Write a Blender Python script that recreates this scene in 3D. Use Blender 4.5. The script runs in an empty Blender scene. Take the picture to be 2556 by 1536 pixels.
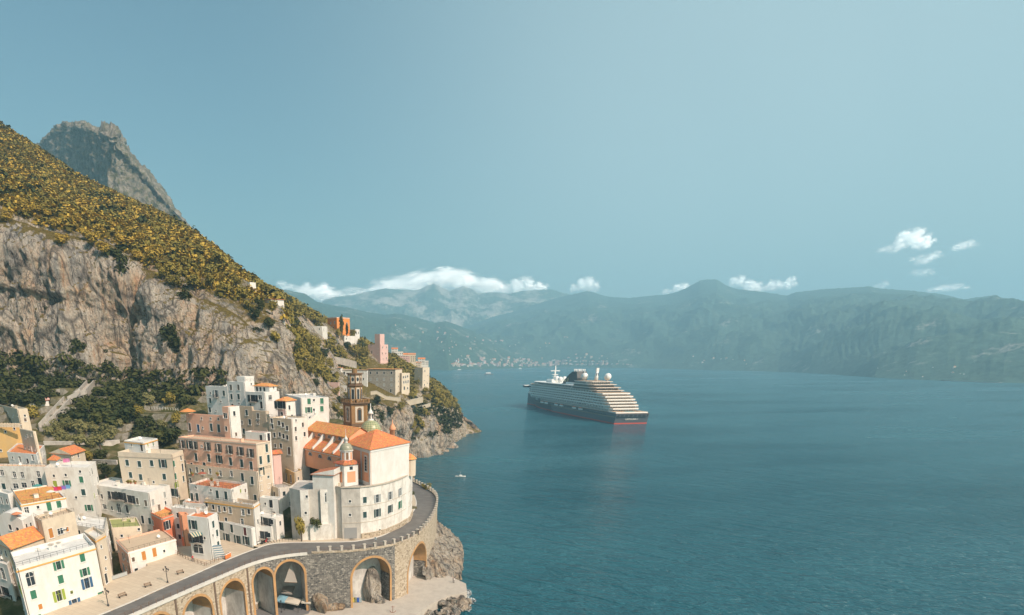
import bpy, math, random
import numpy as np
from mathutils import Vector, Matrix

# ------------------------------------------------------------------ camera
scene = bpy.context.scene
COL = scene.collection
F, PX, PY, H = 1500.0, 975.0, 1505.0, 67.0       # focal length and principal point in photo pixels, eye height in metres
PITCH = math.atan(0.41)
CP, SP = math.cos(PITCH), math.sin(PITCH)
cam_d = bpy.data.cameras.new('camera')
cam = bpy.data.objects.new('camera', cam_d); COL.objects.link(cam)
cam.location = (0, 0, H)
cam.rotation_euler = (math.pi / 2 - PITCH, 0, 0)
cam_d.sensor_width = 36.0
cam_d.lens = F / 2556 * 36
cam_d.shift_x = (1278 - PX) / 2556
cam_d.shift_y = (PY - 768) / 2556
cam_d.clip_start = 1.0
cam_d.clip_end = 60000
scene.camera = cam

# ------------------------------------------------------------------ sky and sun
SUN_EL, SUN_AZ = math.radians(41), math.radians(-42)      # azimuth from +X, negative = towards the viewer's side
sun_dir = Vector((math.cos(SUN_EL) * math.cos(SUN_AZ), math.cos(SUN_EL) * math.sin(SUN_AZ), math.sin(SUN_EL)))
world = bpy.data.worlds.new('World'); scene.world = world
world.use_nodes = True
nt = world.node_tree; nt.nodes.clear()
out = nt.nodes.new('ShaderNodeOutputWorld')
bg = nt.nodes.new('ShaderNodeBackground'); bg.inputs['Strength'].default_value = 0.098
sky = nt.nodes.new('ShaderNodeTexSky'); sky.sky_type = 'NISHITA'; sky.sun_disc = False
sky.sun_elevation = SUN_EL
sky.sun_rotation = math.atan2(sun_dir.x, sun_dir.y)
sky.air_density = 1.0; sky.dust_density = 3.0; sky.ozone_density = 1.0
tint = nt.nodes.new('ShaderNodeMix'); tint.data_type = 'RGBA'; tint.blend_type = 'MULTIPLY'
tint.inputs['Factor'].default_value = 1.0
tint.inputs['B'].default_value = (0.66, 0.87, 0.76, 1)
nt.links.new(sky.outputs[0], tint.inputs['A'])
# thin bright veil of high cloud spreading over the right of the bay, drawn out in long soft streaks
tcw = nt.nodes.new('ShaderNodeTexCoord')
dotn = nt.nodes.new('ShaderNodeVectorMath'); dotn.operation = 'DOT_PRODUCT'
vd = Vector((.78, .56, .26)).normalized(); dotn.inputs[1].default_value = vd
nt.links.new(tcw.outputs['Generated'], dotn.inputs[0])
mpw = nt.nodes.new('ShaderNodeMapping'); mpw.inputs['Rotation'].default_value = (0, math.radians(35), math.radians(30)); mpw.inputs['Scale'].default_value = (.7, 3.2, .7)
nt.links.new(tcw.outputs['Generated'], mpw.inputs['Vector'])
nz = nt.nodes.new('ShaderNodeTexNoise'); nz.inputs['Scale'].default_value = 1.3; nz.inputs['Detail'].default_value = 3; nz.inputs['Roughness'].default_value = .45
nt.links.new(mpw.outputs[0], nz.inputs['Vector'])
mr = nt.nodes.new('ShaderNodeMapRange'); mr.interpolation_type = 'SMOOTHERSTEP'; mr.inputs['From Min'].default_value = .35; mr.inputs['From Max'].default_value = 1.05; mr.inputs['To Max'].default_value = .66
nt.links.new(dotn.outputs['Value'], mr.inputs['Value'])
mr2 = nt.nodes.new('ShaderNodeMapRange'); mr2.inputs['From Min'].default_value = .25; mr2.inputs['From Max'].default_value = .75; mr2.inputs['To Min'].default_value = .82; mr2.inputs['To Max'].default_value = 1.12
nt.links.new(nz.outputs['Fac'], mr2.inputs['Value'])
vm = nt.nodes.new('ShaderNodeMath'); vm.operation = 'MULTIPLY'; vm.use_clamp = True
nt.links.new(mr.outputs[0], vm.inputs[0]); nt.links.new(mr2.outputs[0], vm.inputs[1])
veil = nt.nodes.new('ShaderNodeMix'); veil.data_type = 'RGBA'; veil.inputs['B'].default_value = (4.6, 5.9, 6.1, 1)
nt.links.new(vm.outputs[0], veil.inputs['Factor']); nt.links.new(tint.outputs['Result'], veil.inputs['A'])
nt.links.new(veil.outputs['Result'], bg.inputs['Color'])
nt.links.new(bg.outputs[0], out.inputs['Surface'])

sun_d = bpy.data.lights.new('sun', 'SUN'); sun_d.energy = 3.9; sun_d.angle = math.radians(0.5)
sun_d.color = (1.0, 0.765, 0.62)
sun = bpy.data.objects.new('sun', sun_d); COL.objects.link(sun)
sun.rotation_euler = sun_dir.to_track_quat('Z', 'Y').to_euler()
sun.location = (300, -200, 400)

scene.view_settings.view_transform = 'Standard'
scene.view_settings.look = 'None'
scene.view_settings.exposure = 0.55
scene.view_settings.gamma = 1.0
scene.view_settings.use_curve_mapping = False
cy = scene.cycles
cy.max_bounces = 5; cy.diffuse_bounces = 3; cy.glossy_bounces = 2; cy.transmission_bounces = 3
cy.transparent_max_bounces = 24; cy.volume_bounces = 1
cy.use_denoising = True
cy.caustics_reflective = False; cy.caustics_refractive = False

random.seed(7)
rng = np.random.default_rng(7)

# ------------------------------------------------------------------ projection helpers (photo pixels <-> metres)
def ray(px, py):
    u = (px - PX) / F; v = (py - PY) / F
    return Vector((u, CP - v * SP, -SP - v * CP))
def at_Y(px, py, Y):
    r = ray(px, py); return Vector((r.x * Y / r.y, Y, H + r.z * Y / r.y))
def at_Z(px, py, z):
    r = ray(px, py); t = (z - H) / r.z; return Vector((r.x * t, r.y * t, z))
def depth(p):
    return p[1] * CP - (p[2] - H) * SP
def proj(p):
    d = depth(p)
    return (PX + F * p[0] / d, PY + F * (-(p[1]) * SP - (p[2] - H) * CP) / d)
def mpp(p):                     # metres per photo pixel at p
    return depth(p) / F
REG = dict(R1=(0, 280, .26959), R2=(0, 660, .26959), R3=(560, 660, .26959), R4=(0, 960, .21026), R5=(400, 900, .21026),
           R6=(700, 900, .21026), S1=(0, 1180, .23992), S2=(400, 1150, .16849), S3=(400, 1340, .16194), S4=(720, 1180, .23988),
           S5=(1280, 900, .14575), S6=(660, 640, .34008), S7=(1400, 640, .46802), P=(0, 0, 1.0))
def zp(reg, x, y):
    a, b, s = REG[reg]; return (a + x * s, b + y * s)

# ------------------------------------------------------------------ noise
_perm = rng.permutation(256); _perm = np.concatenate([_perm, _perm, _perm])
_grad = rng.normal(size=(256, 3)); _grad /= np.linalg.norm(_grad, axis=1)[:, None]
def perlin(p):
    p = np.asarray(p, float); i = np.floor(p).astype(int); f = p - i; i &= 255
    w = f * f * f * (f * (f * 6 - 15) + 10)
    r = 0
    for dx in (0, 1):
        for dy in (0, 1):
            for dz in (0, 1):
                h = _perm[_perm[_perm[(i[..., 0] + dx) & 255] + ((i[..., 1] + dy) & 255)] + ((i[..., 2] + dz) & 255)]
                g = _grad[h]
                d = g[..., 0] * (f[..., 0] - dx) + g[..., 1] * (f[..., 1] - dy) + g[..., 2] * (f[..., 2] - dz)
                r = r + d * (w[..., 0] if dx else 1 - w[..., 0]) * (w[..., 1] if dy else 1 - w[..., 1]) * (w[..., 2] if dz else 1 - w[..., 2])
    return r
def fbm(p, oct=4, gain=.5, ridged=False):
    r = 0; a = 1.0; p = np.asarray(p, float)
    for o in range(oct):
        n = perlin(p * 2 ** o + 17.3 * o)
        r = r + a * ((1 - 2 * abs(n)) if ridged else n); a *= gain
    return r

# ------------------------------------------------------------------ materials
MATS = {}
def _nodes(name):
    m = bpy.data.materials.new(name); m.use_nodes = True
    n = m.node_tree.nodes; n.clear()
    o = n.new('ShaderNodeOutputMaterial'); b = n.new('ShaderNodeBsdfPrincipled')
    m.node_tree.links.new(b.outputs[0], o.inputs['Surface'])
    return m, m.node_tree, b
def _ramp(t, src, stops):
    r = t.nodes.new('ShaderNodeValToRGB')
    e = r.color_ramp.elements
    while len(e) < len(stops): e.new(.5)
    for el, (p, c) in zip(e, stops):
        el.position = p; el.color = (*c, 1) if len(c) == 3 else c
    t.links.new(src, r.inputs[0]); return r.outputs[0]
def _noise(t, vec, scale, detail=4, rough=.6, dist=0):
    n = t.nodes.new('ShaderNodeTexNoise'); n.inputs['Scale'].default_value = scale
    n.inputs['Detail'].default_value = detail; n.inputs['Roughness'].default_value = rough; n.inputs['Distortion'].default_value = dist
    t.links.new(vec, n.inputs['Vector']); return n.outputs['Fac']
def _map2(t, vec, rot, scale):
    return _map(t, _map(t, vec, (1, 1, 1), (0, 0, rot)), scale)
def _map(t, vec, scale=(1, 1, 1), rot=(0, 0, 0)):
    m = t.nodes.new('ShaderNodeMapping'); m.inputs['Scale'].default_value = scale; m.inputs['Rotation'].default_value = rot
    t.links.new(vec, m.inputs['Vector']); return m.outputs[0]
def _mix(t, fac, a, b, mode='MIX'):
    m = t.nodes.new('ShaderNodeMix'); m.data_type = 'RGBA'; m.blend_type = mode
    for sock, v in (('Factor', fac), ('A', a), ('B', b)):
        if hasattr(v, 'links'): t.links.new(v, m.inputs[sock])
        else: m.inputs[sock].default_value = v if sock == 'Factor' else (*v, 1)
    return m.outputs['Result']
def _math(t, op, a, b=None):
    m = t.nodes.new('ShaderNodeMath'); m.operation = op
    for i, v in enumerate((a, b)):
        if v is None: continue
        if hasattr(v, 'links'): t.links.new(v, m.inputs[i])
        else: m.inputs[i].default_value = v
    return m.outputs[0]
def _bump(t, b, h, strength=.5, dist=.1):
    n = t.nodes.new('ShaderNodeBump'); n.inputs['Strength'].default_value = strength; n.inputs['Distance'].default_value = dist
    t.links.new(h, n.inputs['Height']); t.links.new(n.outputs[0], b.inputs['Normal'])
def _pos(t):
    return t.nodes.new('ShaderNodeNewGeometry').outputs['Position']
def plain(name, c, rough=.6, metal=0, emit=None):
    if name in MATS: return MATS[name]
    m, t, b = _nodes(name)
    b.inputs['Base Color'].default_value = (*c, 1); b.inputs['Roughness'].default_value = rough; b.inputs['Metallic'].default_value = metal
    MATS[name] = m; return m
def stucco(name, c, stain=(.30, .26, .21), amt=.45, rough=.9):
    """painted plaster: patchy colour, rain streaks running down, fine relief"""
    if name in MATS: return MATS[name]
    m, t, b = _nodes(name); p = _pos(t)
    streak = _noise(t, _map(t, p, (.6, .6, .22)), 1.0, 6, .72, .4)
    patch = _noise(t, p, .33, 4, .65)
    fine = _noise(t, p, 6.0, 3, .6)
    f = _math(t, 'MULTIPLY', streak, patch)
    f = _ramp(t, f, [(.19, (0, 0, 0)), (.36, (1, 1, 1))])
    col = _mix(t, _math(t, 'MULTIPLY', f, min(1, amt * 1.35)), c, stain)
    spots = _noise(t, _map(t, p, (1, 1, .5)), 1.7, 5, .75)
    col = _mix(t, _ramp(t, spots, [(.58, (0, 0, 0)), (.72, (.55, .55, .55))]), col, stain)
    col = _mix(t, _ramp(t, patch, [(.35, (0, 0, 0)), (.7, (.35, .35, .35))]), col, tuple(min(1, x * 1.12) for x in c))
    b.inputs['Roughness'].default_value = rough
    t.links.new(col, b.inputs['Base Color'])
    _bump(t, b, fine, .25, .05)
    MATS[name] = m; return m
def tiles(name, c1, c2, rough=.85):
    """weathered clay: colour shifts from tile to tile"""
    if name in MATS: return MATS[name]
    m, t, b = _nodes(name); p = _pos(t)
    v = t.nodes.new('ShaderNodeTexVoronoi'); v.inputs['Scale'].default_value = 2.6; t.links.new(p, v.inputs['Vector'])
    n = _noise(t, p, .6, 5, .65)
    col = _mix(t, _ramp(t, n, [(.3, (0, 0, 0)), (.7, (1, 1, 1))]), c1, c2)
    col = _mix(t, .34, col, v.outputs['Color'], 'OVERLAY')
    col = _mix(t, _ramp(t, _noise(t, p, 2.1, 4, .7), [(.48, (0, 0, 0)), (.74, (.7, .7, .7))]), col, (.22, .12, .07))
    b.inputs['Roughness'].default_value = rough
    t.links.new(col, b.inputs['Base Color'])
    _bump(t, b, v.outputs['Distance'], .5, .08)
    MATS[name] = m; return m
def masonry(name, cols, mortar, scale=1.2, rough=.95):
    """rubble stone: irregular stones of mixed tone in mortar"""
    if name in MATS: return MATS[name]
    m, t, b = _nodes(name); p = _pos(t)
    pm = _map(t, p, (1, 1, 1.5))
    v = t.nodes.new('ShaderNodeTexVoronoi'); v.inputs['Scale'].default_value = scale; t.links.new(pm, v.inputs['Vector'])
    ve = t.nodes.new('ShaderNodeTexVoronoi'); ve.feature = 'DISTANCE_TO_EDGE'; ve.inputs['Scale'].default_value = scale; t.links.new(pm, ve.inputs['Vector'])
    sep = t.nodes.new('ShaderNodeSeparateColor'); t.links.new(v.outputs['Color'], sep.inputs[0])
    col = _ramp(t, sep.outputs[0], [(i / (len(cols) - 1), c) for i, c in enumerate(cols)])
    edge = _ramp(t, ve.outputs['Distance'], [(.02, (1, 1, 1)), (.12, (0, 0, 0))])
    col = _mix(t, edge, col, mortar)
    n = _noise(t, p, .18, 4, .6)
    col = _mix(t, _ramp(t, n, [(.4, (0, 0, 0)), (.75, (.55, .55, .55))]), col, mortar)
    b.inputs['Roughness'].default_value = rough
    t.links.new(col, b.inputs['Base Color'])
    _bump(t, b, ve.outputs['Distance'], .8, .2)
    MATS[name] = m; return m
def leafy(name, c1, c2, rough=.75):
    if name in MATS: return MATS[name]
    m, t, b = _nodes(name); p = _pos(t)
    n = _noise(t, p, .22, 4, .7)
    oi = t.nodes.new('ShaderNodeObjectInfo')
    fac = _math(t, 'ADD', _math(t, 'MULTIPLY', oi.outputs['Random'], .45), _math(t, 'MULTIPLY', n, .8))
    col = _mix(t, _ramp(t, fac, [(.25, (0, 0, 0)), (.85, (1, 1, 1))]), c1, c2)
    b.inputs['Roughness'].default_value = rough
    b.inputs['Specular IOR Level'].default_value = .2
    t.links.new(col, b.inputs['Base Color'])
    MATS[name] = m; return m

# ------------------------------------------------------------------ mesh helpers
class MB:
    """collects quads, boxes, tubes and lathes into one mesh"""
    def __init__(s): s.v = []; s.f = []; s.m = []; s.smooth = []
    def quad(s, a, b, c, d, mi=0, sm=False):
        n = len(s.v); s.v += [tuple(a), tuple(b), tuple(c), tuple(d)]; s.f.append((n, n + 1, n + 2, n + 3)); s.m.append(mi); s.smooth.append(sm)
    def tri(s, a, b, c, mi=0):
        n = len(s.v); s.v += [tuple(a), tuple(b), tuple(c)]; s.f.append((n, n + 1, n + 2)); s.m.append(mi); s.smooth.append(False)
    def box(s, o, ex, ey, ez, mi=0):
        """box from corner o spanned by three edge vectors"""
        o, ex, ey, ez = Vector(o), Vector(ex), Vector(ey), Vector(ez)
        c = [o, o + ex, o + ex + ey, o + ey]; c += [p + ez for p in c]
        n = len(s.v); s.v += [tuple(p) for p in c]
        fl = ex.cross(ey).dot(ez) < 0
        for f in ((0, 3, 2, 1), (4, 5, 6, 7), (0, 1, 5, 4), (1, 2, 6, 5), (2, 3, 7, 6), (3, 0, 4, 7)):
            f = tuple(n + i for i in f); s.f.append(f[::-1] if fl else f); s.m.append(mi); s.smooth.append(False)
    def bx(s, x0, x1, y0, y1, z0, z1, mi=0):
        s.box((x0, y0, z0), (x1 - x0, 0, 0), (0, y1 - y0, 0), (0, 0, z1 - z0), mi)
    def tube(s, pts, r, n=6, mi=0, cap=True):
        pts = [Vector(p) for p in pts]
        rr = r if isinstance(r, (list, tuple)) else [r] * len(pts)
        rings = []
        for i, p in enumerate(pts):
            d = (pts[min(i + 1, len(pts) - 1)] - pts[max(i - 1, 0)]).normalized()
            a = d.cross(Vector((0, 0, 1)) if abs(d.z) < .95 else Vector((1, 0, 0))).normalized(); b = d.cross(a)
            base = len(s.v)
            for k in range(n):
                t = 2 * math.pi * k / n
                s.v.append(tuple(p + (a * math.cos(t) + b * math.sin(t)) * rr[i]))
            rings.append(base)
        for i in range(len(rings) - 1):
            for k in range(n):
                k2 = (k + 1) % n
                s.f.append((rings[i] + k, rings[i + 1] + k, rings[i + 1] + k2, rings[i] + k2)); s.m.append(mi); s.smooth.append(True)
        if cap:
            s.f.append(tuple(rings[0] + k for k in range(n))); s.m.append(mi); s.smooth.append(False)
            s.f.append(tuple(rings[-1] + k for k in reversed(range(n)))); s.m.append(mi); s.smooth.append(False)
    def lathe(s, c, prof, n=24, mi=0, a0=0, sm=True):
        """profile [(radius, z), ...] from the bottom up, turned round the vertical through c"""
        c = Vector(c); rings = []
        for r, z in prof:
            base = len(s.v)
            for k in range(n):
                t = a0 + 2 * math.pi * k / n
                s.v.append((c.x + r * math.cos(t), c.y + r * math.sin(t), c.z + z))
            rings.append(base)
        for i in range(len(rings) - 1):
            for k in range(n):
                k2 = (k + 1) % n
                s.f.append((rings[i] + k, rings[i] + k2, rings[i + 1] + k2, rings[i + 1] + k)); s.m.append(mi); s.smooth.append(sm)
        s.f.append(tuple(rings[-1] + k for k in range(n))); s.m.append(mi); s.smooth.append(False)
    def prism(s, poly, z0, z1, mi=0, top=None):
        """poly counter-clockwise in plan"""
        n = len(s.v); k = len(poly)
        s.v += [(p[0], p[1], z0) for p in poly] + [(p[0], p[1], z1) for p in poly]
        for i in range(k):
            j = (i + 1) % k
            s.f.append((n + i, n + j, n + k + j, n + k + i)); s.m.append(mi); s.smooth.append(False)
        s.f.append(tuple(n + k + i for i in range(k))); s.m.append(mi if top is None else top); s.smooth.append(False)
        s.f.append(tuple(n + i for i in reversed(range(k)))); s.m.append(mi); s.smooth.append(False)
    def build(s, name, mats, parent=None, loc=None):
        me = bpy.data.meshes.new(name); me.from_pydata(s.v, [], s.f)
        for m in (mats if isinstance(mats, (list, tuple)) else [mats]): me.materials.append(m)
        me.polygons.foreach_set('material_index', s.m); me.polygons.foreach_set('use_smooth', s.smooth)
        me.update()
        o = bpy.data.objects.new(name, me); COL.objects.link(o)
        if parent is not None: o.parent = parent
        if loc is not None: o.location = loc
        return o
def tag(o, label=None, cat=None, group=None, kind=None):
    if label: o['label'] = label
    if cat: o['category'] = cat
    if group: o['group'] = group
    if kind: o['kind'] = kind
    return o
def empty(name, loc, label, cat, group=None, rz=0):
    """a thing's root: parts under it keep world coordinates through the inverse matrix"""
    o = bpy.data.objects.new(name, None); COL.objects.link(o)
    o.location = loc; o.rotation_euler = (0, 0, rz)
    o.empty_display_size = .5
    tag(o, label, cat, group)
    return o
def under(o, root):
    """parent o, built in world coordinates, below root"""
    o.parent = root
    m = Matrix.Translation(root.location) @ Matrix.Rotation(root.rotation_euler.z, 4, 'Z')
    o.matrix_parent_inverse = m.inverted(); return o
def np_mesh(name, verts, faces, mats, parent=None, smooth=True, mi=None):
    me = bpy.data.meshes.new(name)
    verts = np.asarray(verts, np.float32); faces = np.asarray(faces, np.int32)
    me.vertices.add(len(verts)); me.vertices.foreach_set('co', verts.ravel())
    k = faces.shape[1]
    me.loops.add(faces.size); me.loops.foreach_set('vertex_index', faces.ravel())
    me.polygons.add(len(faces)); me.polygons.foreach_set('loop_start', np.arange(0, faces.size, k, dtype=np.int32))
    me.polygons.foreach_set('use_smooth', np.full(len(faces), smooth))
    for m in (mats if isinstance(mats, (list, tuple)) else [mats]): me.materials.append(m)
    if mi is not None: me.polygons.foreach_set('material_index', np.asarray(mi, np.int32))
    me.update(calc_edges=True); me.validate()
    o = bpy.data.objects.new(name, me); COL.objects.link(o)
    if parent is not None: o.parent = parent
    return o
def grid_faces(nr, nc):
    i = np.arange(nr * nc).reshape(nr, nc)
    return np.stack([i[:-1, :-1], i[:-1, 1:], i[1:, 1:], i[1:, :-1]], -1).reshape(-1, 4)
def catmull(P, n):
    """resample control points P (k, ..., 3) along axis 0 to n points"""
    P = np.asarray(P, float); k = len(P)
    t = np.linspace(0, k - 1, n); i = np.clip(np.floor(t).astype(int), 0, k - 2); f = (t - i)
    f = f.reshape((-1,) + (1,) * (P.ndim - 1))
    p1 = P[i]; p2 = P[i + 1]; p0 = P[np.clip(i - 1, 0, k - 1)]; p3 = P[np.clip(i + 2, 0, k - 1)]
    return .5 * (2 * p1 + (p2 - p0) * f + (2 * p0 - 5 * p1 + 4 * p2 - p3) * f ** 2 + (3 * p1 - p0 - 3 * p2 + p3) * f ** 3)
def grid_normals(G):
    du = np.gradient(G, axis=0); dv = np.gradient(G, axis=1)
    n = np.cross(dv, du); n /= np.linalg.norm(n, axis=-1)[..., None] + 1e-9
    return n

# ================================================================== the setting
# ---- sea
def mat_sea():
    m, t, b = _nodes('sea_water'); p = _pos(t)
    swell = _noise(t, _map2(t, p, math.radians(33), (.035, .17, 1)), 1.0, 3, .55, .6)
    swell2 = _noise(t, _map2(t, p, math.radians(24), (.09, .34, 1)), 1.0, 3, .6, .4)
    chop = _noise(t, _map2(t, p, math.radians(40), (.45, 1.0, 1)), 1.0, 4, .6)
    big = _noise(t, _map2(t, p, math.radians(-12), (.0022, .007, 1)), 1.0, 4, .6)
    h = _math(t, 'ADD', _math(t, 'MULTIPLY', swell, 1.7), _math(t, 'ADD', _math(t, 'MULTIPLY', swell2, 1.1), _math(t, 'MULTIPLY', chop, .5)))
    col = _mix(t, _ramp(t, big, [(.3, (0, 0, 0)), (.7, (1, 1, 1))]), (.010, .090, .128), (.030, .150, .190))
    t.links.new(col, b.inputs['Base Color'])
    t.links.new(_ramp(t, big, [(.35, (.10, .10, .10)), (.65, (.30, .30, .30))]), b.inputs['Roughness']); b.inputs['IOR'].default_value = 1.33
    b.inputs['Specular IOR Level'].default_value = .5
    _bump(t, b, h, 1.0, 2.6)
    return m
o = MB()
o.quad((-3400, -300, 0), (9200, -300, 0), (9200, 8300, 0), (-3400, 8300, 0))
tag(o.build('sea', mat_sea()), kind='structure')

# ---- rock and hillside materials
def mat_cliff(name='limestone_cliff', grass=True):
    m, t, b = _nodes(name); p = _pos(t)
    n_v = _noise(t, _map(t, p, (.14, .14, .022)), 1.0, 6, .72, .5)
    n_p = _noise(t, p, .045, 5, .6)
    n_f = _noise(t, _map(t, p, (.9, .9, .35)), 1.0, 6, .75, .3)
    vor = t.nodes.new('ShaderNodeTexVoronoi'); vor.feature = 'DISTANCE_TO_EDGE'; vor.inputs['Scale'].default_value = .11
    t.links.new(_map(t, p, (1, 1, .3)), vor.inputs['Vector'])
    col = _ramp(t, n_v, [(.27, (.20, .195, .19)), (.37, (.44, .415, .385)), (.47, (.63, .55, .46)), (.60, (.74, .655, .555)), (.75, (.80, .74, .66))])
    warm = _ramp(t, n_p, [(.42, (0, 0, 0)), (.62, (.95, .95, .95))])
    col = _mix(t, _math(t, 'MULTIPLY', warm, _ramp(t, n_v, [(.45, (0, 0, 0)), (.6, (.75, .75, .75))])), col, (.70, .40, .18))
    col = _mix(t, _ramp(t, vor.outputs['Distance'], [(.0, (.75, .75, .75)), (.06, (0, 0, 0))]), col, (.09, .085, .085))
    col = _mix(t, .55, col, _ramp(t, n_f, [(.30, (.10, .10, .10)), (.5, (.5, .5, .5)), (.70, (.86, .86, .86))]), 'OVERLAY')
    for sc_, wd, am in (((.10, .10, .022), .016, .8), ((.22, .22, .07), .014, .65), ((.05, .05, .09), .010, .5)):
        nk = _noise(t, _map(t, p, sc_), 1.0, 4, .6, .8)
        col = _mix(t, _ramp(t, _math(t, 'ABSOLUTE', _math(t, 'SUBTRACT', nk, .5)), [(0, (am, am, am)), (wd, (0, 0, 0))]), col, (.085, .08, .08))
    # grass and scrub wherever the ground is flat enough to hold soil
    g = t.nodes.new('ShaderNodeNewGeometry'); s = t.nodes.new('ShaderNodeSeparateXYZ'); t.links.new(g.outputs['True Normal'], s.inputs[0])
    up = _math(t, 'ADD', s.outputs['Z'], _math(t, 'MULTIPLY', _math(t, 'SUBTRACT', n_f, .5), .5))
    soil = _ramp(t, up, [(.70, (0, 0, 0)), (.82, (1, 1, 1))])
    gcol = _mix(t, _ramp(t, n_f, [(.35, (0, 0, 0)), (.65, (1, 1, 1))]), (.13, .105, .022), (.32, .235, .07))
    if grass: col = _mix(t, soil, col, gcol)
    b.inputs['Roughness'].default_value = .95; b.inputs['Specular IOR Level'].default_value = .15
    t.links.new(col, b.inputs['Base Color'])
    h = _math(t, 'ADD', _math(t, 'MULTIPLY', n_f, 1.0), _math(t, 'MULTIPLY', n_v, 1.6))
    _bump(t, b, h, 1.0, 3.2)
    return m
M_CLIFF = mat_cliff(); M_BARE = mat_cliff('bare_shore_rock', False)

# control grid of the near hillside: columns across, each from the foot to behind the skyline, (photo x, photo y, distance)
HILL = [
    [(-320, 1010, 300), (-320, 950, 300), (-320, 720, 306), (-320, 470, 322), (-320, 330, 430), (-320, 190, 590), (-320, 215, 740)],
    [(-110, 1010, 300), (-110, 952, 300), (-110, 730, 305), (-110, 485, 320), (-90, 395, 440), (-70, 285, 575), (-60, 300, 700)],
    [(0, 1010, 300), (0, 950, 300), (0, 740, 303), (0, 503, 318), (10, 425, 440), (20, 332, 565), (30, 350, 690)],
    [(80, 1010, 298), (80, 955, 298), (80, 750, 302), (80, 535, 316), (85, 460, 430), (95, 380, 555), (105, 400, 680)],
    [(180, 1010, 296), (180, 960, 295), (180, 770, 299), (180, 566, 314), (185, 515, 410), (200, 450, 540), (210, 470, 670)],
    [(275, 1015, 298), (275, 968, 294), (275, 790, 300), (275, 592, 314), (285, 552, 395), (300, 498, 515), (310, 520, 650)],
    [(350, 1030, 305), (350, 985, 303), (350, 800, 303), (345, 640, 310), (345, 578, 380), (365, 527, 490), (375, 550, 630)],
    [(420, 1030, 288), (420, 985, 286), (420, 815, 291), (415, 675, 304), (410, 600, 365), (425, 556, 465), (435, 580, 610)],
    [(510, 1030, 278), (510, 985, 276), (510, 835, 282), (500, 715, 298), (490, 640, 345), (480, 590, 435), (492, 615, 590)],
    [(600, 1030, 274), (600, 980, 270), (600, 850, 276), (592, 752, 292), (572, 690, 330), (540, 634, 405), (555, 660, 580)],
    [(655, 1040, 276), (660, 985, 270), (655, 880, 276), (645, 800, 292), (640, 745, 330), (605, 690, 400), (622, 715, 580)],
    [(675, 1048, 300), (680, 990, 298), (672, 890, 306), (660, 815, 318), (655, 758, 350), (625, 702, 418), (645, 728, 588)],
    [(720, 1060, 308), (712, 1000, 311), (690, 910, 322), (680, 840, 345), (680, 785, 385), (655, 722, 450), (675, 748, 600)],
    [(780, 1060, 330), (772, 1010, 335), (752, 930, 355), (740, 870, 385), (735, 815, 425), (705, 745, 485), (725, 770, 640)],
    [(840, 1080, 362), (830, 1020, 366), (815, 955, 388), (800, 900, 425), (795, 840, 470), (765, 778, 520), (785, 800, 660)],
    [(900, 1130, 405), (892, 1040, 405), (880, 985, 418), (862, 930, 460), (855, 880, 495), (835, 822, 535), (850, 840, 680)],
    [(955, 1160, 432), (950, 1080, 430), (945, 1000, 436), (930, 940, 478), (925, 905, 510), (905, 858, 545), (920, 872, 690)],
    [(1000, 1165, 445), (1000, 1090, 443), (998, 1000, 450), (990, 948, 490), (985, 925, 520), (970, 892, 555), (985, 900, 700)],
    [(1040, 1160, 448), (1042, 1090, 449), (1045, 1015, 460), (1040, 970, 490), (1035, 942, 530), (1030, 925, 570), (1040, 935, 700)],
    [(1066, 1155, 458), (1070, 1085, 466), (1075, 1020, 490), (1075, 982, 520), (1072, 960, 552), (1070, 948, 580), (1080, 955, 700)],
    [(1095, 1130, 500), (1100, 1070, 520), (1105, 1025, 545), (1108, 1000, 560), (1104, 985, 580), (1100, 976, 600), (1105, 985, 700)],
    [(1135, 1110, 560), (1138, 1075, 570), (1138, 1050, 580), (1136, 1035, 590), (1132, 1025, 600), (1128, 1022, 610), (1130, 1040, 690)],
    [(1175, 1110, 575), (1175, 1082, 585), (1172, 1070, 592), (1168, 1062, 600), (1165, 1058, 605), (1162, 1060, 612), (1160, 1090, 680)],
    [(1215, 1110, 585), (1212, 1090, 592), (1208, 1086, 598), (1204, 1084, 604), (1200, 1085, 608), (1196, 1090, 614), (1190, 1110, 660)],
]
def loft(ctrl, nc, nr):
    P = np.array([[tuple(at_Y(*c)) for c in col] for col in ctrl])      # (cols, rows, 3)
    G = catmull(P, nc)
    G = np.swapaxes(catmull(np.swapaxes(G, 0, 1), nr), 0, 1)            # (nc, nr, 3)
    return G
G = loft(HILL, 560, 240)
N0 = grid_normals(G)
N0[N0[..., 1] > .35] *= 1
steep = np.clip(1.15 - abs(N0[..., 2]) * 1.5, 0.12, 1)
Q = G * np.array([1, 1, .28])
fl = fbm(Q / 26.0, 4, .55, True)
md = fbm(G * np.array([1, 1, .6]) / 8.0, 4, .55)
fine = fbm(G / 2.6, 3, .5, True)
disp = steep * (fl * 4.6 + md * 4.2 + fine * 1.35 + fbm(G * np.array([1, 1, .8]) / 13. + 31, 4, .55, True) * 2.0)
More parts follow.
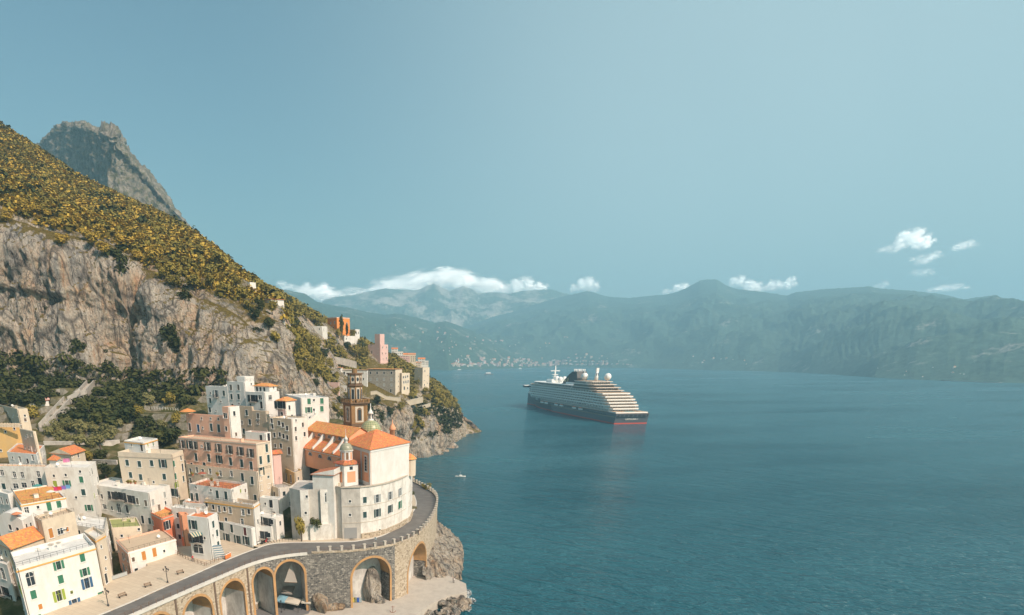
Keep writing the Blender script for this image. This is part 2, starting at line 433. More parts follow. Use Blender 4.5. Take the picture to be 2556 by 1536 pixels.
# the dark gully that splits the cliff, and the overhung foot
row = np.linspace(0, 6, 240)[None, :]
colx = np.linspace(0, len(HILL) - 1, 560)[:, None]
disp -= 7.0 * np.exp(-((colx - 6.15 - (row - 2) * .12) / .22) ** 2) * np.clip(1 - abs(row - 1.9) / 1.3, 0, 1)
disp -= 3.5 * np.exp(-((colx - 7.9) / .13) ** 2) * np.clip(1 - abs(row - 2.2) / 1.0, 0, 1)
disp *= np.clip((6.0 - row) * 2, 0, 1)
sgn = np.where((N0[..., 1] > 0)[..., None], -1, 1)
N0 = N0 * np.where(N0[..., 1:2] * 0 + 1 > 0, 1, 1)
out_n = np.where((np.einsum('ijk,ijk->ij', N0, np.array([0., 0, H]) - G) < 0)[..., None], -N0, N0)
G = G + out_n * disp[..., None]
HG = G
nf = grid_faces(*G.shape[:2])
tag(np_mesh('hillside', G.reshape(-1, 3), nf[:, ::-1], M_CLIFF, smooth=True), kind='structure')

# ---- the rock peak behind
def mat_peak():
    m, t, b = _nodes('grey_peak_rock'); p = _pos(t)
    n = _noise(t, _map(t, p, (.05, .05, .018)), 1.0, 6, .75, .4)
    f = _noise(t, p, .10, 5, .75)
    col = _ramp(t, n, [(.3, (.10, .10, .085)), (.48, (.23, .205, .165)), (.6, (.33, .295, .25)), (.75, (.46, .42, .37))])
    scrub = _ramp(t, f, [(.47, (0, 0, 0)), (.6, (.85, .85, .85))])
    col = _mix(t, scrub, col, (.085, .085, .03))
    b.inputs['Roughness'].default_value = .95; b.inputs['Specular IOR Level'].default_value = .1
    t.links.new(col, b.inputs['Base Color'])
    _bump(t, b, _math(t, 'ADD', n, f), .9, 7.0)
    return m
PEAK = [
    [(40, 560, 1800), (45, 500, 1800), (55, 460, 1790), (70, 420, 1780), (85, 385, 1770), (90, 395, 1900)],
    [(80, 560, 1640), (85, 500, 1630), (90, 430, 1620), (94, 385, 1610), (98, 362, 1610), (108, 375, 1760)],
    [(130, 580, 1500), (132, 520, 1485), (138, 420, 1475), (145, 350, 1470), (152, 316, 1470), (162, 330, 1640)],
    [(190, 600, 1370), (190, 540, 1350), (195, 430, 1340), (198, 350, 1335), (200, 311, 1340), (205, 325, 1550)],
    [(235, 620, 1240), (236, 560, 1220), (238, 440, 1215), (240, 360, 1215), (243, 325, 1225), (250, 335, 1470)],
    [(268, 640, 1120), (270, 570, 1105), (274, 440, 1105), (278, 370, 1110), (280, 334, 1120), (290, 345, 1400)],
    [(300, 640, 1115), (300, 570, 1115), (298, 460, 1130), (297, 395, 1140), (298, 352, 1150), (312, 365, 1400)],
    [(345, 640, 1140), (345, 580, 1145), (338, 490, 1160), (330, 430, 1170), (324, 388, 1180), (338, 400, 1400)],
    [(395, 640, 1170), (392, 590, 1175), (380, 520, 1185), (368, 470, 1195), (358, 430, 1200), (370, 445, 1400)],
    [(440, 640, 1200), (436, 600, 1205), (424, 560, 1210), (412, 520, 1215), (402, 484, 1220), (415, 500, 1400)],
    [(475, 650, 1230), (470, 620, 1230), (460, 590, 1235), (450, 560, 1240), (440, 526, 1240), (450, 545, 1400)],
    [(520, 680, 1250), (512, 650, 1250), (500, 625, 1250), (486, 600, 1250), (474, 578, 1250), (484, 600, 1400)],
    [(600, 720, 1270), (590, 690, 1270), (575, 670, 1270), (556, 650, 1270), (535, 630, 1270), (545, 660, 1400)],
]
G = loft(PEAK, 260, 140)
N0 = grid_normals(G)
N0 = np.where((np.einsum('ijk,ijk->ij', N0, np.array([0., 0, H]) - G) < 0)[..., None], -N0, N0)
d = fbm(G * np.array([1, 1, .45]) / 90.0, 5, .55, True) * 10 + fbm(G / 26.0, 5, .6, True) * 7 + fbm(G / 7., 2, .5) * 2.5
d = d - d.mean() - 2
G = G + N0 * d[..., None]
tag(np_mesh('peak_mountain', G.reshape(-1, 3), grid_faces(*G.shape[:2])[:, ::-1], mat_peak(), smooth=True), kind='structure')

# ---- far ranges
def mat_range(name, forest, rock, rock_lo, scale=1.0, bump=25):
    m, t, b = _nodes(name); p = _pos(t)
    n = _noise(t, _map(t, p, (.004 * scale, .004 * scale, .002 * scale)), 1.0, 7, .68, .3)
    f = _noise(t, p, .03 * scale, 5, .75)
    col = _mix(t, _ramp(t, f, [(.35, (0, 0, 0)), (.68, (1, 1, 1))]), forest, tuple(x * 2.2 for x in forest))
    r = _ramp(t, _math(t, 'ADD', _math(t, 'MULTIPLY', n, .7), _math(t, 'MULTIPLY', f, .3)), [(rock_lo, (0, 0, 0)), (rock_lo + .10, (1, 1, 1))])
    col = _mix(t, r, col, rock)
    b.inputs['Roughness'].default_value = 1.0; b.inputs['Specular IOR Level'].default_value = 0.05
    t.links.new(col, b.inputs['Base Color'])
    _bump(t, b, _math(t, 'ADD', n, _math(t, 'MULTIPLY', f, .25)), 1.0, bump)
    return m
def mountain(name, ridge, foot, mat, nc=420, nr=70, amp=60, wl=420., power=.85):
    """ridge [(px, py, Y)], foot [(px, Y)] on the water; both resampled across the picture"""
    x = np.linspace(ridge[0][0], ridge[-1][0], nc)
    ry = np.interp(x, [r[0] for r in ridge], [r[1] for r in ridge]); rY = np.interp(x, [r[0] for r in ridge], [r[2] for r in ridge])
    fY = np.interp(x, [f[0] for f in foot], [f[1] for f in foot])
    R = np.array([tuple(at_Y(a, b, c)) for a, b, c in zip(x, ry, rY)])
    u = (x - PX) / F
    fd = np.array([at_Y(a, 890, c).x for a, c in zip(x, fY)])
    Ft = np.stack([fd, fY, np.full(nc, -12.)], -1)
    t = np.linspace(0, 1, nr)[None, :, None]
    P = Ft[:, None] * (1 - t) + R[:, None] * t
    P[..., 2] = -12 + (R[:, None, 2] + 12) * t[..., 0] ** power
    n = fbm(np.stack([P[..., 0], P[..., 1] * .8, P[..., 2] * .0], -1) / wl, 6, .52, True)
    env = np.sin(np.clip(t[..., 0], 0, 1) ** .8 * math.pi) ** 1.15 * (1 - .55 * t[..., 0])
    P[..., 2] += (n - .35) * amp * env * np.clip(R[:, None, 2] / 300, .15, 1.4)
    P[..., 1] += fbm(P / (wl * .7), 4) * amp * .9 * env
    n2 = fbm(np.stack([x / 9., x * 0, x * 0], -1), 4, .6)
    P[:, -1, 2] += n2 * amp * .07
    back = P[:, -1:].copy(); back[..., 1] += 350; back[..., 2] -= 120
    P = np.concatenate([P, back], 1)
    o = np_mesh(name, P.reshape(-1, 3), grid_faces(*P.shape[:2])[:, ::-1], mat, smooth=True)
    tag(o, kind='structure'); return P
RANGE_FAR = [(640, 800, 7680), (780, 770, 7680), (812, 748, 7680), (840, 741, 7680), (880, 737, 7680), (915, 729, 7680), (960, 720, 7680), (1000, 723, 7680),
             (1040, 725, 7680), (1065, 714, 7680), (1083, 707, 7680), (1100, 716, 7680), (1122, 727, 7680), (1142, 719, 7680), (1156, 714, 7680), (1175, 721, 7680),
             (1195, 732, 7680), (1240, 730, 7680), (1270, 734, 7680), (1299, 727, 7680), (1374, 722, 7680), (1420, 735, 7680), (1520, 745, 7680), (1640, 760, 7680)]
mountain('far_mountain', RANGE_FAR, [(640, 6300), (1640, 6300)], mat_range('far_range_rock', (.05, .075, .045), (.46, .43, .38), .47, .8, 40), amp=120, wl=620, power=1.05)
HILL_MID = [(640, 742, 4368), (690, 728, 4368), (712, 723, 4424), (738, 729, 4480), (762, 734, 4480), (790, 753, 4536), (830, 763, 4592), (872, 769, 4592), (915, 779, 4648),
            (962, 786, 4704), (985, 783, 4704), (1005, 785, 4704), (1040, 793, 4704), (1085, 806, 4704), (1112, 802, 4704), (1132, 808, 4704), (1180, 826, 4704),
            (1240, 855, 4760), (1290, 878, 4816), (1330, 895, 4872), (1390, 909, 4928)]
MIDP = mountain('green_coast_hill', HILL_MID, [(640, 2900), (900, 3100), (1050, 3400), (1120, 3350), (1250, 3800), (1390, 4150)],
         mat_range('green_hill_slope', (.036, .062, .042), (.36, .34, .29), .545, 1.6, 14), amp=55, wl=380)
RANGE_RIGHT = [(1080, 840, 6890), (1163, 812, 6890), (1225, 792, 6890), (1272, 781, 6825), (1340, 759, 6760), (1400, 741, 6695), (1440, 733, 6630), (1466, 726, 6630), (1490, 733, 6565),
               (1517, 741, 6500), (1573, 744, 6435), (1620, 739, 6370), (1662, 736, 6305), (1690, 729, 6240), (1718, 717, 6175), (1746, 701, 6110), (1762, 698, 6110), (1790, 698, 6045),
               (1812, 713, 5980), (1840, 722, 5915), (1891, 727, 5785), (1930, 733, 5655), (1965, 738, 5525), (1985, 730, 5460), (2055, 722, 5265), (2110, 719, 5135), (2172, 715, 5005),
               (2196, 720, 4940), (2245, 724, 4875), (2289, 727, 4810), (2359, 736, 4680), (2380, 741, 4615), (2406, 748, 4550), (2440, 742, 4485), (2486, 737, 4420), (2514, 748, 4355),
               (2556, 750, 4290), (2700, 760, 4160), (2900, 745, 3900), (3100, 760, 3770)]
RIGHTP = mountain('bay_mountain', RANGE_RIGHT, [(1080, 4300), (1400, 4250), (1580, 3900), (1800, 3350), (1950, 3000), (2100, 2500), (2200, 2150), (2300, 1950), (2400, 1830), (2520, 1700), (2700, 1620), (3100, 1500)],
         mat_range('bay_mountain_slope', (.042, .070, .052), (.38, .36, .32), .575, 1.3, 16), nc=620, amp=85, wl=460, power=1.12)

# ---- sea air: one closed box of thin even haze
def mat_haze():
    m = bpy.data.materials.new('sea_haze'); m.use_nodes = True
    n = m.node_tree.nodes; n.clear()
    o = n.new('ShaderNodeOutputMaterial'); v = n.new('ShaderNodeVolumePrincipled')
    v.inputs['Color'].default_value = (.46, .80, 1.0, 1); v.inputs['Density'].default_value = HAZE
    v.inputs['Anisotropy'].default_value = .1
    m.node_tree.links.new(v.outputs[0], o.inputs['Volume']); return m
HAZE = 2.0e-4
o = MB(); o.bx(-3600, 9400, -500, 8500, -60, 930)
hz = o.build('haze', mat_haze()); tag(hz, 'thin blue sea haze filling the bay', kind='stuff')
hz.display_type = 'WIRE'

# ================================================================== town: materials and the house builder
W_WHITE = stucco('white_plaster', (.72, .70, .66), (.46, .41, .35), .5)
W_BRIGHT = stucco('fresh_white_plaster', (.74, .73, .705), (.56, .52, .46), .45)
W_CREAM = stucco('cream_plaster', (.70, .60, .47), (.44, .37, .29), .45)
W_BEIGE = stucco('beige_plaster', (.67, .57, .45), (.46, .40, .33), .4)
W_TAN = stucco('tan_plaster', (.62, .48, .35), (.42, .34, .26), .5)
W_PINK = stucco('pink_plaster', (.84, .50, .36), (.68, .47, .35), .5)
W_SALMON = stucco('salmon_plaster', (.80, .46, .33), (.60, .40, .30), .5)
W_ROSE = stucco('rose_plaster', (.70, .46, .42), (.52, .42, .38), .4)
W_CORAL = stucco('coral_plaster', (.72, .22, .11), (.52, .20, .12), .45)
W_ORANGE = stucco('orange_plaster', (.78, .27, .06), (.55, .24, .10), .4)
W_PEACH = stucco('peach_plaster', (.78, .36, .20), (.62, .34, .22), .35)
W_YELLOW = stucco('yellow_plaster', (.68, .44, .17), (.50, .36, .20), .45)
W_GREY = stucco('weathered_grey_plaster', (.56, .52, .47), (.30, .27, .24), .65)
W_OLD = stucco('old_patchy_plaster', (.76, .73, .68), (.42, .38, .33), .7)
W_STONE = masonry('grey_ashlar', [(.24, .22, .19), (.34, .31, .27), (.42, .38, .33)], (.40, .36, .31), 1.1)
R_TERRACOTTA = tiles('terracotta_tiles', (.62, .19, .065), (.74, .27, .095))
R_ORANGE = tiles('orange_roof_tiles', (.70, .27, .08), (.78, .36, .12))
R_RUST = tiles('rust_roof_tiles', (.42, .13, .06), (.56, .20, .08))
R_OCHRE = tiles('ochre_terrace_tiles', (.72, .36, .10), (.66, .30, .09))
R_WHITE = stucco('whitewashed_roof', (.74, .73, .70), (.40, .38, .35), .5)
R_GREY = stucco('grey_screed_roof', (.44, .43, .41), (.24, .23, .22), .6)
R_TANROOF = stucco('tan_roof_paving', (.58, .45, .32), (.42, .33, .25), .45)
R_GREEN = stucco('green_roof_felt', (.34, .36, .13), (.28, .28, .12), .4)
R_RED = tiles('red_roof_sheet', (.50, .10, .08), (.58, .14, .10))
T_WHITE = plain('white_trim', (.78, .77, .74), .7)
T_STONE = plain('stone_trim', (.52, .45, .37), .85)
T_OCHRE = plain('ochre_trim', (.70, .38, .10), .8)
C_IRON = plain('dark_iron', (.045, .045, .05), .5, .4)
C_GLASS = plain('window_glass', (.035, .045, .055), .12)
C_WOOD = plain('brown_wood', (.22, .12, .06), .7)
SHUT = dict(g=plain('green_shutter', (.05, .20, .12), .55), t=plain('dark_teal_shutter', (.03, .075, .075), .55), b=plain('brown_shutter', (.15, .10, .07), .6),
            l=plain('lime_shutter', (.30, .38, .06), .55), u=plain('blue_shutter', (.04, .12, .24), .55), k=C_GLASS, w=plain('white_frame_glass', (.40, .42, .42), .3),
            o=plain('orange_wood_door', (.55, .24, .06), .6), y=plain('grey_brown_shutter', (.20, .17, .14), .6), r=plain('maroon_door', (.16, .03, .04), .6))

# window kinds: width, height, what it has
WK = dict(c=(1.15, 1.75, 'closed'), d=(.95, 1.35, 'glass'), s=(.62, .7, 'glass'), D=(1.15, 2.3, 'closed'), a=(1.7, 2.7, 'arch'), b=(1.2, 2.4, 'balcony'),
          o=(1.0, 1.7, 'open'), w=(1.1, 1.7, 'framed'), B=(2.2, 2.2, 'balcony'), W=(1.7, 1.4, 'framed'), L=(3.2, 2.6, 'arch'), S=(.8, 1.1, 'closed'), p=(1.15, 2.3, 'pair'), v=(1.0, 1.6, 'arch'))
_wm = {}
def window_meshes(kind, colr):
    """shared meshes of one window kind: local x along the wall, y inwards, z up, origin at the opening's centre on the wall face"""
    key = (kind, colr)
    if key in _wm: return _wm[key]
    w, h, style = WK[kind]; out = []
    def keep(name, mb, mats):
        me = bpy.data.meshes.new(name + '_' + kind + colr); me.from_pydata(mb.v, [], mb.f)
        for m in mats: me.materials.append(m)
        me.polygons.foreach_set('material_index', mb.m); me.update(); out.append((name, me))
    f = MB(); tr = .10
    f.bx(-w / 2 - tr, -w / 2, -.05, .16, -h / 2 - tr, h / 2 + tr); f.bx(w / 2, w / 2 + tr, -.05, .16, -h / 2 - tr, h / 2 + tr)
    f.bx(-w / 2, w / 2, -.05, .16, h / 2, h / 2 + tr)
    f.bx(-w / 2 - .18, w / 2 + .18, -.16, .16, -h / 2 - tr - .06, -h / 2)
    if style == 'arch':
        n = 8; r = w / 2; zc = h / 2 - r
        for i in range(n):
            a0, a1 = math.pi * i / n, math.pi * (i + 1) / n
            for s_, t_ in ((a0, a1),):
                p0 = (r * math.cos(s_), zc + r * math.sin(s_)); p1 = (r * math.cos(t_), zc + r * math.sin(t_))
                f.quad((p0[0], .1, p0[1]), (p1[0], .1, p1[1]), (p1[0], .1, h / 2 + .02), (p0[0], .1, h / 2 + .02))
    keep('window', f, [T_WHITE])
    p = MB()
    if style in ('closed',):
        p.bx(-w / 2, -.02, .05, .10, -h / 2, h / 2); p.bx(.02, w / 2, .05, .10, -h / 2, h / 2)
        k = max(3, int(h / .22))
        for i in range(k):
            z = -h / 2 + (i + .3) * h / k
            for x0, x1 in ((-w / 2 + .07, -.07), (.07, w / 2 - .07)): p.bx(x0, x1, .015, .05, z, z + .09)
        keep('shutter', p, [SHUT[colr]])
    else:
        p.bx(-w / 2, w / 2, .17, .2, -h / 2, h / 2)
        keep('pane', p, [C_GLASS])
        q = MB()
        fm = T_WHITE if style in ('framed', 'arch') else SHUT[colr]
        q.bx(-.04, .04, .10, .17, -h / 2, h / 2); q.bx(-w / 2, w / 2, .10, .168, h * .12, h * .12 + .07)
        q.bx(-w / 2, -w / 2 + .07, .10, .169, -h / 2, h / 2); q.bx(w / 2 - .07, w / 2, .10, .169, -h / 2, h / 2)
        keep('sash', q, [fm])
        if style in ('open', 'pair', 'balcony'):
            lw = w * .5
            for sx in (-1, 1):
                q = MB(); x0 = sx * (w / 2 + .12); x1 = x0 + sx * lw
                q.bx(min(x0, x1), max(x0, x1), -.10, -.055, -h / 2, h / 2)
                k = max(3, int(h / .25))
                for i in range(k):
                    z = -h / 2 + (i + .3) * h / k; q.bx(min(x0, x1) + .06, max(x0, x1) - .06, -.125, -.10, z, z + .1)
                keep('shutter', q, [SHUT[colr]])
    if style == 'balcony':
        q = MB(); bw = w / 2 + .55; zb = -h / 2 - .16
        q.bx(-bw, bw, -.85, -.16, zb - .02, zb + .12)
        q.bx(-bw, bw, -.85, -.81, zb + 1.0, zb + 1.05, 1)
        for i in range(int(bw * 2 / .22) + 1): q.bx(-bw + i * .22, -bw + i * .22 + .035, -.845, -.815, zb + .12, zb + 1.0, 1)
        for sx in (-1, 1):
            q.bx(sx * bw - .02, sx * bw + .02, -.81, -.05, zb + 1.0, zb + 1.05, 1)
            for i in range(3): q.bx(sx * bw - .015, sx * bw + .015, -.6 + i * .24, -.57 + i * .24, zb + .12, zb + 1.0, 1)
        keep('balcony', q, [T_STONE, C_IRON])
    _wm[key] = out; return out
def put_window(root, pos, e, n, kind, colr):
    """e: unit vector along the wall (to the right seen from outside), n: outward normal"""
    M = Matrix(((e.x, -n.x, 0, pos.x), (e.y, -n.y, 0, pos.y), (0, 0, 1, pos.z), (0, 0, 0, 1)))
    first = None
    for name, me in window_meshes(kind, colr):
        o = bpy.data.objects.new(name, me); COL.objects.link(o)
        if first is None:
            o.matrix_basis = M; under(o, root); first = o
        else:
            o.parent = first
    return first
def wall_face(mb, a, b, z0, z1, holes, n, mi=0, rec=.2):
    """wall from plan point a to b (left to right seen from outside) with rectangular holes [(s0, s1, h0, h1)] and their reveals"""
    a, b = Vector(a), Vector(b); Lw = (b - a).length; e = (b - a) / Lw
    xs = sorted({0.0, Lw, *[v for h in holes for v in h[:2]]}); zs = sorted({z0, z1, *[v for h in holes for v in h[2:]]})
    P = lambda s, z, d=0: (a.x + e.x * s - n.x * d, a.y + e.y * s - n.y * d, z)
    for i in range(len(xs) - 1):
        run = None
        for j in range(len(zs) - 1):
            cx, cz = (xs[i] + xs[i + 1]) / 2, (zs[j] + zs[j + 1]) / 2
            hole = any(h[0] < cx < h[1] and h[2] < cz < h[3] for h in holes)
            if not hole and run is None: run = zs[j]
            if hole and run is not None: mb.quad(P(xs[i], run), P(xs[i + 1], run), P(xs[i + 1], zs[j]), P(xs[i], zs[j]), mi); run = None
        if run is not None: mb.quad(P(xs[i], run), P(xs[i + 1], run), P(xs[i + 1], z1), P(xs[i], z1), mi)
    for s0, s1, h0, h1 in holes:
        mb.quad(P(s0, h0), P(s0, h0, rec), P(s0, h1, rec), P(s0, h1), mi); mb.quad(P(s1, h0, rec), P(s1, h0), P(s1, h1), P(s1, h1, rec), mi)
        mb.quad(P(s0, h1), P(s0, h1, rec), P(s1, h1, rec), P(s1, h1), mi); mb.quad(P(s0, h0, rec), P(s0, h0), P(s1, h0), P(s1, h0, rec), mi)

FOOT = []          # footprints, used to bed the ground
def wins_of(spec):
    for w in spec.split():
        c = w.split(',')
        yield float(c[0]), float(c[1]), c[2][0], (c[2][1] if len(c[2]) > 1 else 'k')
def house(reg, name, label, N, L, R, z=None, Y=None, a=50, base=10.0, wall=W_WHITE, wallR=None, roof='flat', roofmat=R_WHITE, wins='', cat='house', group=None,
          trim=None, par=.7, rise=None, depthR=None, chim=0, root=None, band=None, foot=None):
    """a house from its roof corners as read off the photograph: N nearest, L and R the ends of its two visible walls"""
    nx, ny = zp(reg, *N)
    from_y = z is None
    if foot is not None:
        q = hill_at(nx, zp(reg, 0, foot)[1])[0]; Y = q.y - 2.0; base = at_Y(nx, zp(reg, 0, foot)[1], Y).z - 1.0
    if z is not None: pN = at_Z(nx, ny, z)
    else: pN = at_Y(nx, ny, Y); z = pN.z
    ar = math.radians(a)
    dR = Vector((math.cos(ar), math.sin(ar), 0)); dL = Vector((-math.sin(ar), math.cos(ar), 0))
    def end(spec, d):
        if isinstance(spec, tuple) and from_y and spec[0] != 'm': spec = spec[0]
        if isinstance(spec, tuple):
            if spec[0] == 'm': return pN + d * spec[1]
            return at_Z(*zp(reg, *spec), z)
        px = zp(reg, spec, 0)[0]; u = (px - PX) / F
        w = (u * depth(pN) - pN.x) / (d.x - u * d.y * CP)
        return pN + d * w
    pL, pR = end(L, dL), end(R, dR)
    pB = pL + pR - pN
    base = min(base, min(ground_z(p.x, p.y) for p in (pN, pL, pR)) - 1.0) if pN.y < 300 else base - 8
    if root is None:
        root = empty(name, (pN.x, pN.y, base), label, cat, group)
    FOOT.append(((pN + pB) / 2, max((pN - pB).length, 4) / 2, base))
    # outward normals
    def nrm(p, q):
        e = (q - p).normalized(); return Vector((e.y, -e.x, 0))
    ctr = (pN + pB) / 2
    eL = (pN - pL).normalized(); nL = nrm(pL, pN); eR = (pR - pN).normalized(); nR = nrm(pN, pR)
    ztop = z
    holesL, holesR, wlist = [], [], []
    for wx, wy, k, c in wins_of(wins):
        q = ray(*zp(reg, wx, wy)); C0 = Vector((0, 0, H)); w, h, st = WK[k]
        done = False
        for (p0, e, n, Lw, holes) in ((pN, eR, nR, (pR - pN).length, holesR), (pL, eL, nL, (pN - pL).length, holesL)):
            dn = q.dot(n)
            if dn >= -1e-4: continue
            t = (p0 - C0).dot(n) / dn; X = C0 + q * t; s = (X - p0).dot(e)
            if w * .5 + .05 < s < Lw - w * .5 - .05:
                zz = min(X.z, ztop - h / 2 - .25)
                hh = (s - w / 2, s + w / 2, zz - h / 2, zz + h / 2)
                if any(hh[0] - .15 < o[1] and hh[1] + .15 > o[0] and hh[2] - .15 < o[3] and hh[3] + .15 > o[2] for o in holes): break
                holes.append(hh); wlist.append((p0 + e * s + Vector((0, 0, zz - p0.z)), e, n, k, c)); done = True; break
    flat = roof == 'flat'
    if root.get('label') and pN.y < 300 and cat in ('house', 'palace') and root['category'] != 'church':      # the lesser windows between the main ones
        rf_ = random.Random(int(nx * 7 + ny)); ks = [(k, c) for *_, k, c in wlist if k in 'cdowpDs'] or [('d', 'k')]
        for (p0, e, n, Lw, holes) in ((pN, eR, nR, (pR - pN).length, holesR), (pL, eL, nL, (pN - pL).length, holesL)):
            if Lw < 3.2: continue
            nw = max(1, int(Lw / 2.7))
            for fl in range(4):
                zz = ztop - 2.0 - fl * 3.1
                for i in range(nw):
                    k, c = rf_.choice(ks) if rf_.random() < .7 else rf_.choice([('s', 'k'), ('d', 'k'), ('S', 'b')]); w, hgt, _s = WK[k]; s = (i + .5 + rf_.uniform(-.14, .14)) * Lw / nw; z0 = zz + rf_.uniform(-.15, .15) - (1.7 - hgt) * .2
                    q = p0 + e * s
                    if rf_.random() < .3 or z0 - hgt / 2 < ground_z(q.x + n.x * 2, q.y + n.y * 2) + .8 or z0 + hgt / 2 > ztop - .5: continue
                    hh = (s - w / 2, s + w / 2, z0 - hgt / 2, z0 + hgt / 2)
                    if hh[0] < .35 or hh[1] > Lw - .35 or any(hh[0] - .95 < o[1] and hh[1] + .95 > o[0] and hh[2] - .8 < o[3] and hh[3] + .8 > o[2] for o in holes): continue
                    holes.append(hh); wlist.append((q + Vector((0, 0, z0 - p0.z)), e, n, k, c))
    mb = MB()
    wall_face(mb, pL, pN, base, ztop, holesL, nL, 0); wall_face(mb, pN, pR, base, ztop, holesR, nR, 1 if wallR else 0)
    wall_face(mb, pR, pB, base, ztop, [], nrm(pR, pB), 0); wall_face(mb, pB, pL, base, ztop, [], nrm(pB, pL), 0)
    corners = [pL, pN, pR, pB]
    def inset(k, zz):
        c = sum(corners, Vector()) / 4
        outp = []
        for i, p in enumerate(corners):
            e1 = (corners[i - 1] - p).normalized(); e2 = (corners[(i + 1) % 4] - p).normalized()
            sn = max(.3, abs(e1.cross(e2).z)); outp.append(Vector((p.x, p.y, 0)) + (e1 + e2) * (k / sn) + Vector((0, 0, zz)))
        return outp
    if flat:
        i1 = inset(.28, ztop); i0 = inset(.28, ztop - par)
        for i in range(4):
            j = (i + 1) % 4
            o1, o2 = corners[i], corners[j]
            mb.quad((o1.x, o1.y, ztop), (o2.x, o2.y, ztop), i1[j], i1[i], 0)
            mb.quad(i1[i], i1[j], i0[j], i0[i], 0)
    under(mb.build('wall', [wall, wallR] if wallR else [wall]), root)
    if flat:
        rb = MB(); rb.quad(*i0); rf = rb.build('roof', roofmat)
        under(rf, root)
    else:
        rb = MB(); k = -.45 if roof != 'vault' else .0
        ev = inset(k, ztop); rise = rise or 2.0
        th = .16
        lo = [p - Vector((0, 0, th)) for p in ev]
        if roof == 'hip':
            m1, m2 = ((ev[0] + ev[1]) / 2, (ev[2] + ev[3]) / 2)
            e1, e2 = (ev[1] - ev[0]).length, (ev[2] - ev[1]).length
            if e2 >= e1: r1 = m1 + (m2 - m1) * (.5 * e1 / e2); r2 = m2 + (m1 - m2) * (.5 * e1 / e2); seq = (0, 1, 2, 3)
            else:
                m1, m2 = (ev[1] + ev[2]) / 2, (ev[3] + ev[0]) / 2
                r1 = m1 + (m2 - m1) * (.5 * e2 / e1); r2 = m2 + (m1 - m2) * (.5 * e2 / e1); seq = (1, 2, 3, 0)
            r1 = r1 + Vector((0, 0, rise)); r2 = r2 + Vector((0, 0, rise)); E = [ev[i] for i in seq]
            rb.tri(E[0], E[1], r1); rb.tri(E[2], E[3], r2); rb.quad(E[1], E[2], r2, r1); rb.quad(E[3], E[0], r1, r2)
        elif roof in ('gable', 'gableL'):
            E = ev if roof == 'gable' else [ev[1], ev[2], ev[3], ev[0]]
            m1, m2 = (E[0] + E[1]) / 2 + Vector((0, 0, rise)), (E[2] + E[3]) / 2 + Vector((0, 0, rise))
            rb.quad(E[1], E[2], m2, m1); rb.quad(E[3], E[0], m1, m2); rb.tri(E[0], E[1], m1, 1); rb.tri(E[2], E[3], m2, 1)
        elif roof in ('shedL', 'shedR'):
            up = Vector((0, 0, rise))
            E = [ev[0], ev[1], ev[2] + up, ev[3] + up] if roof == 'shedR' else [ev[0] + up, ev[1], ev[2], ev[3] + up]
            rb.quad(*E)
            for i in range(4): rb.quad(ev[i], ev[(i + 1) % 4], E[(i + 1) % 4], E[i], 1)
        elif roof == 'vault':
            m = 8; prev = None
            for i in range(m + 1):
                t = i / m; zz = math.sin(math.pi * t) * rise
                p = ev[0].lerp(ev[1], t) + Vector((0, 0, zz)); q = ev[3].lerp(ev[2], t) + Vector((0, 0, zz))
                if prev: rb.quad(prev[0], p, q, prev[1], 0, True)
                prev = (p, q)
            for E0, E1 in ((ev[0], ev[1]), (ev[3], ev[2])):
                for i in range(m):
                    t0, t1 = i / m, (i + 1) / m
                    rb.quad(E0.lerp(E1, t0), E0.lerp(E1, t1), E0.lerp(E1, t1) + Vector((0, 0, math.sin(math.pi * t1) * rise)), E0.lerp(E1, t0) + Vector((0, 0, math.sin(math.pi * t0) * rise)), 1)
        if roof != 'vault':
            for i in range(4):
                j = (i + 1) % 4; rb.quad(lo[i], lo[j], ev[j], ev[i])
            rb.quad(lo[3], lo[2], lo[1], lo[0])
        rf = rb.build('roof', [roofmat, wall]); under(rf, root)
    if trim:
        tb = MB(); cs = inset(-.12, ztop - par - .15); cs2 = inset(.02, ztop - par - .15); hh = Vector((0, 0, .28))
        for i in range(4):
            j = (i + 1) % 4
            tb.quad(cs[i], cs[j], cs[j] + hh, cs[i] + hh); tb.quad(cs[i] + hh, cs[j] + hh, cs2[j] + hh, cs2[i] + hh); tb.quad(cs2[i], cs2[j], cs[j], cs[i])
        under(tb.build('cornice', trim), root)
    if band:
        bz0, bz1, bm = band
        tb = MB(); cs = inset(-.03, bz0)
        for i in (0, 1): tb.quad(cs[i], cs[i + 1], cs[i + 1] + Vector((0, 0, bz1 - bz0)), cs[i] + Vector((0, 0, bz1 - bz0)))
        under(tb.build('painted_band', bm), root)
    for pos, e, n, k, c in wlist: put_window(root, pos, e, n, k, c)
    r2 = random.Random(hash((round(nx), round(ny))) & 0xffff)
    for _ in range(chim):
        s, t = r2.uniform(.15, .85), r2.uniform(.15, .85); p = pN + (pL - pN) * s + (pR - pN) * t
        h0 = ztop - (par if flat else .3); hh = r2.uniform(.9, 1.7); q = r2.uniform(.25, .45)
        cb = MB(); cb.bx(p.x - q, p.x + q, p.y - q, p.y + q, h0, h0 + hh + (0 if flat else 1.2)); cb.bx(p.x - q - .12, p.x + q + .12, p.y - q - .12, p.y + q + .12, h0 + hh + (0 if flat else 1.2), h0 + hh + (.14 if flat else 1.34), 1)
        under(cb.build('chimney', [wall, T_STONE]), root)
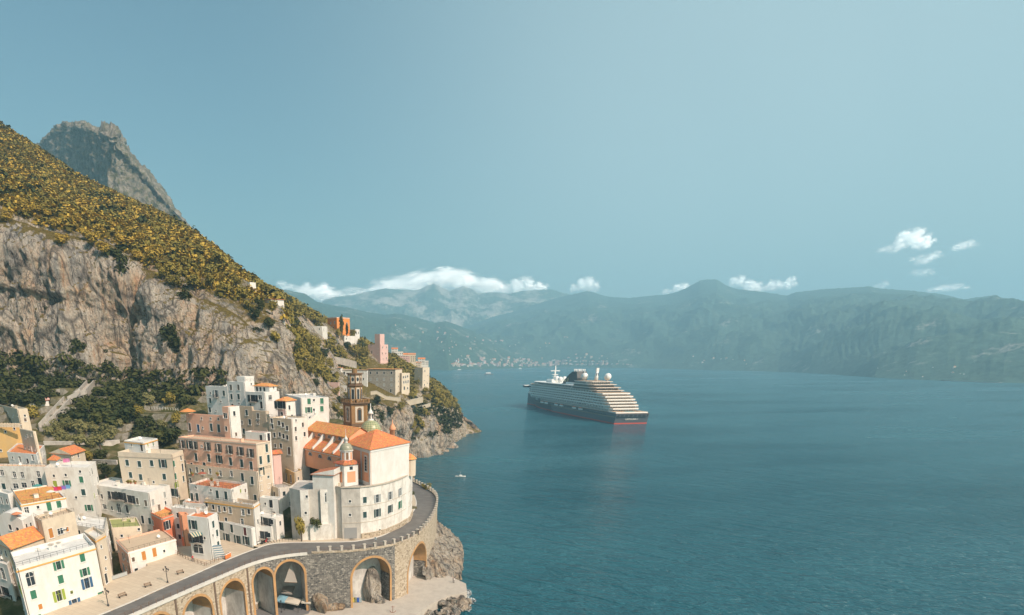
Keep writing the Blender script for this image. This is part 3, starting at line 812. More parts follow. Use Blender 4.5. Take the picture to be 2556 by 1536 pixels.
    if cat in ('house', 'palace') and root['label'] and pN.y < 300:
        mb = MB(); q = pN + (nL + nR) * .02 + eR * .25; mb.tube([(q.x + nR.x * .1, q.y + nR.y * .1, base), (q.x + nR.x * .1, q.y + nR.y * .1, ztop - .2)], .06, 5)
        under(mb.build('drain_pipe', r2.choice([C_IRON, T_STONE, wall])), root)
        Wr, Wl = (pR - pN).length, (pN - pL).length
        if flat and Wr > 3 and Wl > 3:
            def spot(): s, t = r2.uniform(.18, .82), r2.uniform(.18, .82); return pN + (pL - pN) * s + (pR - pN) * t
            p = spot(); mb = MB(); mb.tube([(p.x, p.y, ztop - par), (p.x, p.y, ztop + 1.9)], .035, 4)
            for zz in (1.2, 1.5, 1.8): mb.tube([(p.x - .5, p.y, ztop + zz), (p.x + .5, p.y + .2, ztop + zz)], .02, 4)
            under(mb.build('antenna', C_IRON), root)
            if r2.random() < .6:
                p = spot(); mb = MB(); d0 = Vector((.6, -.6, .5)).normalized(); a0 = d0.cross(Vector((0, 0, 1))).normalized(); b0 = d0.cross(a0); c0 = Vector((p.x, p.y, ztop + .3)); prev = None
                for rr, dd0 in ((.02, -.14), (.25, -.1), (.45, 0)):
                    ringp = [c0 + d0 * dd0 + (a0 * math.cos(x) + b0 * math.sin(x)) * rr for x in np.linspace(0, 6.283, 11)]
                    if prev: [mb.quad(prev[i], prev[i + 1], ringp[i + 1], ringp[i]) for i in range(10)]
                    prev = ringp
                mb.tube([(p.x, p.y, ztop - par), c0], .04, 4); under(mb.build('satellite_dish', T_WHITE), root)
            if r2.random() < .55:
                p = spot(); mb = MB(); w0, d1, h0 = r2.uniform(.5, 1.2), r2.uniform(.4, .8), r2.uniform(.5, 1.1)
                mb.box((p.x, p.y, ztop - par), eR * w0, -nR * d1, (0, 0, h0)); mb.box(Vector((p.x, p.y, ztop - par + h0)) - eR * .06 + nR * .06, eR * (w0 + .12), -nR * (d1 + .12), (0, 0, .07), 1); under(mb.build('roof_vent', [wall, T_STONE]), root)
            if r2.random() < .5:
                mb = MB(); zz = ztop
                for A, Bq in ((pL, pN), (pN, pR)):
                    L0 = (Bq - A).length; k0 = max(2, int(L0 / 1.4))
                    for i in range(k0 + 1): w_ = A + (Bq - A) * (i / k0); mb.bx(w_.x - .02, w_.x + .02, w_.y - .02, w_.y + .02, zz, zz + .85)
                    mb.tube([(A.x, A.y, zz + .85), (Bq.x, Bq.y, zz + .85)], .03, 4); mb.tube([(A.x, A.y, zz + .45), (Bq.x, Bq.y, zz + .45)], .02, 4)
                under(mb.build('roof_railing', C_IRON), root)
    return dict(root=root, N=pN, L=pL, R=pR, B=pB, z=ztop, eL=eL, eR=eR, nL=nL, nR=nR)
REG.update(T1=(960, 1180, .09434), T2=(960, 1320, .14554), T3=(600, 1360, .14575), T4=(240, 1360, .14575), T5=(720, 1040, .13475), T6=(840, 900, .12133))

# ================================================================== levels of the town ground
CTRL = [(-150, 95, 12), (-95, 95, 10), (-78, 108, 10.5), (-70, 122, 10.5), (-62, 132, 11), (-58, 112, 14), (-50, 125, 15), (-47, 134, 15.5), (-62, 100, 13), (-92, 122, 14), (-84, 134, 16), (-100, 130, 17), (-72, 140, 13), (-62, 146, 14), (-50, 148, 17),
        (-44, 158, 18.7), (-34, 166, 18.8), (-28, 169, 18.8), (-20, 165, 18.5), (-8, 168, 18.5), (0, 174, 18.5), (6, 190, 18.6), (8, 215, 18.6), (5, 240, 18.5), (-60, 160, 17), (-75, 158, 18), (-90, 160, 20), (-110, 165, 24), (-150, 160, 26),
        (-42, 176, 21), (-55, 180, 22), (-75, 180, 25), (-100, 190, 31), (-130, 195, 35), (-30, 184, 25), (-22, 196, 29), (-60, 198, 30), (-45, 200, 32), (-32, 208, 33), (-85, 205, 36), (-110, 212, 40), (-80, 222, 43), (-150, 220, 44), (-60, 218, 38), (-40, 222, 38), (-20, 222, 37), (-8, 232, 26), (2, 252, 10), (8, 275, -6), (-4, 275, 12),
        (-105, 240, 48), (-140, 250, 52), (-75, 245, 49), (-110, 268, 54.5), (-150, 275, 57), (-80, 268, 53), (-55, 255, 50), (-35, 255, 44), (-22, 275, 40), (-120, 295, 58), (-80, 290, 56), (-50, 285, 50), (-28, 310, 38), (-10, 310, 14), (6, 330, -8), (-14, 350, 14), (-40, 345, 40), (-24, 380, 18), (-5, 400, -8), (-30, 410, 20), (-200, 200, 50), (-220, 300, 66)]
CTRL = np.array(CTRL, float)
gx, gy = np.meshgrid(np.arange(-215, 14, 1.6), np.arange(92, 420, 1.6), indexing='ij')
dd = (gx[..., None] - CTRL[:, 0]) ** 2 + (gy[..., None] - CTRL[:, 1]) ** 2 + 4
wgt = dd ** -1.9
gz = (wgt * CTRL[:, 2]).sum(-1) / wgt.sum(-1)
pn = np.stack([gx, gy, gx * 0], -1)
rough = np.clip((gz - 34) / 8, .12, 1)
gz = gz + fbm(pn / 9., 4) * 1.6 * rough
# garden terraces step up below the cliff
ter = np.clip((gz - 37) / 3, 0, 1) * np.clip((-48 - gx) / 10, 0, 1)
st = 2.6; gzq = np.floor(gz / st) * st + st * np.clip((gz / st - np.floor(gz / st)) * 5 - 4, 0, 1)
gz = gz * (1 - ter) + gzq * ter
GZ = gz
def ground_z(x, y):
    i = int(np.clip(round((x + 215) / 1.6), 0, gz.shape[0] - 1)); j = int(np.clip(round((y - 92) / 1.6), 0, gz.shape[1] - 1)); return GZ[i, j]

# find the hillside under a photo pixel
HN = grid_normals(HG); HN[HN[..., 2] < 0] *= -1
_d = HG[..., 1] * CP - (HG[..., 2] - H) * SP
HPX = PX + F * HG[..., 0] / _d; HPY = PY + F * (-HG[..., 1] * SP - (HG[..., 2] - H) * CP) / _d
def hill_at(px, py):
    e = (HPX - px) ** 2 + (HPY - py) ** 2 + HG[..., 1] * .05
    i = np.unravel_index(np.argmin(e), e.shape); return Vector(HG[i]), HN[i]

# ================================================================== coast road on its arches
OUTER = [(-63, 90), (-53.1, 108.5), (-48.6, 117.4), (-43.6, 127.1), (-39.3, 135.2), (-35.2, 142.7), (-30.0, 148.3), (-24, 151.2), (-18.4, 152.3), (-11.6, 153.2), (-4.8, 155.7),
         (1.8, 160.2), (6.8, 167.3), (11.1, 178.7), (14.4, 193.6), (16.4, 208.2), (16.9, 219.6), (16.0, 227.7), (12.9, 238.3), (8.7, 250.2), (2, 266)]
INNER = [(-66, 96), (-55.8, 114.9), (-51.0, 125.4), (-45.5, 137.0), (-41.2, 146.3), (-36.3, 155.0), (-33.2, 159.4), (-28.4, 160.8), (-20, 161.2), (-13.5, 161.6), (-8.7, 162.8),
         (-1.7, 168.9), (4.1, 183.1), (7.4, 196.1), (9.0, 206.), (9.2, 215.6), (8.4, 227.1), (6.0, 238.3), (0, 252)]
RZ = 19.0
def smooth_line(pts, n): return catmull(np.array([(p[0], p[1], 0.) for p in pts]), n)[:, :2]
OUT = smooth_line(OUTER, 400)
seg = np.linalg.norm(np.diff(OUT, axis=0), axis=1); S = np.concatenate([[0], np.cumsum(seg)])
def on_outer(s):
    x, y = np.interp(s, S, OUT[:, 0]), np.interp(s, S, OUT[:, 1])
    x2, y2 = np.interp(s + .2, S, OUT[:, 0]), np.interp(s + .2, S, OUT[:, 1]); x1, y1 = np.interp(s - .2, S, OUT[:, 0]), np.interp(s - .2, S, OUT[:, 1])
    t = Vector((x2 - x1, y2 - y1, 0)).normalized()
    return Vector((x, y, 0)), t, Vector((t.y, -t.x, 0))      # point, tangent, seaward normal
def s_of_px(px, z, lo=0, hi=None):
    best = min((abs(proj((OUT[i, 0], OUT[i, 1], z))[0] - px), S[i]) for i in range(len(S)) if lo <= S[i] <= (hi or 1e9)); return best[1]
M_RUBBLE = masonry('rubble_wall', [(.05, .05, .052), (.12, .115, .11), (.22, .205, .185), (.42, .39, .34)], (.20, .185, .165), 1.7)
M_RUBBLE_W = masonry('warm_rubble_wall', [(.20, .16, .12), (.36, .29, .21), (.50, .42, .32), (.58, .50, .40)], (.46, .37, .27), 1.5)
M_PLASTER_G = stucco('stained_grey_render', (.62, .60, .57), (.30, .28, .26), .8)
M_ARCH = stucco('ochre_brick_arch', (.52, .29, .12), (.30, .20, .12), .8)
M_BAND = stucco('pale_stone_band', (.66, .63, .58), (.45, .42, .38), .4)
via = empty('viaduct', (-20, 152, 3), 'curving stone viaduct carrying the coast road over ochre rimmed arches', 'viaduct')
ARCH = []      # (s centre, half width, arch top z, depth of the opening, closed at the back)
for pl, pr, zt, dep, closed in ((268, 332, 16.6, 9, False), (371, 435, 16.6, 9, False), (464, 532, 16.6, 9, False), (556, 613, 16.6, 9, False), (636, 683, 16.6, 9, False), (690, 762, 17.2, 9, False),
                                (879, 973, 16.4, 4.5, True), (1019, 1063, 15.6, 4.0, True), (1085, 1093.5, 15.0, 3.5, True)):
    s0, s1 = s_of_px(pl, 9, 5, 175), s_of_px(pr, 9, 5, 175)
    ARCH.append([(s0 + s1) / 2, (s1 - s0) / 2, zt, dep, closed])
ARCH[-1][0] = s_of_px(1088, 9, 120, 175); ARCH[-1][1] = 4.4
def arch_low(s):
    for c, r, zt, d, cl in ARCH:
        if abs(s - c) < r:
            return zt - r + math.sqrt(max(0, r * r - (s - c) ** 2)), d, cl
    return None
ZB = 1.0
sam = sorted({*np.arange(2, S[-1], 1.0), *[c + r * k for c, r, *_ in ARCH for k in (-1.0001, -.9999, .9999, 1.0001)], *[c + r * math.sin(t) for c, r, *_ in ARCH for t in np.linspace(-1.5, 1.5, 17)]})
front = MB(); inner = {c: MB() for c, *_ in ARCH}
s_warm = s_of_px(640, 10, 5, 110)
for s0, s1 in zip(sam[:-1], sam[1:]):
    if s1 - s0 < 1e-6: continue
    p0, t0, n0 = on_outer(s0); p1, t1, n1 = on_outer(s1); sm = (s0 + s1) / 2
    A = arch_low(sm); top = Vector((0, 0, RZ - .05)); mi = 1 if (sm < s_warm or sm > s_of_px(985, 10, 60, 175)) else 0
    if A is None:
        front.quad(p0 + Vector((0, 0, ZB)), p1 + Vector((0, 0, ZB)), p1 + top, p0 + top, mi)
    else:
        a0 = (arch_low(s0) or (ARCH[0][2] - 6,))[0] if arch_low(s0) else A[0]; a1 = arch_low(s1)[0] if arch_low(s1) else A[0]
        if arch_low(s0) is None: a0 = arch_low(s0 + 3e-4 + 1e-6)[0] if arch_low(s0 + 3e-4 + 1e-6) else a1
        q0, q1 = p0 + Vector((0, 0, a0)), p1 + Vector((0, 0, a1))
        front.quad(q0, q1, p1 + top, p0 + top, mi)
        d = A[1]; inner_w = inner[min(inner, key=lambda c: abs(c - sm))]
        inner_w.quad(q1, q0, q0 - n0 * d, q1 - n1 * d, 1)                       # soffit
        if A[2]:
            inner_w.quad(p0 - n0 * d + Vector((0, 0, ZB)), p1 - n1 * d + Vector((0, 0, ZB)), q1 - n1 * d, q0 - n0 * d, 0)
under(front.build('masonry_wall', [M_RUBBLE, M_RUBBLE_W]), via)
for c, r, zt, d, cl in ARCH:
    inner_w = inner[c]
    for sg in (-1, 1):
        p, t, n = on_outer(c + sg * r); h = zt - r
        inner_w.quad(p + Vector((0, 0, ZB)), p - n * d + Vector((0, 0, ZB)), p - n * d + Vector((0, 0, h)), p + Vector((0, 0, h)), 0 if not cl else 2)
for m_ in inner.values(): under(m_.build('arch_vault', [M_PLASTER_G, M_ARCH, M_RUBBLE]), via)
for c, r, zt, d, cl in ARCH:                                                     # one rim of voussoirs per arch
    ring = MB(); n_ = 22; rw = .6; zs_ = zt - r
    pts = [(-1, ZB)] + [(-math.cos(math.pi * i / n_), zs_ + 0) for i in range(0)] 
    prof = [(-r, ZB, -r - rw, ZB), (-r, zs_, -r - rw, zs_)]
    prof += [(-r * math.cos(math.pi * i / n_), zs_ + r * math.sin(math.pi * i / n_), -(r + rw) * math.cos(math.pi * i / n_), zs_ + (r + rw) * math.sin(math.pi * i / n_)) for i in range(1, n_)]
    prof += [(r, zs_, r + rw, zs_), (r, ZB, r + rw, ZB)]
    def W3(ds, z, o):
        p, t, n = on_outer(c + ds); return p + n * o + Vector((0, 0, z))
    for (a, b, e, f), (a2, b2, e2, f2) in zip(prof[:-1], prof[1:]):
        f, f2 = min(f, RZ - .6), min(f2, RZ - .6)
        ring.quad(W3(a, b, .10), W3(a2, b2, .10), W3(e2, f2, .10), W3(e, f, .10))
        ring.quad(W3(a2, b2, .10), W3(a, b, .10), W3(a, b, -.5), W3(a2, b2, -.5))
        ring.quad(W3(e, f, .10), W3(e2, f2, .10), W3(e2, f2, -.02), W3(e, f, -.02))
    under(ring.build('arch_rim', M_ARCH), via)
# buttress strips and drain pipes between the left-hand arches
for (c1, r1, *_), (c2, r2, *_) in list(zip(ARCH[:-1], ARCH[1:]))[:4]:
    m = (c1 + r1 + c2 - r2) / 2; p, t, n = on_outer(m); w = .22
    b = MB(); b.box(p - t * w + Vector((0, 0, ZB)), t * 2 * w, n * .18, (0, 0, RZ - ZB - .8)); under(b.build('drain_pipe', plain('brown_drain_pipe', (.16, .11, .08), .7)), via)
# pale kerb band on top of the wall, then railings, then stone posts round the bend
s_b0, s_b1 = 4, s_of_px(777, 19, 40, 110)
def ribbon(s0, s1, o0, o1, z0, z1, step=1.5):
    b = MB(); ss = np.arange(s0, s1, step)
    for a_, b_ in zip(ss[:-1], ss[1:]):
        p, t, n = on_outer(a_); q, t2, n2 = on_outer(b_)
        P = lambda pp, nn, o, z: pp + nn * o + Vector((0, 0, z))
        b.quad(P(p, n, o1, z0), P(q, n2, o1, z0), P(q, n2, o1, z1), P(p, n, o1, z1)); b.quad(P(p, n, o1, z1), P(q, n2, o1, z1), P(q, n2, o0, z1), P(p, n, o0, z1))
        b.quad(P(q, n2, o0, z0), P(p, n, o0, z0), P(p, n, o0, z1), P(q, n2, o0, z1)); b.quad(P(q, n2, o1, z0), P(p, n, o1, z0), P(p, n, o0, z0), P(q, n2, o0, z0))
    return b
under(ribbon(s_b0, s_b1, -.35, .32, RZ - .55, RZ + .12).build('kerb_band', M_BAND), via)
under(ribbon(s_b1, S[-1] - 2, -.35, .14, RZ - .25, RZ + .30).build('low_parapet', M_RUBBLE_W), via)
C_RAIL = plain('rust_railing', (.20, .12, .08), .7)
for k, s in enumerate(np.arange(s_b0, s_b1 - .5, 2.0)):
    p, t, n = on_outer(s); b = MB(); b.box(p - n * .1 - t * .035 + Vector((0, 0, RZ + .1)), t * .07, n * .07, (0, 0, 1.0)); under(b.build('railing_post', C_RAIL), via)
b = MB()
for h in (.45, .75, 1.08):
    for s in np.arange(s_b0, s_b1 - 1.5, 1.5):
        p, t, n = on_outer(s); q, t2, n2 = on_outer(s + 1.5); b.tube([p - n * .06 + Vector((0, 0, RZ + h)), q - n2 * .06 + Vector((0, 0, RZ + h))], .028, 4)
under(b.build('railing_bar', C_RAIL), via)
M_POST = stucco('pale_post_stone', (.56, .50, .43), (.35, .31, .27), .4)
post_me = None
s_posts = []
s = s_b1 + 1.8
while s < S[-1] - 3:
    p, t, n = on_outer(s); s_posts.append(s)
    if post_me is None:
        b = MB(); b.bx(-.3, .3, -.3, .3, 0, 1.15); b.bx(-.4, .4, -.4, .4, 1.15, 1.32)
        o = b.build('stone_post', M_POST); post_me = o.data
    else:
        o = bpy.data.objects.new('stone_post', post_me); COL.objects.link(o)
    o.matrix_basis = Matrix.Translation(p - n * .1 + Vector((0, 0, RZ + .28))) @ Matrix.Rotation(math.atan2(t.y, t.x), 4, 'Z'); under(o, via)
    s += 3.1
for a_, b_ in zip(s_posts[:-1], s_posts[1:]):
    p, t, n = on_outer(a_); q, t2, n2 = on_outer(b_); b = MB()
    for h in (.75, 1.15): b.tube([p - n * .1 + t * .3 + Vector((0, 0, RZ + h)), q - n2 * .1 - t2 * .3 + Vector((0, 0, RZ + h))], .045, 5)
    under(b.build('pipe_rail', C_RAIL), via)

# ---- road sheet, kerbs
def mat_asphalt():
    m, t, b = _nodes('worn_asphalt'); p = _pos(t)
    n = _noise(t, p, .35, 5, .65); f = _noise(t, p, 7, 3, .6)
    col = _ramp(t, n, [(.3, (.115, .108, .103)), (.55, (.155, .146, .138)), (.75, (.195, .182, .17))])
    col = _mix(t, .25, col, _ramp(t, f, [(.35, (.3, .3, .3)), (.65, (.7, .7, .7))]), 'OVERLAY')
    t.links.new(col, b.inputs['Base Color']); b.inputs['Roughness'].default_value = .9
    _bump(t, b, f, .3, .02); return m
INN = smooth_line(INNER, 400)
b = MB()
for i in range(399):
    b.quad((*OUT[i], RZ), (*OUT[i + 1], RZ), (*INN[i + 1], RZ), (*INN[i], RZ))
tag(b.build('road', mat_asphalt()), kind='structure')
kb = MB()
for i in range(0, 396, 3):
    j = i + 3
    a0, a1 = Vector((*INN[i], 0)), Vector((*INN[j], 0)); t = (a1 - a0).normalized(); n = Vector((-t.y, t.x, 0))
    kb.quad(a0 + Vector((0, 0, RZ)), a1 + Vector((0, 0, RZ)), a1 + Vector((0, 0, RZ + .16)), a0 + Vector((0, 0, RZ + .16)))
    kb.quad(a0 + Vector((0, 0, RZ + .16)), a1 + Vector((0, 0, RZ + .16)), a1 + n * .3 + Vector((0, 0, RZ + .16)), a0 + n * .3 + Vector((0, 0, RZ + .16)))
tag(kb.build('kerb', M_BAND), kind='structure')
# ---- piazza beside the road
def mat_paving():
    m, t, b = _nodes('piazza_paving'); p = _pos(t)
    br = t.nodes.new('ShaderNodeTexBrick'); br.inputs['Scale'].default_value = 1.0
    br.inputs['Color1'].default_value = (.55, .45, .34, 1); br.inputs['Color2'].default_value = (.61, .51, .39, 1); br.inputs['Mortar'].default_value = (.47, .385, .29, 1)
    br.inputs['Brick Width'].default_value = 2.6; br.inputs['Row Height'].default_value = 1.3; br.inputs['Mortar Size'].default_value = .05
    t.links.new(_map(t, p, (1, 1, 1), (0, 0, math.radians(32))), br.inputs['Vector'])
    n = _noise(t, p, .25, 5, .65)
    col = _mix(t, _ramp(t, n, [(.4, (0, 0, 0)), (.75, (.4, .4, .4))]), br.outputs['Color'], (.42, .34, .26))
    t.links.new(col, b.inputs['Base Color']); b.inputs['Roughness'].default_value = .9; return m
M_PAVE = mat_paving()
ptz = [tuple(INN[i]) for i in range(0, 116, 4)]
pz = [at_Z(*q, RZ)[:2] for q in ((511, 1414), (437, 1381), (318, 1437), (235, 1464), (149, 1510), (60, 1556), (-120, 1660))]
poly = [(x, y) for x, y in ptz if y < 139.5] + [tuple(q) for q in pz]
b = MB(); b.prism(poly, RZ - 1.2, RZ + .14, 0)
tag(b.build('piazza', M_PAVE), kind='structure')
# pavement on the landward side of the bend, between kerb and walls
b = MB()
for i in range(116, 396, 3):
    a0, a1 = Vector((*INN[i], 0)), Vector((*INN[i + 3], 0)); t = (a1 - a0).normalized(); n = Vector((-t.y, t.x, 0))
    b.quad(a0 + n * .28 + Vector((0, 0, RZ + .13)), a1 + n * .28 + Vector((0, 0, RZ + .13)), a1 + n * 4 + Vector((0, 0, RZ + .13)), a0 + n * 4 + Vector((0, 0, RZ + .13)))
tag(b.build('pavement', M_PAVE), kind='structure')

# ---- quay at sea level
M_QUAY = stucco('quay_concrete', (.50, .45, .39), (.34, .30, .26), .5)
M_YARD = stucco('dark_yard_asphalt', (.17, .17, .175), (.11, .11, .11), .4)
QZ = 2.6
seaw = [at_Z(*q, QZ)[:2] for q in ((1075, 1428), (1112, 1434), (1163, 1457), (1166, 1478), (1118, 1488), (1075, 1508), (1045, 1530), (1010, 1560), (900, 1590), (500, 1640), (100, 1750))]
inn = [on_outer(s)[0] - on_outer(s)[2] * 12 for s in (8, 30, 60, 80, 100)]
poly = [tuple(q) for q in seaw][::-1] + [(8, 186), (2, 182)] + [(p.x, p.y) for p in inn[::-1]]
poly = [(-70, 60), (-95, 120), (-70, 165), (-30, 176), (-5, 178), (8, 188)] + [tuple(q) for q in seaw]
poly = poly[::-1] if sum((x2 - x1) * (y2 + y1) for (x1, y1), (x2, y2) in zip(poly, poly[1:] + poly[:1])) > 0 else poly
b = MB(); b.prism(poly, -4, QZ, 0); tag(b.build('quay_pavement', M_QUAY), kind='structure')
yard = [at_Z(*q, QZ + .004) for q in ((520, 1600), (770, 1532), (800, 1478), (700, 1452), (640, 1440), (560, 1445), (440, 1500), (330, 1560))]
b = MB(); b.v = [tuple(q + Vector((0, 0, .005))) for q in yard]; b.f = [tuple(range(len(yard)))]; b.m = [0]; b.smooth = [False]
tag(b.build('car_park_road', M_YARD), kind='structure')

# ================================================================== houses of the town (roof corners and windows read off the photograph)
def poly_house(name, label, pts, base, ztop, wall, wins, reg, cat='house', roofmat=R_GREY, walls=None, cornice=None, par=.5):
    """house with a many-sided or curved plan; pts counter-clockwise"""
    root = empty(name, (pts[0][0], pts[0][1], base), label, cat)
    mb = MB(); k = len(pts); C0 = Vector((0, 0, H))
    wl = list(wins_of(wins)); used = set(); put = []
    for i in range(k):
        p, q = Vector((*pts[i], 0)), Vector((*pts[(i + 1) % k], 0)); e = (q - p).normalized(); n = Vector((e.y, -e.x, 0)); Lw = (q - p).length
        holes = []
        for wi, (wx, wy, kd, c) in enumerate(wl):
            if wi in used: continue
            r = ray(*zp(reg, wx, wy)); dn = r.dot(n)
            if dn >= -.02: continue
            t = (p - C0).dot(n) / dn; X = C0 + r * t; s = (X - p).dot(e); w, h, st = WK[kd]
            if 0 <= s <= Lw and base < X.z < ztop and Lw > w + .2:
                s = min(max(s, w / 2 + .08), Lw - w / 2 - .08); used.add(wi)
                hh = (s - w / 2, s + w / 2, X.z - h / 2, X.z + h / 2)
                if any(hh[0] < o[1] and hh[1] > o[0] and hh[2] < o[3] and hh[3] > o[2] for o in holes): continue
                holes.append(hh); put.append((p + e * s + Vector((0, 0, X.z)), e, n, kd, c))
        wall_face(mb, p, q, base, ztop, holes, n, (walls or {}).get(i, 0))
    under(mb.build('wall', wall if isinstance(wall, list) else [wall]), root)
    rb = MB(); rb.v = [(x, y, ztop - par) for x, y in pts]; rb.f = [tuple(range(k))]; rb.m = [0]; rb.smooth = [False]
    under(rb.build('roof', roofmat), root)
    if cornice:
        cb = MB(); cx = sum(p[0] for p in pts) / k; cyy = sum(p[1] for p in pts) / k
        for i in range(k):
            p, q = Vector((*pts[i], 0)), Vector((*pts[(i + 1) % k], 0)); e = (q - p).normalized(); n = Vector((e.y, -e.x, 0))
            cb.box(p - n * .3 - e * .12 + Vector((0, 0, ztop)), (q - p) + e * .24, n * .62, (0, 0, .32))
        under(cb.build('cornice', cornice), root)
    for pos, e, n, kd, c in put: put_window(root, pos, e, n, kd, c)
    FOOT.append((Vector((sum(p[0] for p in pts) / k, sum(p[1] for p in pts) / k, 0)), 8, base))
    return root
hs = house
# --- front row along the piazza and road
hs('S1', 'town_house', 'large white house with ochre roof cornice at the bottom corner of the picture', (165, 985), (100, 830), (988, 752), z=30, base=11, wall=W_BRIGHT, roofmat=R_WHITE, trim=T_OCHRE, par=.9,
   wins='318,1105,ak 610,965,og 857,885,cg 632,1110,cg 882,1035,og 348,1270,cg 615,1280,pl 745,1245,sl 905,1150,pu 420,1395,So', chim=2)
hs('S1', 'town_house', 'narrow beige house wedged between big white house and dark alley', (990, 690), (870, 610), (1092, 632), z=30.2, base=11, wall=W_BEIGE, wallR=W_BEIGE, trim=T_OCHRE, roofmat=R_WHITE,
   wins='1000,760,cg 1030,930,pk 1100,1000,sk 1105,1100,Dk')
hs('S1', 'terrace_house', 'tan terraced flat roofed house beside the piazza with orange door', (1330, 830), (1205, 705), (1828, 690), z=23, base=9, wall=W_SALMON, wallR=W_BRIGHT, roofmat=R_TANROOF, par=.35,
   wins='1607,830,Do 1225,820,cb 1280,870,cb 1240,960,at 1290,1000,at', trim=T_WHITE)
hs('S1', 'town_house', 'cream house with olive green felt roof behind the tan terrace', (1160, 575), (1125, 480), (1470, 555), z=25, base=11, wall=W_CREAM, roofmat=R_GREEN, par=.25, wins='1445,590,sk', chim=1)
hs('S1', 'town_house', 'coral red house with ochre roof terrace and black windows', (1680, 470), (1535, 400), (1850, 415), z=26.6, base=15, wall=W_CORAL, roofmat=R_OCHRE, par=.45,
   wins='1740,545,pk 1850,450,dk 1850,525,dk 1860,640,dk 1870,710,sk 1865,800,ab 1590,520,dk', trim=T_STONE)
hs('S2', 'town_house', 'narrow salmon house squeezed beside the coral red house', (300, 800), (265, 760), (420, 800), z=27.7, base=15, wall=W_PEACH, roofmat=R_WHITE, wins='330,1080,db 335,1260,db')
hs('S2', 'town_house', 'white corner house with brown arched loggia and striped awning', (690, 850), (395, 815), (845, 770), z=30, base=18.5, wall=W_BRIGHT, roofmat=R_TERRACOTTA, roof='flat', par=.3,
   wins='488,950,pt 525,1150,Bk 560,1300,La 555,1430,pk 630,1430,Dr 785,945,ct 780,1110,sk', chim=1)
hs('S2', 'town_house', 'long white house with a balcony terrace above the road bend', (1345, 1000), (800, 880), (1405, 985), z=24.2, base=18.5, wall=W_BRIGHT, roofmat=R_WHITE, par=.3,
   wins='890,950,pt 1055,975,Dt 1250,1000,Dr 985,1140,pt 1145,1170,pt 1275,1185,pt 1160,1310,Bk 1270,1310,dk')
hs('S2', 'town_house', 'tan upper storey with white framed windows under a grey roof terrace', (1368, 662), (655, 565), (1468, 598), z=29.8, base=20, wall=W_TAN, wallR=W_BRIGHT, roofmat=R_GREY, par=.9, trim=T_OCHRE,
   wins='685,645,dk 785,690,dk 870,715,ww 1035,735,ww 1225,765,ww', chim=1)
hs('S2', 'town_house', 'white terraced house with open loggia beside the road hairpin', (1640, 980), (1395, 960), (1828, 860), z=23.2, base=18.5, wall=W_BRIGHT, roofmat=R_WHITE, par=.5,
   wins='1490,1100,Bk 1610,1105,dk 1690,1080,dk 1765,1050,dk 1780,890,sk')
hs('S2', 'town_house', 'small white rooftop house with dark glazed terrace door', (1690, 860), (1390, 800), (1820, 800), z=25.4, base=24.5, wall=W_BRIGHT, roofmat=R_WHITE, par=.4, wins='1560,900,Bk 1655,910,dk')
hs('S2', 'town_house', 'bright white upper house with two black terrace doors', (1740, 570), (1470, 545), (1800, 540), z=29.3, base=22, wall=W_BRIGHT, roofmat=R_WHITE, par=.5, wins='1640,640,Dk 1675,660,Dk 1555,640,sk')
hs('S2', 'town_house', 'tall grey white house with flat roof below the yellow terrace', (1745, 408), (1395, 275), (1985, 375), z=30.8, base=19, wall=W_CREAM, wallR=W_OLD, roofmat=R_GREY, par=.5,
   wins='1580,455,db 1690,495,db 1835,490,dt 1935,640,dt 1835,800,Wt 1915,780,Wt')
# --- second row
hs('S1', 'town_house', 'house with bright ochre roof terrace and green shutters', (215, 335), (118, 185), (680, 255), z=33.5, base=27, wall=W_BRIGHT, roofmat=R_OCHRE, par=.35, trim=T_OCHRE,
   wins='280,395,wk 510,350,Dg 612,330,cg 395,360,sk')
hs('S1', 'town_house', 'beige house with tan roof and striped awning over orange doors', (430, 500), (352, 455), (772, 405), z=31.8, base=24, wall=W_CREAM, wallR=W_CREAM, roofmat=R_TANROOF, par=.5, wins='530,630,Do 630,610,Wk 700,590,So', chim=1)
hs('S1', 'town_house', 'plain white house at the left edge below the ochre terrace', (78, 225), (-60, 190), (150, 200), z=34, base=26, wall=W_BRIGHT, roofmat=R_WHITE, wins='20,290,wk 45,420,wk')
hs('S1', 'town_house', 'low white house with barrel vaulted roof at the left edge', (225, 500), (-40, 470), (330, 440), z=30.7, base=24, wall=W_BRIGHT, roof='vault', rise=1.6, roofmat=R_WHITE, wins='185,600,dk')
hs('S1', 'town_house', 'house under a broad ribbed orange tile roof behind big white house', (120, 790), (-80, 700), (450, 672), z=27.6, base=20, wall=W_CREAM, roof='gable', rise=1.8, roofmat=R_ORANGE, wins='')
hs('S1', 'town_house', 'white terrace house with grey pergola roof behind the big white house', (1085, 590), (770, 545), (1110, 470), z=27, base=18, wall=W_WHITE, roofmat=R_WHITE, par=.5, wins='', chim=2)
hs('S1', 'town_house', 'shaded white house with an arched doorway at the far bottom corner', (70, 960), (-120, 900), (110, 900), z=24, base=10, wall=W_WHITE, roofmat=R_WHITE, wins='30,1050,ak 40,1230,Bk')
hs('R4', 'town_house', 'long white house with arched dark doors and shaded terrace', (1755, 1285), (1040, 1180), (2015, 1192), z=32.2, base=26, wall=W_WHITE, wallR=W_BRIGHT, roofmat=R_WHITE, par=.5,
   wins='1110,1330,ct 1210,1330,db 1350,1320,Bk 1435,1325,Bk 1540,1360,Bk 1630,1385,cy 1730,1410,cy 1240,1450,Wk 1410,1465,at 1330,1470,Sk 1510,1480,Dk 1815,1400,cw 1955,1310,cw 1965,1405,Sk', chim=1)
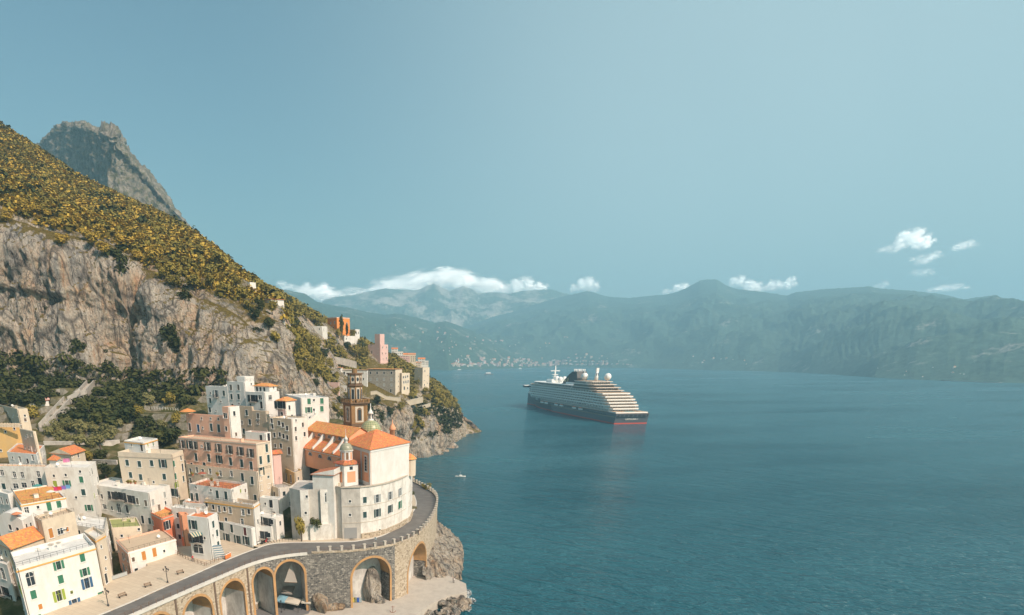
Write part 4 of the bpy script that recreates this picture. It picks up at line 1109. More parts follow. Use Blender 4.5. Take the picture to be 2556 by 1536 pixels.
hs('R4', 'town_house', 'beige apartment house with dark shutters and tan cornice', (2030, 825), (1395, 800), (2170, 778), z=41, base=28, wall=W_BEIGE, wallR=W_CREAM, roofmat=R_WHITE, par=1.3, trim=T_STONE,
   wins='1510,930,ct 1655,945,ct 1800,935,ct 1935,940,pt 1550,1075,ct 1670,1100,ct 1950,1095,ct 2065,940,cg 2085,1090,cg 2095,1190,ol 2105,1290,Dk', chim=1)
hs('R4', 'town_house', 'white penthouse with orange edged roof above the beige apartments', (1700, 690), (1470, 665), (1868, 640), z=43.4, base=39, wall=W_BRIGHT, roofmat=R_WHITE, par=.5, trim=T_OCHRE, wins='1680,745,Dk 1755,715,Sl 1818,705,Sg 1560,720,sk')
hs('R4', 'town_house', 'white house with decorated parapet and lime shutter', (1040, 985), (520, 985), (1135, 910), z=38.5, base=29, wall=W_WHITE, wallR=W_BRIGHT, roofmat=R_WHITE, par=.8,
   wins='640,1085,sk 780,1075,sk 655,1180,cl 795,1175,og 965,1130,cg 990,1280,ct 950,1035,sk')
hs('R4', 'town_house', 'old patchy beige house with three white shuttered windows', (545, 975), (-70, 965), (600, 950), z=38.2, base=28, wall=W_OLD, roofmat=R_OCHRE, par=.4,
   wins='170,1070,wk 265,1075,wk 455,1065,wk 45,1210,ct 185,1205,Wk 285,1195,Wk 475,1155,Dk')
hs('R4', 'town_house', 'white roof house with square orange terrace and teal window', (430, 830), (80, 800), (525, 720), z=40.2, base=38, wall=W_BRIGHT, roofmat=R_TERRACOTTA, par=.4, wins='385,850,ww 508,815,Su 150,870,sk', chim=1)
hs('R4', 'town_house', 'cream cottage under an orange gable roof below the grove', (840, 830), (600, 812), (1000, 780), z=39.4, base=37, wall=W_CREAM, roof='gable', rise=1.5, roofmat=R_TERRACOTTA, wins='925,825,dk 850,820,sk')
hs('R4', 'town_house', 'tiny orange roofed roof shed among coloured washing', (660, 895), (580, 890), (700, 870), z=39.8, base=38, wall=W_WHITE, roof='hip', rise=1.0, roofmat=R_TERRACOTTA, wins='')
hs('R4', 'villa', 'yellow villa with a quatrefoil window and arched battlements', (222, 475), (-110, 480), (245, 462), z=46.2, base=34, wall=W_YELLOW, wallR=W_CREAM, roofmat=R_WHITE, par=.4, trim=T_WHITE, wins='170,525,sk')
hs('R4', 'town_house', 'large pale cream block behind the yellow villa', (200, 290), (-120, 275), (325, 275), Y=222, a=42, base=38, wall=W_CREAM, roofmat=R_WHITE, wins='62,385,sb 150,380,sb 295,370,sk 300,420,Sb', chim=1)
hs('R4', 'town_house', 'pink walled house with a flat red roof at the valley side', (340, 190), (150, 190), (572, 178), Y=238, a=38, base=44, wall=W_ROSE, wallR=W_BRIGHT, roof='shedR', rise=.7, roofmat=R_RED, wins='175,225,ct 320,225,Db 530,310,Dk')
hs('R4', 'town_house', 'cream flat roofed house at the left edge under the terraces', (120, 235), (-120, 215), (180, 225), Y=245, a=42, base=46, wall=W_CREAM, roofmat=R_WHITE, wins='40,250,sk')
hs('R4', 'town_house', 'small cream annex at the foot of the yellow villa', (390, 560), (232, 560), (425, 545), Y=186, a=48, base=36, wall=W_CREAM, roofmat=R_WHITE, wins='265,650,Sb 325,610,sk 370,600,sk')
# --- pink palace and the houses behind it
pink = hs('R5', 'palace', 'long pink palace with seven balconied windows and a tan roof terrace', (1135, 985), 215, 1302, z=43.9, a=61, base=31.5, wall=W_PINK, wallR=W_CREAM, roofmat=R_TANROOF, par=.35, trim=T_STONE, cat='palace', chim=0,
   wins='265,995,by 412,1008,by 565,1020,by 695,1040,by 825,1058,by 955,1078,by 1075,1100,by 425,1148,Dt 578,1158,Dt 702,1175,pt 835,1200,Dt 967,1222,Dt 1080,1250,Dt')
hs('R5', 'town_house', 'grey striped ground floor wing below the pink palace', (1142, 1320), 300, 1310, z=36, a=61, base=27, wall=W_BEIGE, roofmat=R_TANROOF, par=.2, wins='435,1300,wk 590,1315,wk 715,1340,wk 845,1345,wk 975,1385,Dt 1090,1425,Dt')
hs('R5', 'town_house', 'salmon house with blue doors and orange terrace above the palace', (745, 662), (302, 642), (800, 655), Y=193, a=59, base=40, wall=W_SALMON, roofmat=R_OCHRE, par=.8,
   wins='350,790,Db 452,805,Du 505,800,sk 605,795,Dt 695,805,Dt 492,690,sk 600,692,sk 690,695,sk')
hs('R5', 'town_house', 'narrow stair tower house salmon on one side and white on the other', (805, 552), (733, 540), (938, 530), Y=190, a=59, base=40, wall=W_SALMON, wallR=W_BRIGHT, roofmat=R_RUST, par=.3, wins='770,655,Ww 783,810,dk')
hs('R5', 'town_house', 'low white house with brown dormer terrace behind the palace roof', (1235, 860), (1005, 830), (1310, 800), Y=183, a=59, base=40, wall=W_BRIGHT, roofmat=R_TERRACOTTA, par=.3, wins='1235,885,Dk 1285,880,Dk')
hs('R5', 'town_house', 'brown plastered house with one green shutter below the stepped white house', (1085, 548), (938, 545), (1105, 540), Y=208, a=59, base=42, wall=W_TAN, roofmat=R_WHITE, par=.4, wins='1025,620,ct 970,735,Sb')
hs('R5', 'town_house', 'faded brown house with a blind window among white houses', (1250, 605), (1085, 600), (1290, 590), Y=205, a=59, base=41, wall=W_TAN, wallR=W_CREAM, roofmat=R_WHITE, par=.4, wins='1160,660,cy 1160,735,Sb')
hs('R5', 'town_house', 'long grey front of the stepped white house against the cliff', (795, 312), (535, 305), (870, 296), Y=226, a=59, base=44, wall=W_BRIGHT, roofmat=R_WHITE, par=.5, wins='598,388,sk 662,395,bw 755,390,ct')
hs('R5', 'town_house', 'tall white middle block topped by a sloping penthouse under the cliff', (990, 255), (790, 245), (1112, 240), Y=222, a=59, base=44, wall=W_BRIGHT, roofmat=R_WHITE, par=.5, wins='838,320,cy 928,320,cy 845,430,ct 930,430,ct 935,515,sk 1080,280,sk')
hs('R5', 'town_house', 'white penthouse box on the stepped house roof', (1000, 190), (905, 178), (1110, 175), Y=226, a=59, base=56, wall=W_BRIGHT, roofmat=R_WHITE, par=.3, wins='998,215,cy')
hs('R5', 'town_house', 'right wing of the stepped white house with wide green shutters', (1230, 378), (1005, 375), (1412, 352), Y=214, a=59, base=41, wall=W_BRIGHT, roofmat=R_WHITE, par=.5, wins='1185,440,Wt 1305,440,Wt 1040,440,Bk 1100,450,Bk 1200,530,Dk 1070,525,sk')
hs('R5', 'town_house', 'small white attic with an orange tile canopy over three windows', (1290, 305), (1115, 310), (1380, 270), Y=219, a=59, base=54, wall=W_BRIGHT, roof='hip', rise=.9, roofmat=R_ORANGE, wins='1150,340,dk 1190,342,dk 1235,342,dk 1345,310,sk')
hs('R5', 'town_house', 'tall white house with green shutters behind the church', (1668, 445), (1480, 470), (1998, 428), Y=205, a=22, base=40, wall=W_BRIGHT, roofmat=R_WHITE, par=.3,
   wins='1766,482,cg 1824,472,sk 1918,472,cg 1762,588,og 1824,585,sk 1918,575,cg 1775,680,sk 1630,650,sk')
hs('R5', 'town_house', 'narrow house under a tan tiled roof beside the tall white house', (1480, 478), (1385, 470), (1600, 440), Y=200, a=59, base=40, wall=W_ROSE, wallR=W_BRIGHT, roof='hip', rise=1.0, roofmat=R_ORANGE, wins='1420,500,Bk 1425,595,Bk 1445,640,dk')
hs('R5', 'town_house', 'tall beige tenement with small brown windows above the stairway', (1555, 695), (1285, 585), (1745, 680), Y=190, a=59, base=33, wall=W_TAN, wallR=W_WHITE, roofmat=R_WHITE, par=.4,
   wins='1320,690,db 1410,745,db 1455,765,db 1505,805,db 1332,785,db 1418,880,db 1462,900,db 1507,915,db 1607,815,dy 1613,925,dy 1608,655,sk 1530,1075,Db')
hs('R5', 'town_house', 'weathered small white house with one lime shutter by the stairway', (1300, 985), (1180, 960), (1460, 970), z=41.5, base=33, wall=W_WHITE, roofmat=R_GREY, par=.4, wins='1415,1030,Sl')
hs('R5', 'town_house', 'pale pink cottage with a steep end wall below the tenement', (1330, 1110), (1310, 1105), (1430, 1095), Y=186, a=35, base=34, wall=W_ROSE, roof='gable', rise=1.0, roofmat=R_RUST, wins='')
hs('R5', 'town_house', 'yellow low house with a grey roof terrace and tall doors', (1592, 1335), (1318, 1205), (1682, 1300), z=34.2, base=30, wall=W_YELLOW, wallR=W_CREAM, roofmat=R_GREY, par=.5, wins='1355,1310,Db 1440,1340,Db 1497,1385,Db 1552,1405,Db 1640,1410,db')
hs('S2', 'town_house', 'white house with a terracotta roof terrace and yellow rooftop walls', (1040, 425), (420, 345), (1285, 330), z=33, base=25, wall=W_WHITE, roofmat=R_RUST, par=.6, wins='470,540,Dt 545,540,Dt 1075,445,sk 1190,450,Sl 530,400,sk 750,440,sk', chim=2)
hs('S2', 'town_house', 'low white house with a terracotta court beside the striped wing', (650, 640), (330, 620), (690, 590), z=28.4, base=25, wall=W_WHITE, roofmat=R_TERRACOTTA, par=.6, wins='')
hs('S2', 'town_house', 'white flat terrace roof between the salmon and the tan house', (640, 735), (160, 690), (700, 690), z=28.5, base=20, wall=W_WHITE, roofmat=R_WHITE, par=.4, wins='')

# --- convex house below the church, following the road
ring = [(-13.6, 164.6), (-8.4, 165.2), (-5.0, 167.0), (-1.4, 170.4), (2.6, 177.0), (6.0, 185.4), (7.0, 193), (4, 205), (-8, 214), (-20, 200), (-20, 170)]
convex = poly_house('church_house', 'white convex house with weathered plaster below the church, facing the road bend', ring, 18.5, 33.6, [W_OLD, W_GREY], '795,285,ct 925,270,pw 1058,240,pw 1155,205,pw 1228,165,dk 795,440,ct 925,420,pt 1058,378,pt 1155,338,pg 1228,305,cl 640,440,sk 640,300,sk 950,600,sk', 'S4',
   walls={0: 1, 10: 1, 9: 1}, cornice=T_STONE, roofmat=R_GREY)
bastion = poly_house('bastion_house', 'rough grey plastered block with small arched balcony beside the convex house', [(-28.2, 166.8), (-24.8, 163.4), (-22.6, 163.6), (-22.6, 164.6), (-19.4, 164.9), (-19.4, 164.2), (-15.6, 165.3), (-15.0, 176), (-27.4, 178)], 18.5, 33.2, [W_OLD, W_GREY],
   '410,255,ak 405,160,Wk 465,160,sk 535,220,Dy 535,400,Dl 190,250,sk 180,420,sk 640,250,sk', 'S4', walls={0: 1, 1: 0, 3: 1, 5: 0}, roofmat=R_GREY)
for zz in (23.6, 28.3):                                           # string courses and balcony edge of the convex house
    b = MB()
    for k in range(6):
        p, q = Vector((*ring[k], zz)), Vector((*ring[k + 1], zz)); e = (q - p).normalized(); n = Vector((e.y, -e.x, 0)); b.box(p - n * .05 - e * .03, (q - p) + e * .06, n * .14, (0, 0, .14))
    under(b.build('string_course', T_STONE), convex)
p, q = Vector((*ring[0], 0)), Vector((*ring[1], 0)); e = (q - p).normalized(); n = Vector((e.y, -e.x, 0))
b = MB(); b.box(p + e * .5 + Vector((0, 0, 18.9)), e * 3.6, n * .08, (0, 0, 3.4)); under(b.build('garage_door', plain('grey_roller_door', (.30, .30, .30), .6)), convex)
for k in range(1, 6):                                             # stone plinth along the pavement
    p, q = Vector((*ring[k], 18.6)), Vector((*ring[k + 1], 18.6)); e = (q - p).normalized(); n = Vector((e.y, -e.x, 0)); b = MB(); b.box(p, q - p, n * .35, (0, 0, 1.9)); under(b.build('plinth', M_RUBBLE_W), convex)
# ================================================================== church
CO, CE, CN = Vector((-9.5, 184.5, 0)), Vector((-.6, .8, 0)), Vector((-.8, -.6, 0))
def ch(t, w, z): return CO + CE * t + CN * w + Vector((0, 0, z))
church = empty('church', (-12, 182, 33), 'peach and white church with terracotta roofs and green tiled dome above the road', 'church')
def part(name, mb, mats, root=church): return under(mb.build(name, mats), root)
M_QUOIN = plain('pale_quoin', (.66, .62, .57), .8)
# apse block
apse = house('T5', 'apse', '', (1510, 610), (1010, 470), (2235, 472), z=43.5, base=33.2, wall=W_PEACH, wallR=W_BRIGHT, roof='hip', rise=3.6, roofmat=R_TERRACOTTA, root=church, wins='')
b = MB(); e = apse['eL']; n = apse['nL']; Lw = (apse['N'] - apse['L']).length
put_s = [(Lw - .35, .35, 33.5, 43.3), (Lw - 5.6, .3, 33.5, 43.3)]
for s, hw, z0, z1 in put_s:
    p = apse['L'] + e * s; b.box(Vector((p.x, p.y, z0)) - e * hw, e * 2 * hw, n * .07, (0, 0, z1 - z0))
p = apse['L']; b.box(Vector((p.x, p.y, 33.3)), e * (Lw), n * .12, (0, 0, 1.0)); b.box(Vector((p.x, p.y, 42.4)), e * Lw, n * .10, (0, 0, .9))
part('quoins', b, M_QUOIN)
b = MB(); p = apse['L'] + e * (Lw - 2.6); b.box(Vector((p.x, p.y, 36.9)) - e * .95, e * 1.9, n * .09, (0, 0, 4.7), 0); b.box(Vector((p.x, p.y, 37.3)) - e * .55, e * 1.1, n * .12, (0, 0, 3.9), 1)
for k in range(4): b.box(Vector((p.x, p.y, 38.0 + k * .85)) - e * .55, e * 1.1, n * .15, (0, 0, .07), 0)
part('tall_window', b, [M_QUOIN, C_GLASS])
b = MB(); eR, nR = apse['eR'], apse['nR']; LR = (apse['R'] - apse['N']).length
b.box(Vector((apse['N'].x, apse['N'].y, 42.7)), eR * LR, nR * .18, (0, 0, .55)); 
for s in (.1, LR - .6): b.box(Vector((apse['N'].x, apse['N'].y, 33.4)) + eR * s, eR * .5, nR * .05, (0, 0, 9.2))
part('apse_pilasters', b, T_WHITE)
# nave and aisle
b = MB(); b.quad(ch(-1, 4, 40), ch(-1, 4, 45.1), ch(24, 4, 45.1), ch(24, 4, 40)); b.quad(ch(-1, -4, 40), ch(24, -4, 40), ch(24, -4, 45.1), ch(-1, -4, 45.1))
for t in (-1, 24):
    b.quad(ch(t, 4, 40), ch(t, -4, 40), ch(t, -4, 45.1), ch(t, 4, 45.1)); b.tri(ch(t, 4, 45.1), ch(t, -4, 45.1), ch(t, 0, 47.4))
part('nave_wall', b, W_PEACH)
b = MB()
for sg in (1, -1):
    q = [ch(-1.4, 4.5 * sg, 45.0), ch(24.4, 4.5 * sg, 45.0), ch(24.4, 0, 47.55), ch(-1.4, 0, 47.55)]
    b.quad(*(q if sg < 0 else q[::-1])); b.quad(q[0], q[1], q[1] - Vector((0, 0, .25)), q[0] - Vector((0, 0, .25)))
nr = part('nave_roof', b, R_ORANGE)
b = MB(); b.quad(ch(24, 8, 34.5), ch(24, 8, 40.6), ch(-3, 8, 40.6), ch(-3, 8, 34.5)); b.quad(ch(24, 4, 34.5), ch(24, 4, 43.2), ch(24, 8, 40.6), ch(24, 8, 34.5)); b.quad(ch(-3, 8, 34.5), ch(-3, 8, 40.6), ch(-3, 4, 43.2), ch(-3, 4, 34.5))
part('aisle_wall', b, W_PEACH)
b = MB(); q = [ch(24.4, 8.6, 40.35), ch(-3.2, 8.6, 40.35), ch(-3.2, 4.0, 43.4), ch(24.4, 4.0, 43.4)]; b.quad(*q); b.quad(q[1], q[0], q[0] - Vector((0, 0, .3)), q[1] - Vector((0, 0, .3)))
part('aisle_roof', b, R_TERRACOTTA)
b = MB(); b.quad(ch(24.2, 8.12, 39.7), ch(24.2, 8.12, 40.3), ch(-3.1, 8.12, 40.3), ch(-3.1, 8.12, 39.7)); part('aisle_cornice', b, T_WHITE)
for t in (19.5, 13.2, 7.0, 1.2):                                   # raking buttress fins over the aisle
    b = MB(); th = .28; prof = [(4.0, 44.7), (4.6, 44.6), (5.8, 43.2), (7.2, 41.9), (8.5, 41.0), (8.5, 40.4), (4.0, 43.0)]
    A = [ch(t - th, w, z) for w, z in prof]; B_ = [ch(t + th, w, z) for w, z in prof]
    n0 = len(b.v); b.v += [tuple(p) for p in A + B_]; k = len(prof)
    b.f += [tuple(range(k)), tuple(range(2 * k - 1, k - 1, -1))] + [(i, k + i, k + (i + 1) % k, (i + 1) % k) for i in range(k)]; b.m += [0] * (k + 2); b.smooth += [False] * (k + 2)
    part('buttress_fin', b, W_BRIGHT)
def lunette(root_t, w, z, r, nm):
    b = MB(); k = 10
    for rr, dd, mi in ((r * 1.32, .04, 0), (r, .09, 1)):
        c = ch(root_t, w + dd, z)
        pts = [c + CE * (rr * math.cos(math.pi * i / k)) + Vector((0, 0, rr * math.sin(math.pi * i / k))) for i in range(k + 1)]
        for i in range(k): b.tri(c, pts[i + 1], pts[i], mi); b.tri(c, pts[i], pts[i + 1], mi)
    for s in (-.35, .35): p = ch(root_t + s * r, w + .1, z); b.box(p - CE * .03, CE * .06, CN * .05, (0, 0, r * .8), 0)
    part(nm, b, [T_WHITE, C_GLASS])
for t in (21, 15.5, 9.5, 4.0): lunette(t, 8, 38.2, .95, 'lunette_window')
for t in (16.3, 10.2, 4.2): lunette(t, 4, 43.7, .8, 'lunette_window')
# transept roof piece between nave and dome
b = MB(); b.quad(ch(-6, 4, 43.6), ch(-1, 4, 43.6), ch(-1, -6, 46.2), ch(-6, -6, 46.2)); b.quad(ch(-6, 4, 43.6), ch(-6, 4, 36), ch(-1, 4, 36), ch(-1, 4, 43.6)); part('crossing_roof', b, R_RUST)
# scrolled white gable front at the far end
b = MB(); gp = [(-6, 36), (9, 36), (9, 42), (7.2, 43.2), (6.2, 45.2), (4.6, 46.0), (3.8, 47.6), (1.6, 48.6), (0, 49.6), (-1.6, 48.6), (-3.8, 47.6), (-4.6, 46), (-6, 45)]
for t0, rev in ((24.6, 0), (25.5, 1)):
    n0 = len(b.v); b.v += [tuple(ch(t0, w, z)) for w, z in gp]; f = tuple(range(n0, n0 + len(gp))); b.f.append(f if rev else f[::-1]); b.m.append(0); b.smooth.append(False)
k = len(gp)
for i in range(k): b.f.append((i, (i + 1) % k, k + (i + 1) % k, k + i)); b.m.append(0); b.smooth.append(False)
part('gable_front', b, W_BRIGHT)
for w in (8.6, 4.2, 0, -4.2):
    b = MB(); zz = {8.6: 42.0, 4.2: 46.6, 0: 49.6, -4.2: 46.6}[w]; b.lathe(ch(25, w, zz), [(.28, 0), (.4, .3), (.3, .6), (.12, 1.2), (.02, 1.7)], 8); part('finial', b, T_WHITE)
# main dome
def mat_dome(name, c1, c2, sc):
    m, t, b = _nodes(name)
    tc = t.nodes.new('ShaderNodeTexCoord')
    ch_ = t.nodes.new('ShaderNodeTexChecker'); ch_.inputs['Scale'].default_value = sc
    sx = t.nodes.new('ShaderNodeSeparateXYZ'); t.links.new(tc.outputs['Object'], sx.inputs[0])
    at2 = _math(t, 'ARCTAN2', sx.outputs['Y'], sx.outputs['X']); u = _math(t, 'MULTIPLY', at2, 1.9)
    a_ = _math(t, 'ADD', u, sx.outputs['Z']); s_ = _math(t, 'SUBTRACT', u, sx.outputs['Z'])
    cm = t.nodes.new('ShaderNodeCombineXYZ'); t.links.new(a_, cm.inputs[0]); t.links.new(s_, cm.inputs[1]); cm.inputs[2].default_value = .5
    t.links.new(cm.outputs[0], ch_.inputs['Vector']); ch_.inputs['Color1'].default_value = (*c1, 1); ch_.inputs['Color2'].default_value = (*c2, 1)
    n = _noise(t, _pos(t), 1.4, 4, .7)
    col = _mix(t, _ramp(t, n, [(.45, (0, 0, 0)), (.7, (.6, .6, .6))]), ch_.outputs['Color'], (.42, .40, .30))
    t.links.new(col, b.inputs['Base Color']); b.inputs['Roughness'].default_value = .35; return m
M_DOME = mat_dome('green_majolica_dome', (.20, .25, .12), (.40, .40, .22), 1.7)
M_DOME2 = mat_dome('grey_majolica_dome', (.22, .23, .17), (.38, .36, .26), 2.2)
dc = Vector((-6.2, 194.5, 0))
b = MB(); b.lathe((dc.x, dc.y, 40), [(3.15, 0), (3.15, 5.2), (3.55, 5.3), (3.55, 5.55)], 16, sm=False); part('drum', b, W_BRIGHT)
for k in range(8):
    a = -math.pi / 2 + (k - 2) * math.pi / 4; d = Vector((math.cos(a), math.sin(a), 0)); s_ = Vector((-d.y, d.x, 0)); p = dc + d * 3.06
    b = MB(); b.box(p - s_ * .55 + Vector((0, 0, 42.4)), s_ * 1.1, d * .16, (0, 0, 2.0)); part('drum_window', b, C_GLASS)
b = MB(); b.lathe((0, 0, 0), [(3.25 * math.cos(t), 3.2 * math.sin(t)) for t in np.linspace(0, 1.36, 14)], 32); o = b.build('dome', M_DOME); o.location = (dc.x, dc.y, 45.55); under(o, church)
b = MB(); b.lathe((dc.x, dc.y, 48.6), [(.95, 0), (.95, .3), (.75, .4), (.7, 1.9), (.95, 2.0), (.8, 2.3), (.45, 2.9), (.2, 3.3), (.12, 4.2), (.1, 5.0)], 12); part('lantern', b, W_BRIGHT)
for k in range(6):
    a = k * math.pi / 3 + .3; d = Vector((math.cos(a), math.sin(a), 0)); s_ = Vector((-d.y, d.x, 0)); p = dc + d * .68
    b = MB(); b.box(p - s_ * .18 + Vector((0, 0, 49.15)), s_ * .36, d * .1, (0, 0, 1.25)); part('lantern_opening', b, C_GLASS)
b = MB(); b.bx(dc.x - .05, dc.x + .05, dc.y - .05, dc.y + .05, 53.4, 54.9); b.bx(dc.x - .38, dc.x + .38, dc.y - .04, dc.y + .04, 54.3, 54.4); part('cross', b, C_IRON)
# turret chapel with its small dome
tc_ = Vector((-12.4, 171.4, 0)); ta = math.radians(36)
def sq(c, h, z): return [(c.x + h * math.cos(ta + math.pi / 4 + i * math.pi / 2) * 1.414, c.y + h * math.sin(ta + math.pi / 4 + i * math.pi / 2) * 1.414) for i in range(4)]
b = MB(); b.prism(sq(tc_, 2.35, 0), 33.2, 39.4); part('turret_base', b, W_BRIGHT)
for k in (2, 3):
    a = ta + k * math.pi / 2; d = Vector((math.cos(a), math.sin(a), 0)); s_ = Vector((-d.y, d.x, 0)); p = tc_ + d * 2.35
    b = MB(); b.box(p - s_ * 1.35 + Vector((0, 0, 34.2)), s_ * 2.7, d * .06, (0, 0, 3.0), 0); b.box(p - s_ * .5 + Vector((0, 0, 37.7)), s_ * 1.0, d * .08, (0, 0, .9), 1); part('turret_panel', b, [W_PEACH, C_GLASS])
b = MB(); q1 = sq(tc_, 2.75, 0); q2 = sq(tc_, 1.7, 0)
for i in range(4): j = (i + 1) % 4; b.quad((*q1[i], 39.3), (*q1[j], 39.3), (*q2[j], 40.2), (*q2[i], 40.2)); b.quad((*q1[j], 39.3), (*q1[i], 39.3), (*q1[i], 39.1), (*q1[j], 39.1))
b.quad(*[(*p, 40.2) for p in q2]); part('turret_roof', b, R_RUST)
b = MB(); b.lathe((tc_.x, tc_.y, 39.9), [(1.75, 0), (1.75, 2.7), (2.05, 2.8), (2.05, 3.0)], 8, a0=ta, sm=False); part('turret_drum', b, W_BRIGHT)
for k in range(8):
    a = ta + (k + .5) * math.pi / 4; d = Vector((math.cos(a), math.sin(a), 0)); s_ = Vector((-d.y, d.x, 0)); p = tc_ + d * 1.62
    b = MB(); b.box(p - s_ * .34 + Vector((0, 0, 40.4)), s_ * .68, d * .06, (0, 0, 1.9)); part('turret_opening', b, C_WOOD if k % 2 else W_PEACH)
b = MB(); b.lathe((0, 0, 0), [(1.85 * math.cos(t), 1.95 * math.sin(t)) for t in np.linspace(0, 1.33, 10)], 24); o = b.build('turret_dome', M_DOME2); o.location = (tc_.x, tc_.y, 42.9); under(o, church)
b = MB(); b.lathe((tc_.x, tc_.y, 44.7), [(.5, 0), (.45, .9), (.6, 1.0), (.45, 1.35), (.15, 1.8), (.05, 2.2), (.03, 3.9)], 8); part('turret_lantern', b, W_BRIGHT)
# side chapel and sacristy on the terrace
hs('T5', 'chapel', '', (612, 985), (440, 1065), (985, 1000), z=37.2, base=33.1, wall=W_WHITE, roof='shedR', rise=1.5, roofmat=R_RUST, root=church, wins='780,1065,vk 868,1080,vk 545,1155,vb')
hs('T5', 'sacristy', '', (700, 1225), (640, 1190), (975, 1235), z=34.3, base=30, wall=W_CREAM, roofmat=R_RUST, root=church, wins='', par=.2)
b = MB(); c3 = apse['R'] + Vector((.3, 2.8, 0)); b.lathe((c3.x, c3.y, 33.2), [(1.9, 0), (1.9, 5.0)], 14, sm=False); part('side_apse', b, W_CREAM)
b = MB(); b.lathe((c3.x, c3.y, 38.2), [(2.25, 0), (1.2, 1.0), (.1, 1.6)], 14, sm=False); part('side_apse_roof', b, R_ORANGE)
c4 = Vector((0.6, 205, 0)); b = MB(); b.lathe((c4.x, c4.y, 36), [(.9, 0), (.9, 8.5), (1.15, 8.6), (1.1, 9.0), (.8, 9.8), (.3, 10.4), (.15, 10.8), (.05, 12.0)], 12); part('small_cupola', b, W_PEACH)

# ================================================================== bell tower
M_TW = stucco('brown_tower_stone', (.30, .17, .07), (.16, .10, .06), .6)
M_TW2 = stucco('dark_tower_stone', (.20, .125, .075), (.11, .08, .06), .6)
M_TWP = stucco('pale_tower_panel', (.58, .52, .44), (.40, .35, .29), .5)
tw = empty('bell_tower', (-11.5, 205, 38), 'ornate brown bell tower with pale panels and octagonal upper storeys', 'tower')
tcx = Vector((-11.5, 205, 0)); ang = math.radians(31)
E1 = Vector((math.cos(ang), math.sin(ang), 0)); E2 = Vector((-E1.y, E1.x, 0))
def tbox(b, hx, z0, z1, mi=0, dx=0, dy=0, hy=None):
    hy = hy or hx; o_ = tcx + E1 * (dx - hx) + E2 * (dy - hy) + Vector((0, 0, z0)); b.box(o_, E1 * 2 * hx, E2 * 2 * hy, (0, 0, z1 - z0), mi)
hw = 2.75
b = MB(); tbox(b, hw, 36, 53.0); part('lower_shaft', b, M_TW, tw)
for h_, z0_, z1_ in ((.22, 46.0, 46.6), (.35, 46.6, 46.85), (.25, 52.4, 52.9), (.5, 52.9, 53.0), (.7, 53.0, 53.35)):
    b = MB(); tbox(b, hw + h_, z0_, z1_); part('cornice', b, M_TW2, tw)
for sx in (-1, 1):
    for sy in (-1, 1):
        b = MB(); tbox(b, .42, 46.85, 52.4, 0, sx * (hw - .25), sy * (hw - .25)); part('corner_pilaster', b, M_TW, tw)
for d, s_ in ((-E2, E1), (-E1, -E2), (E1, E2), (E2, -E1)):
    p = tcx + d * hw
    b = MB(); b.box(p - s_ * 1.5 + Vector((0, 0, 47.2)), s_ * 3.0, d * .08, (0, 0, 4.9), 0); b.box(p - s_ * .85 + Vector((0, 0, 47.7)), s_ * 1.7, d * .14, (0, 0, 3.2), 1)
    pts = [p + d * .14 + s_ * (.85 * math.cos(math.pi * i / 10)) + Vector((0, 0, 50.9 + .85 * math.sin(math.pi * i / 10))) for i in range(11)]
    for i in range(10): b.tri(p + d * .14 + Vector((0, 0, 50.9)), pts[i], pts[i + 1], 1)
    b.box(p - s_ * .5 + Vector((0, 0, 47.9)), s_ * 1.0, d * .19, (0, 0, 3.2), 2)
    part('bell_opening', b, [M_TWP, M_TW2, C_GLASS], tw)
    b = MB(); b.box(p - s_ * 1.5 + Vector((0, 0, 41.5)), s_ * 3.0, d * .08, (0, 0, 4.2)); part('panel', b, M_TWP, tw)
for k in range(4):                                                  # balustrade round the gallery
    d, s_ = ((-E2, E1), (-E1, -E2), (E1, E2), (E2, -E1))[k]; p = tcx + d * (hw + .5)
    b = MB(); b.box(p - s_ * 3.3 + Vector((0, 0, 54.2)), s_ * 6.6, d * .25, (0, 0, .2))
    for i in range(7): b.box(p - s_ * (3.3 - i * 1.05) + Vector((0, 0, 53.35)), s_ * (.3 if i % 2 else .5), d * .22, (0, 0, .86))
    part('balustrade', b, M_TW, tw)
def octa(z0, z1, r): b = MB(); b.lathe((tcx.x, tcx.y, z0), [(r, 0), (r, z1 - z0)], 8, a0=ang + math.pi / 8, sm=False); return b
part('octagon_storey', octa(53.3, 58.3, 2.3), M_TW, tw)
part('octagon_cornice', octa(58.3, 58.75, 2.75), M_TW2, tw)
part('octagon_storey', octa(58.75, 61.7, 2.15), M_TW2, tw)
part('octagon_cornice', octa(61.7, 62.15, 2.6), M_TW2, tw)
part('crown_drum', octa(62.15, 63.3, .85), M_TW, tw)
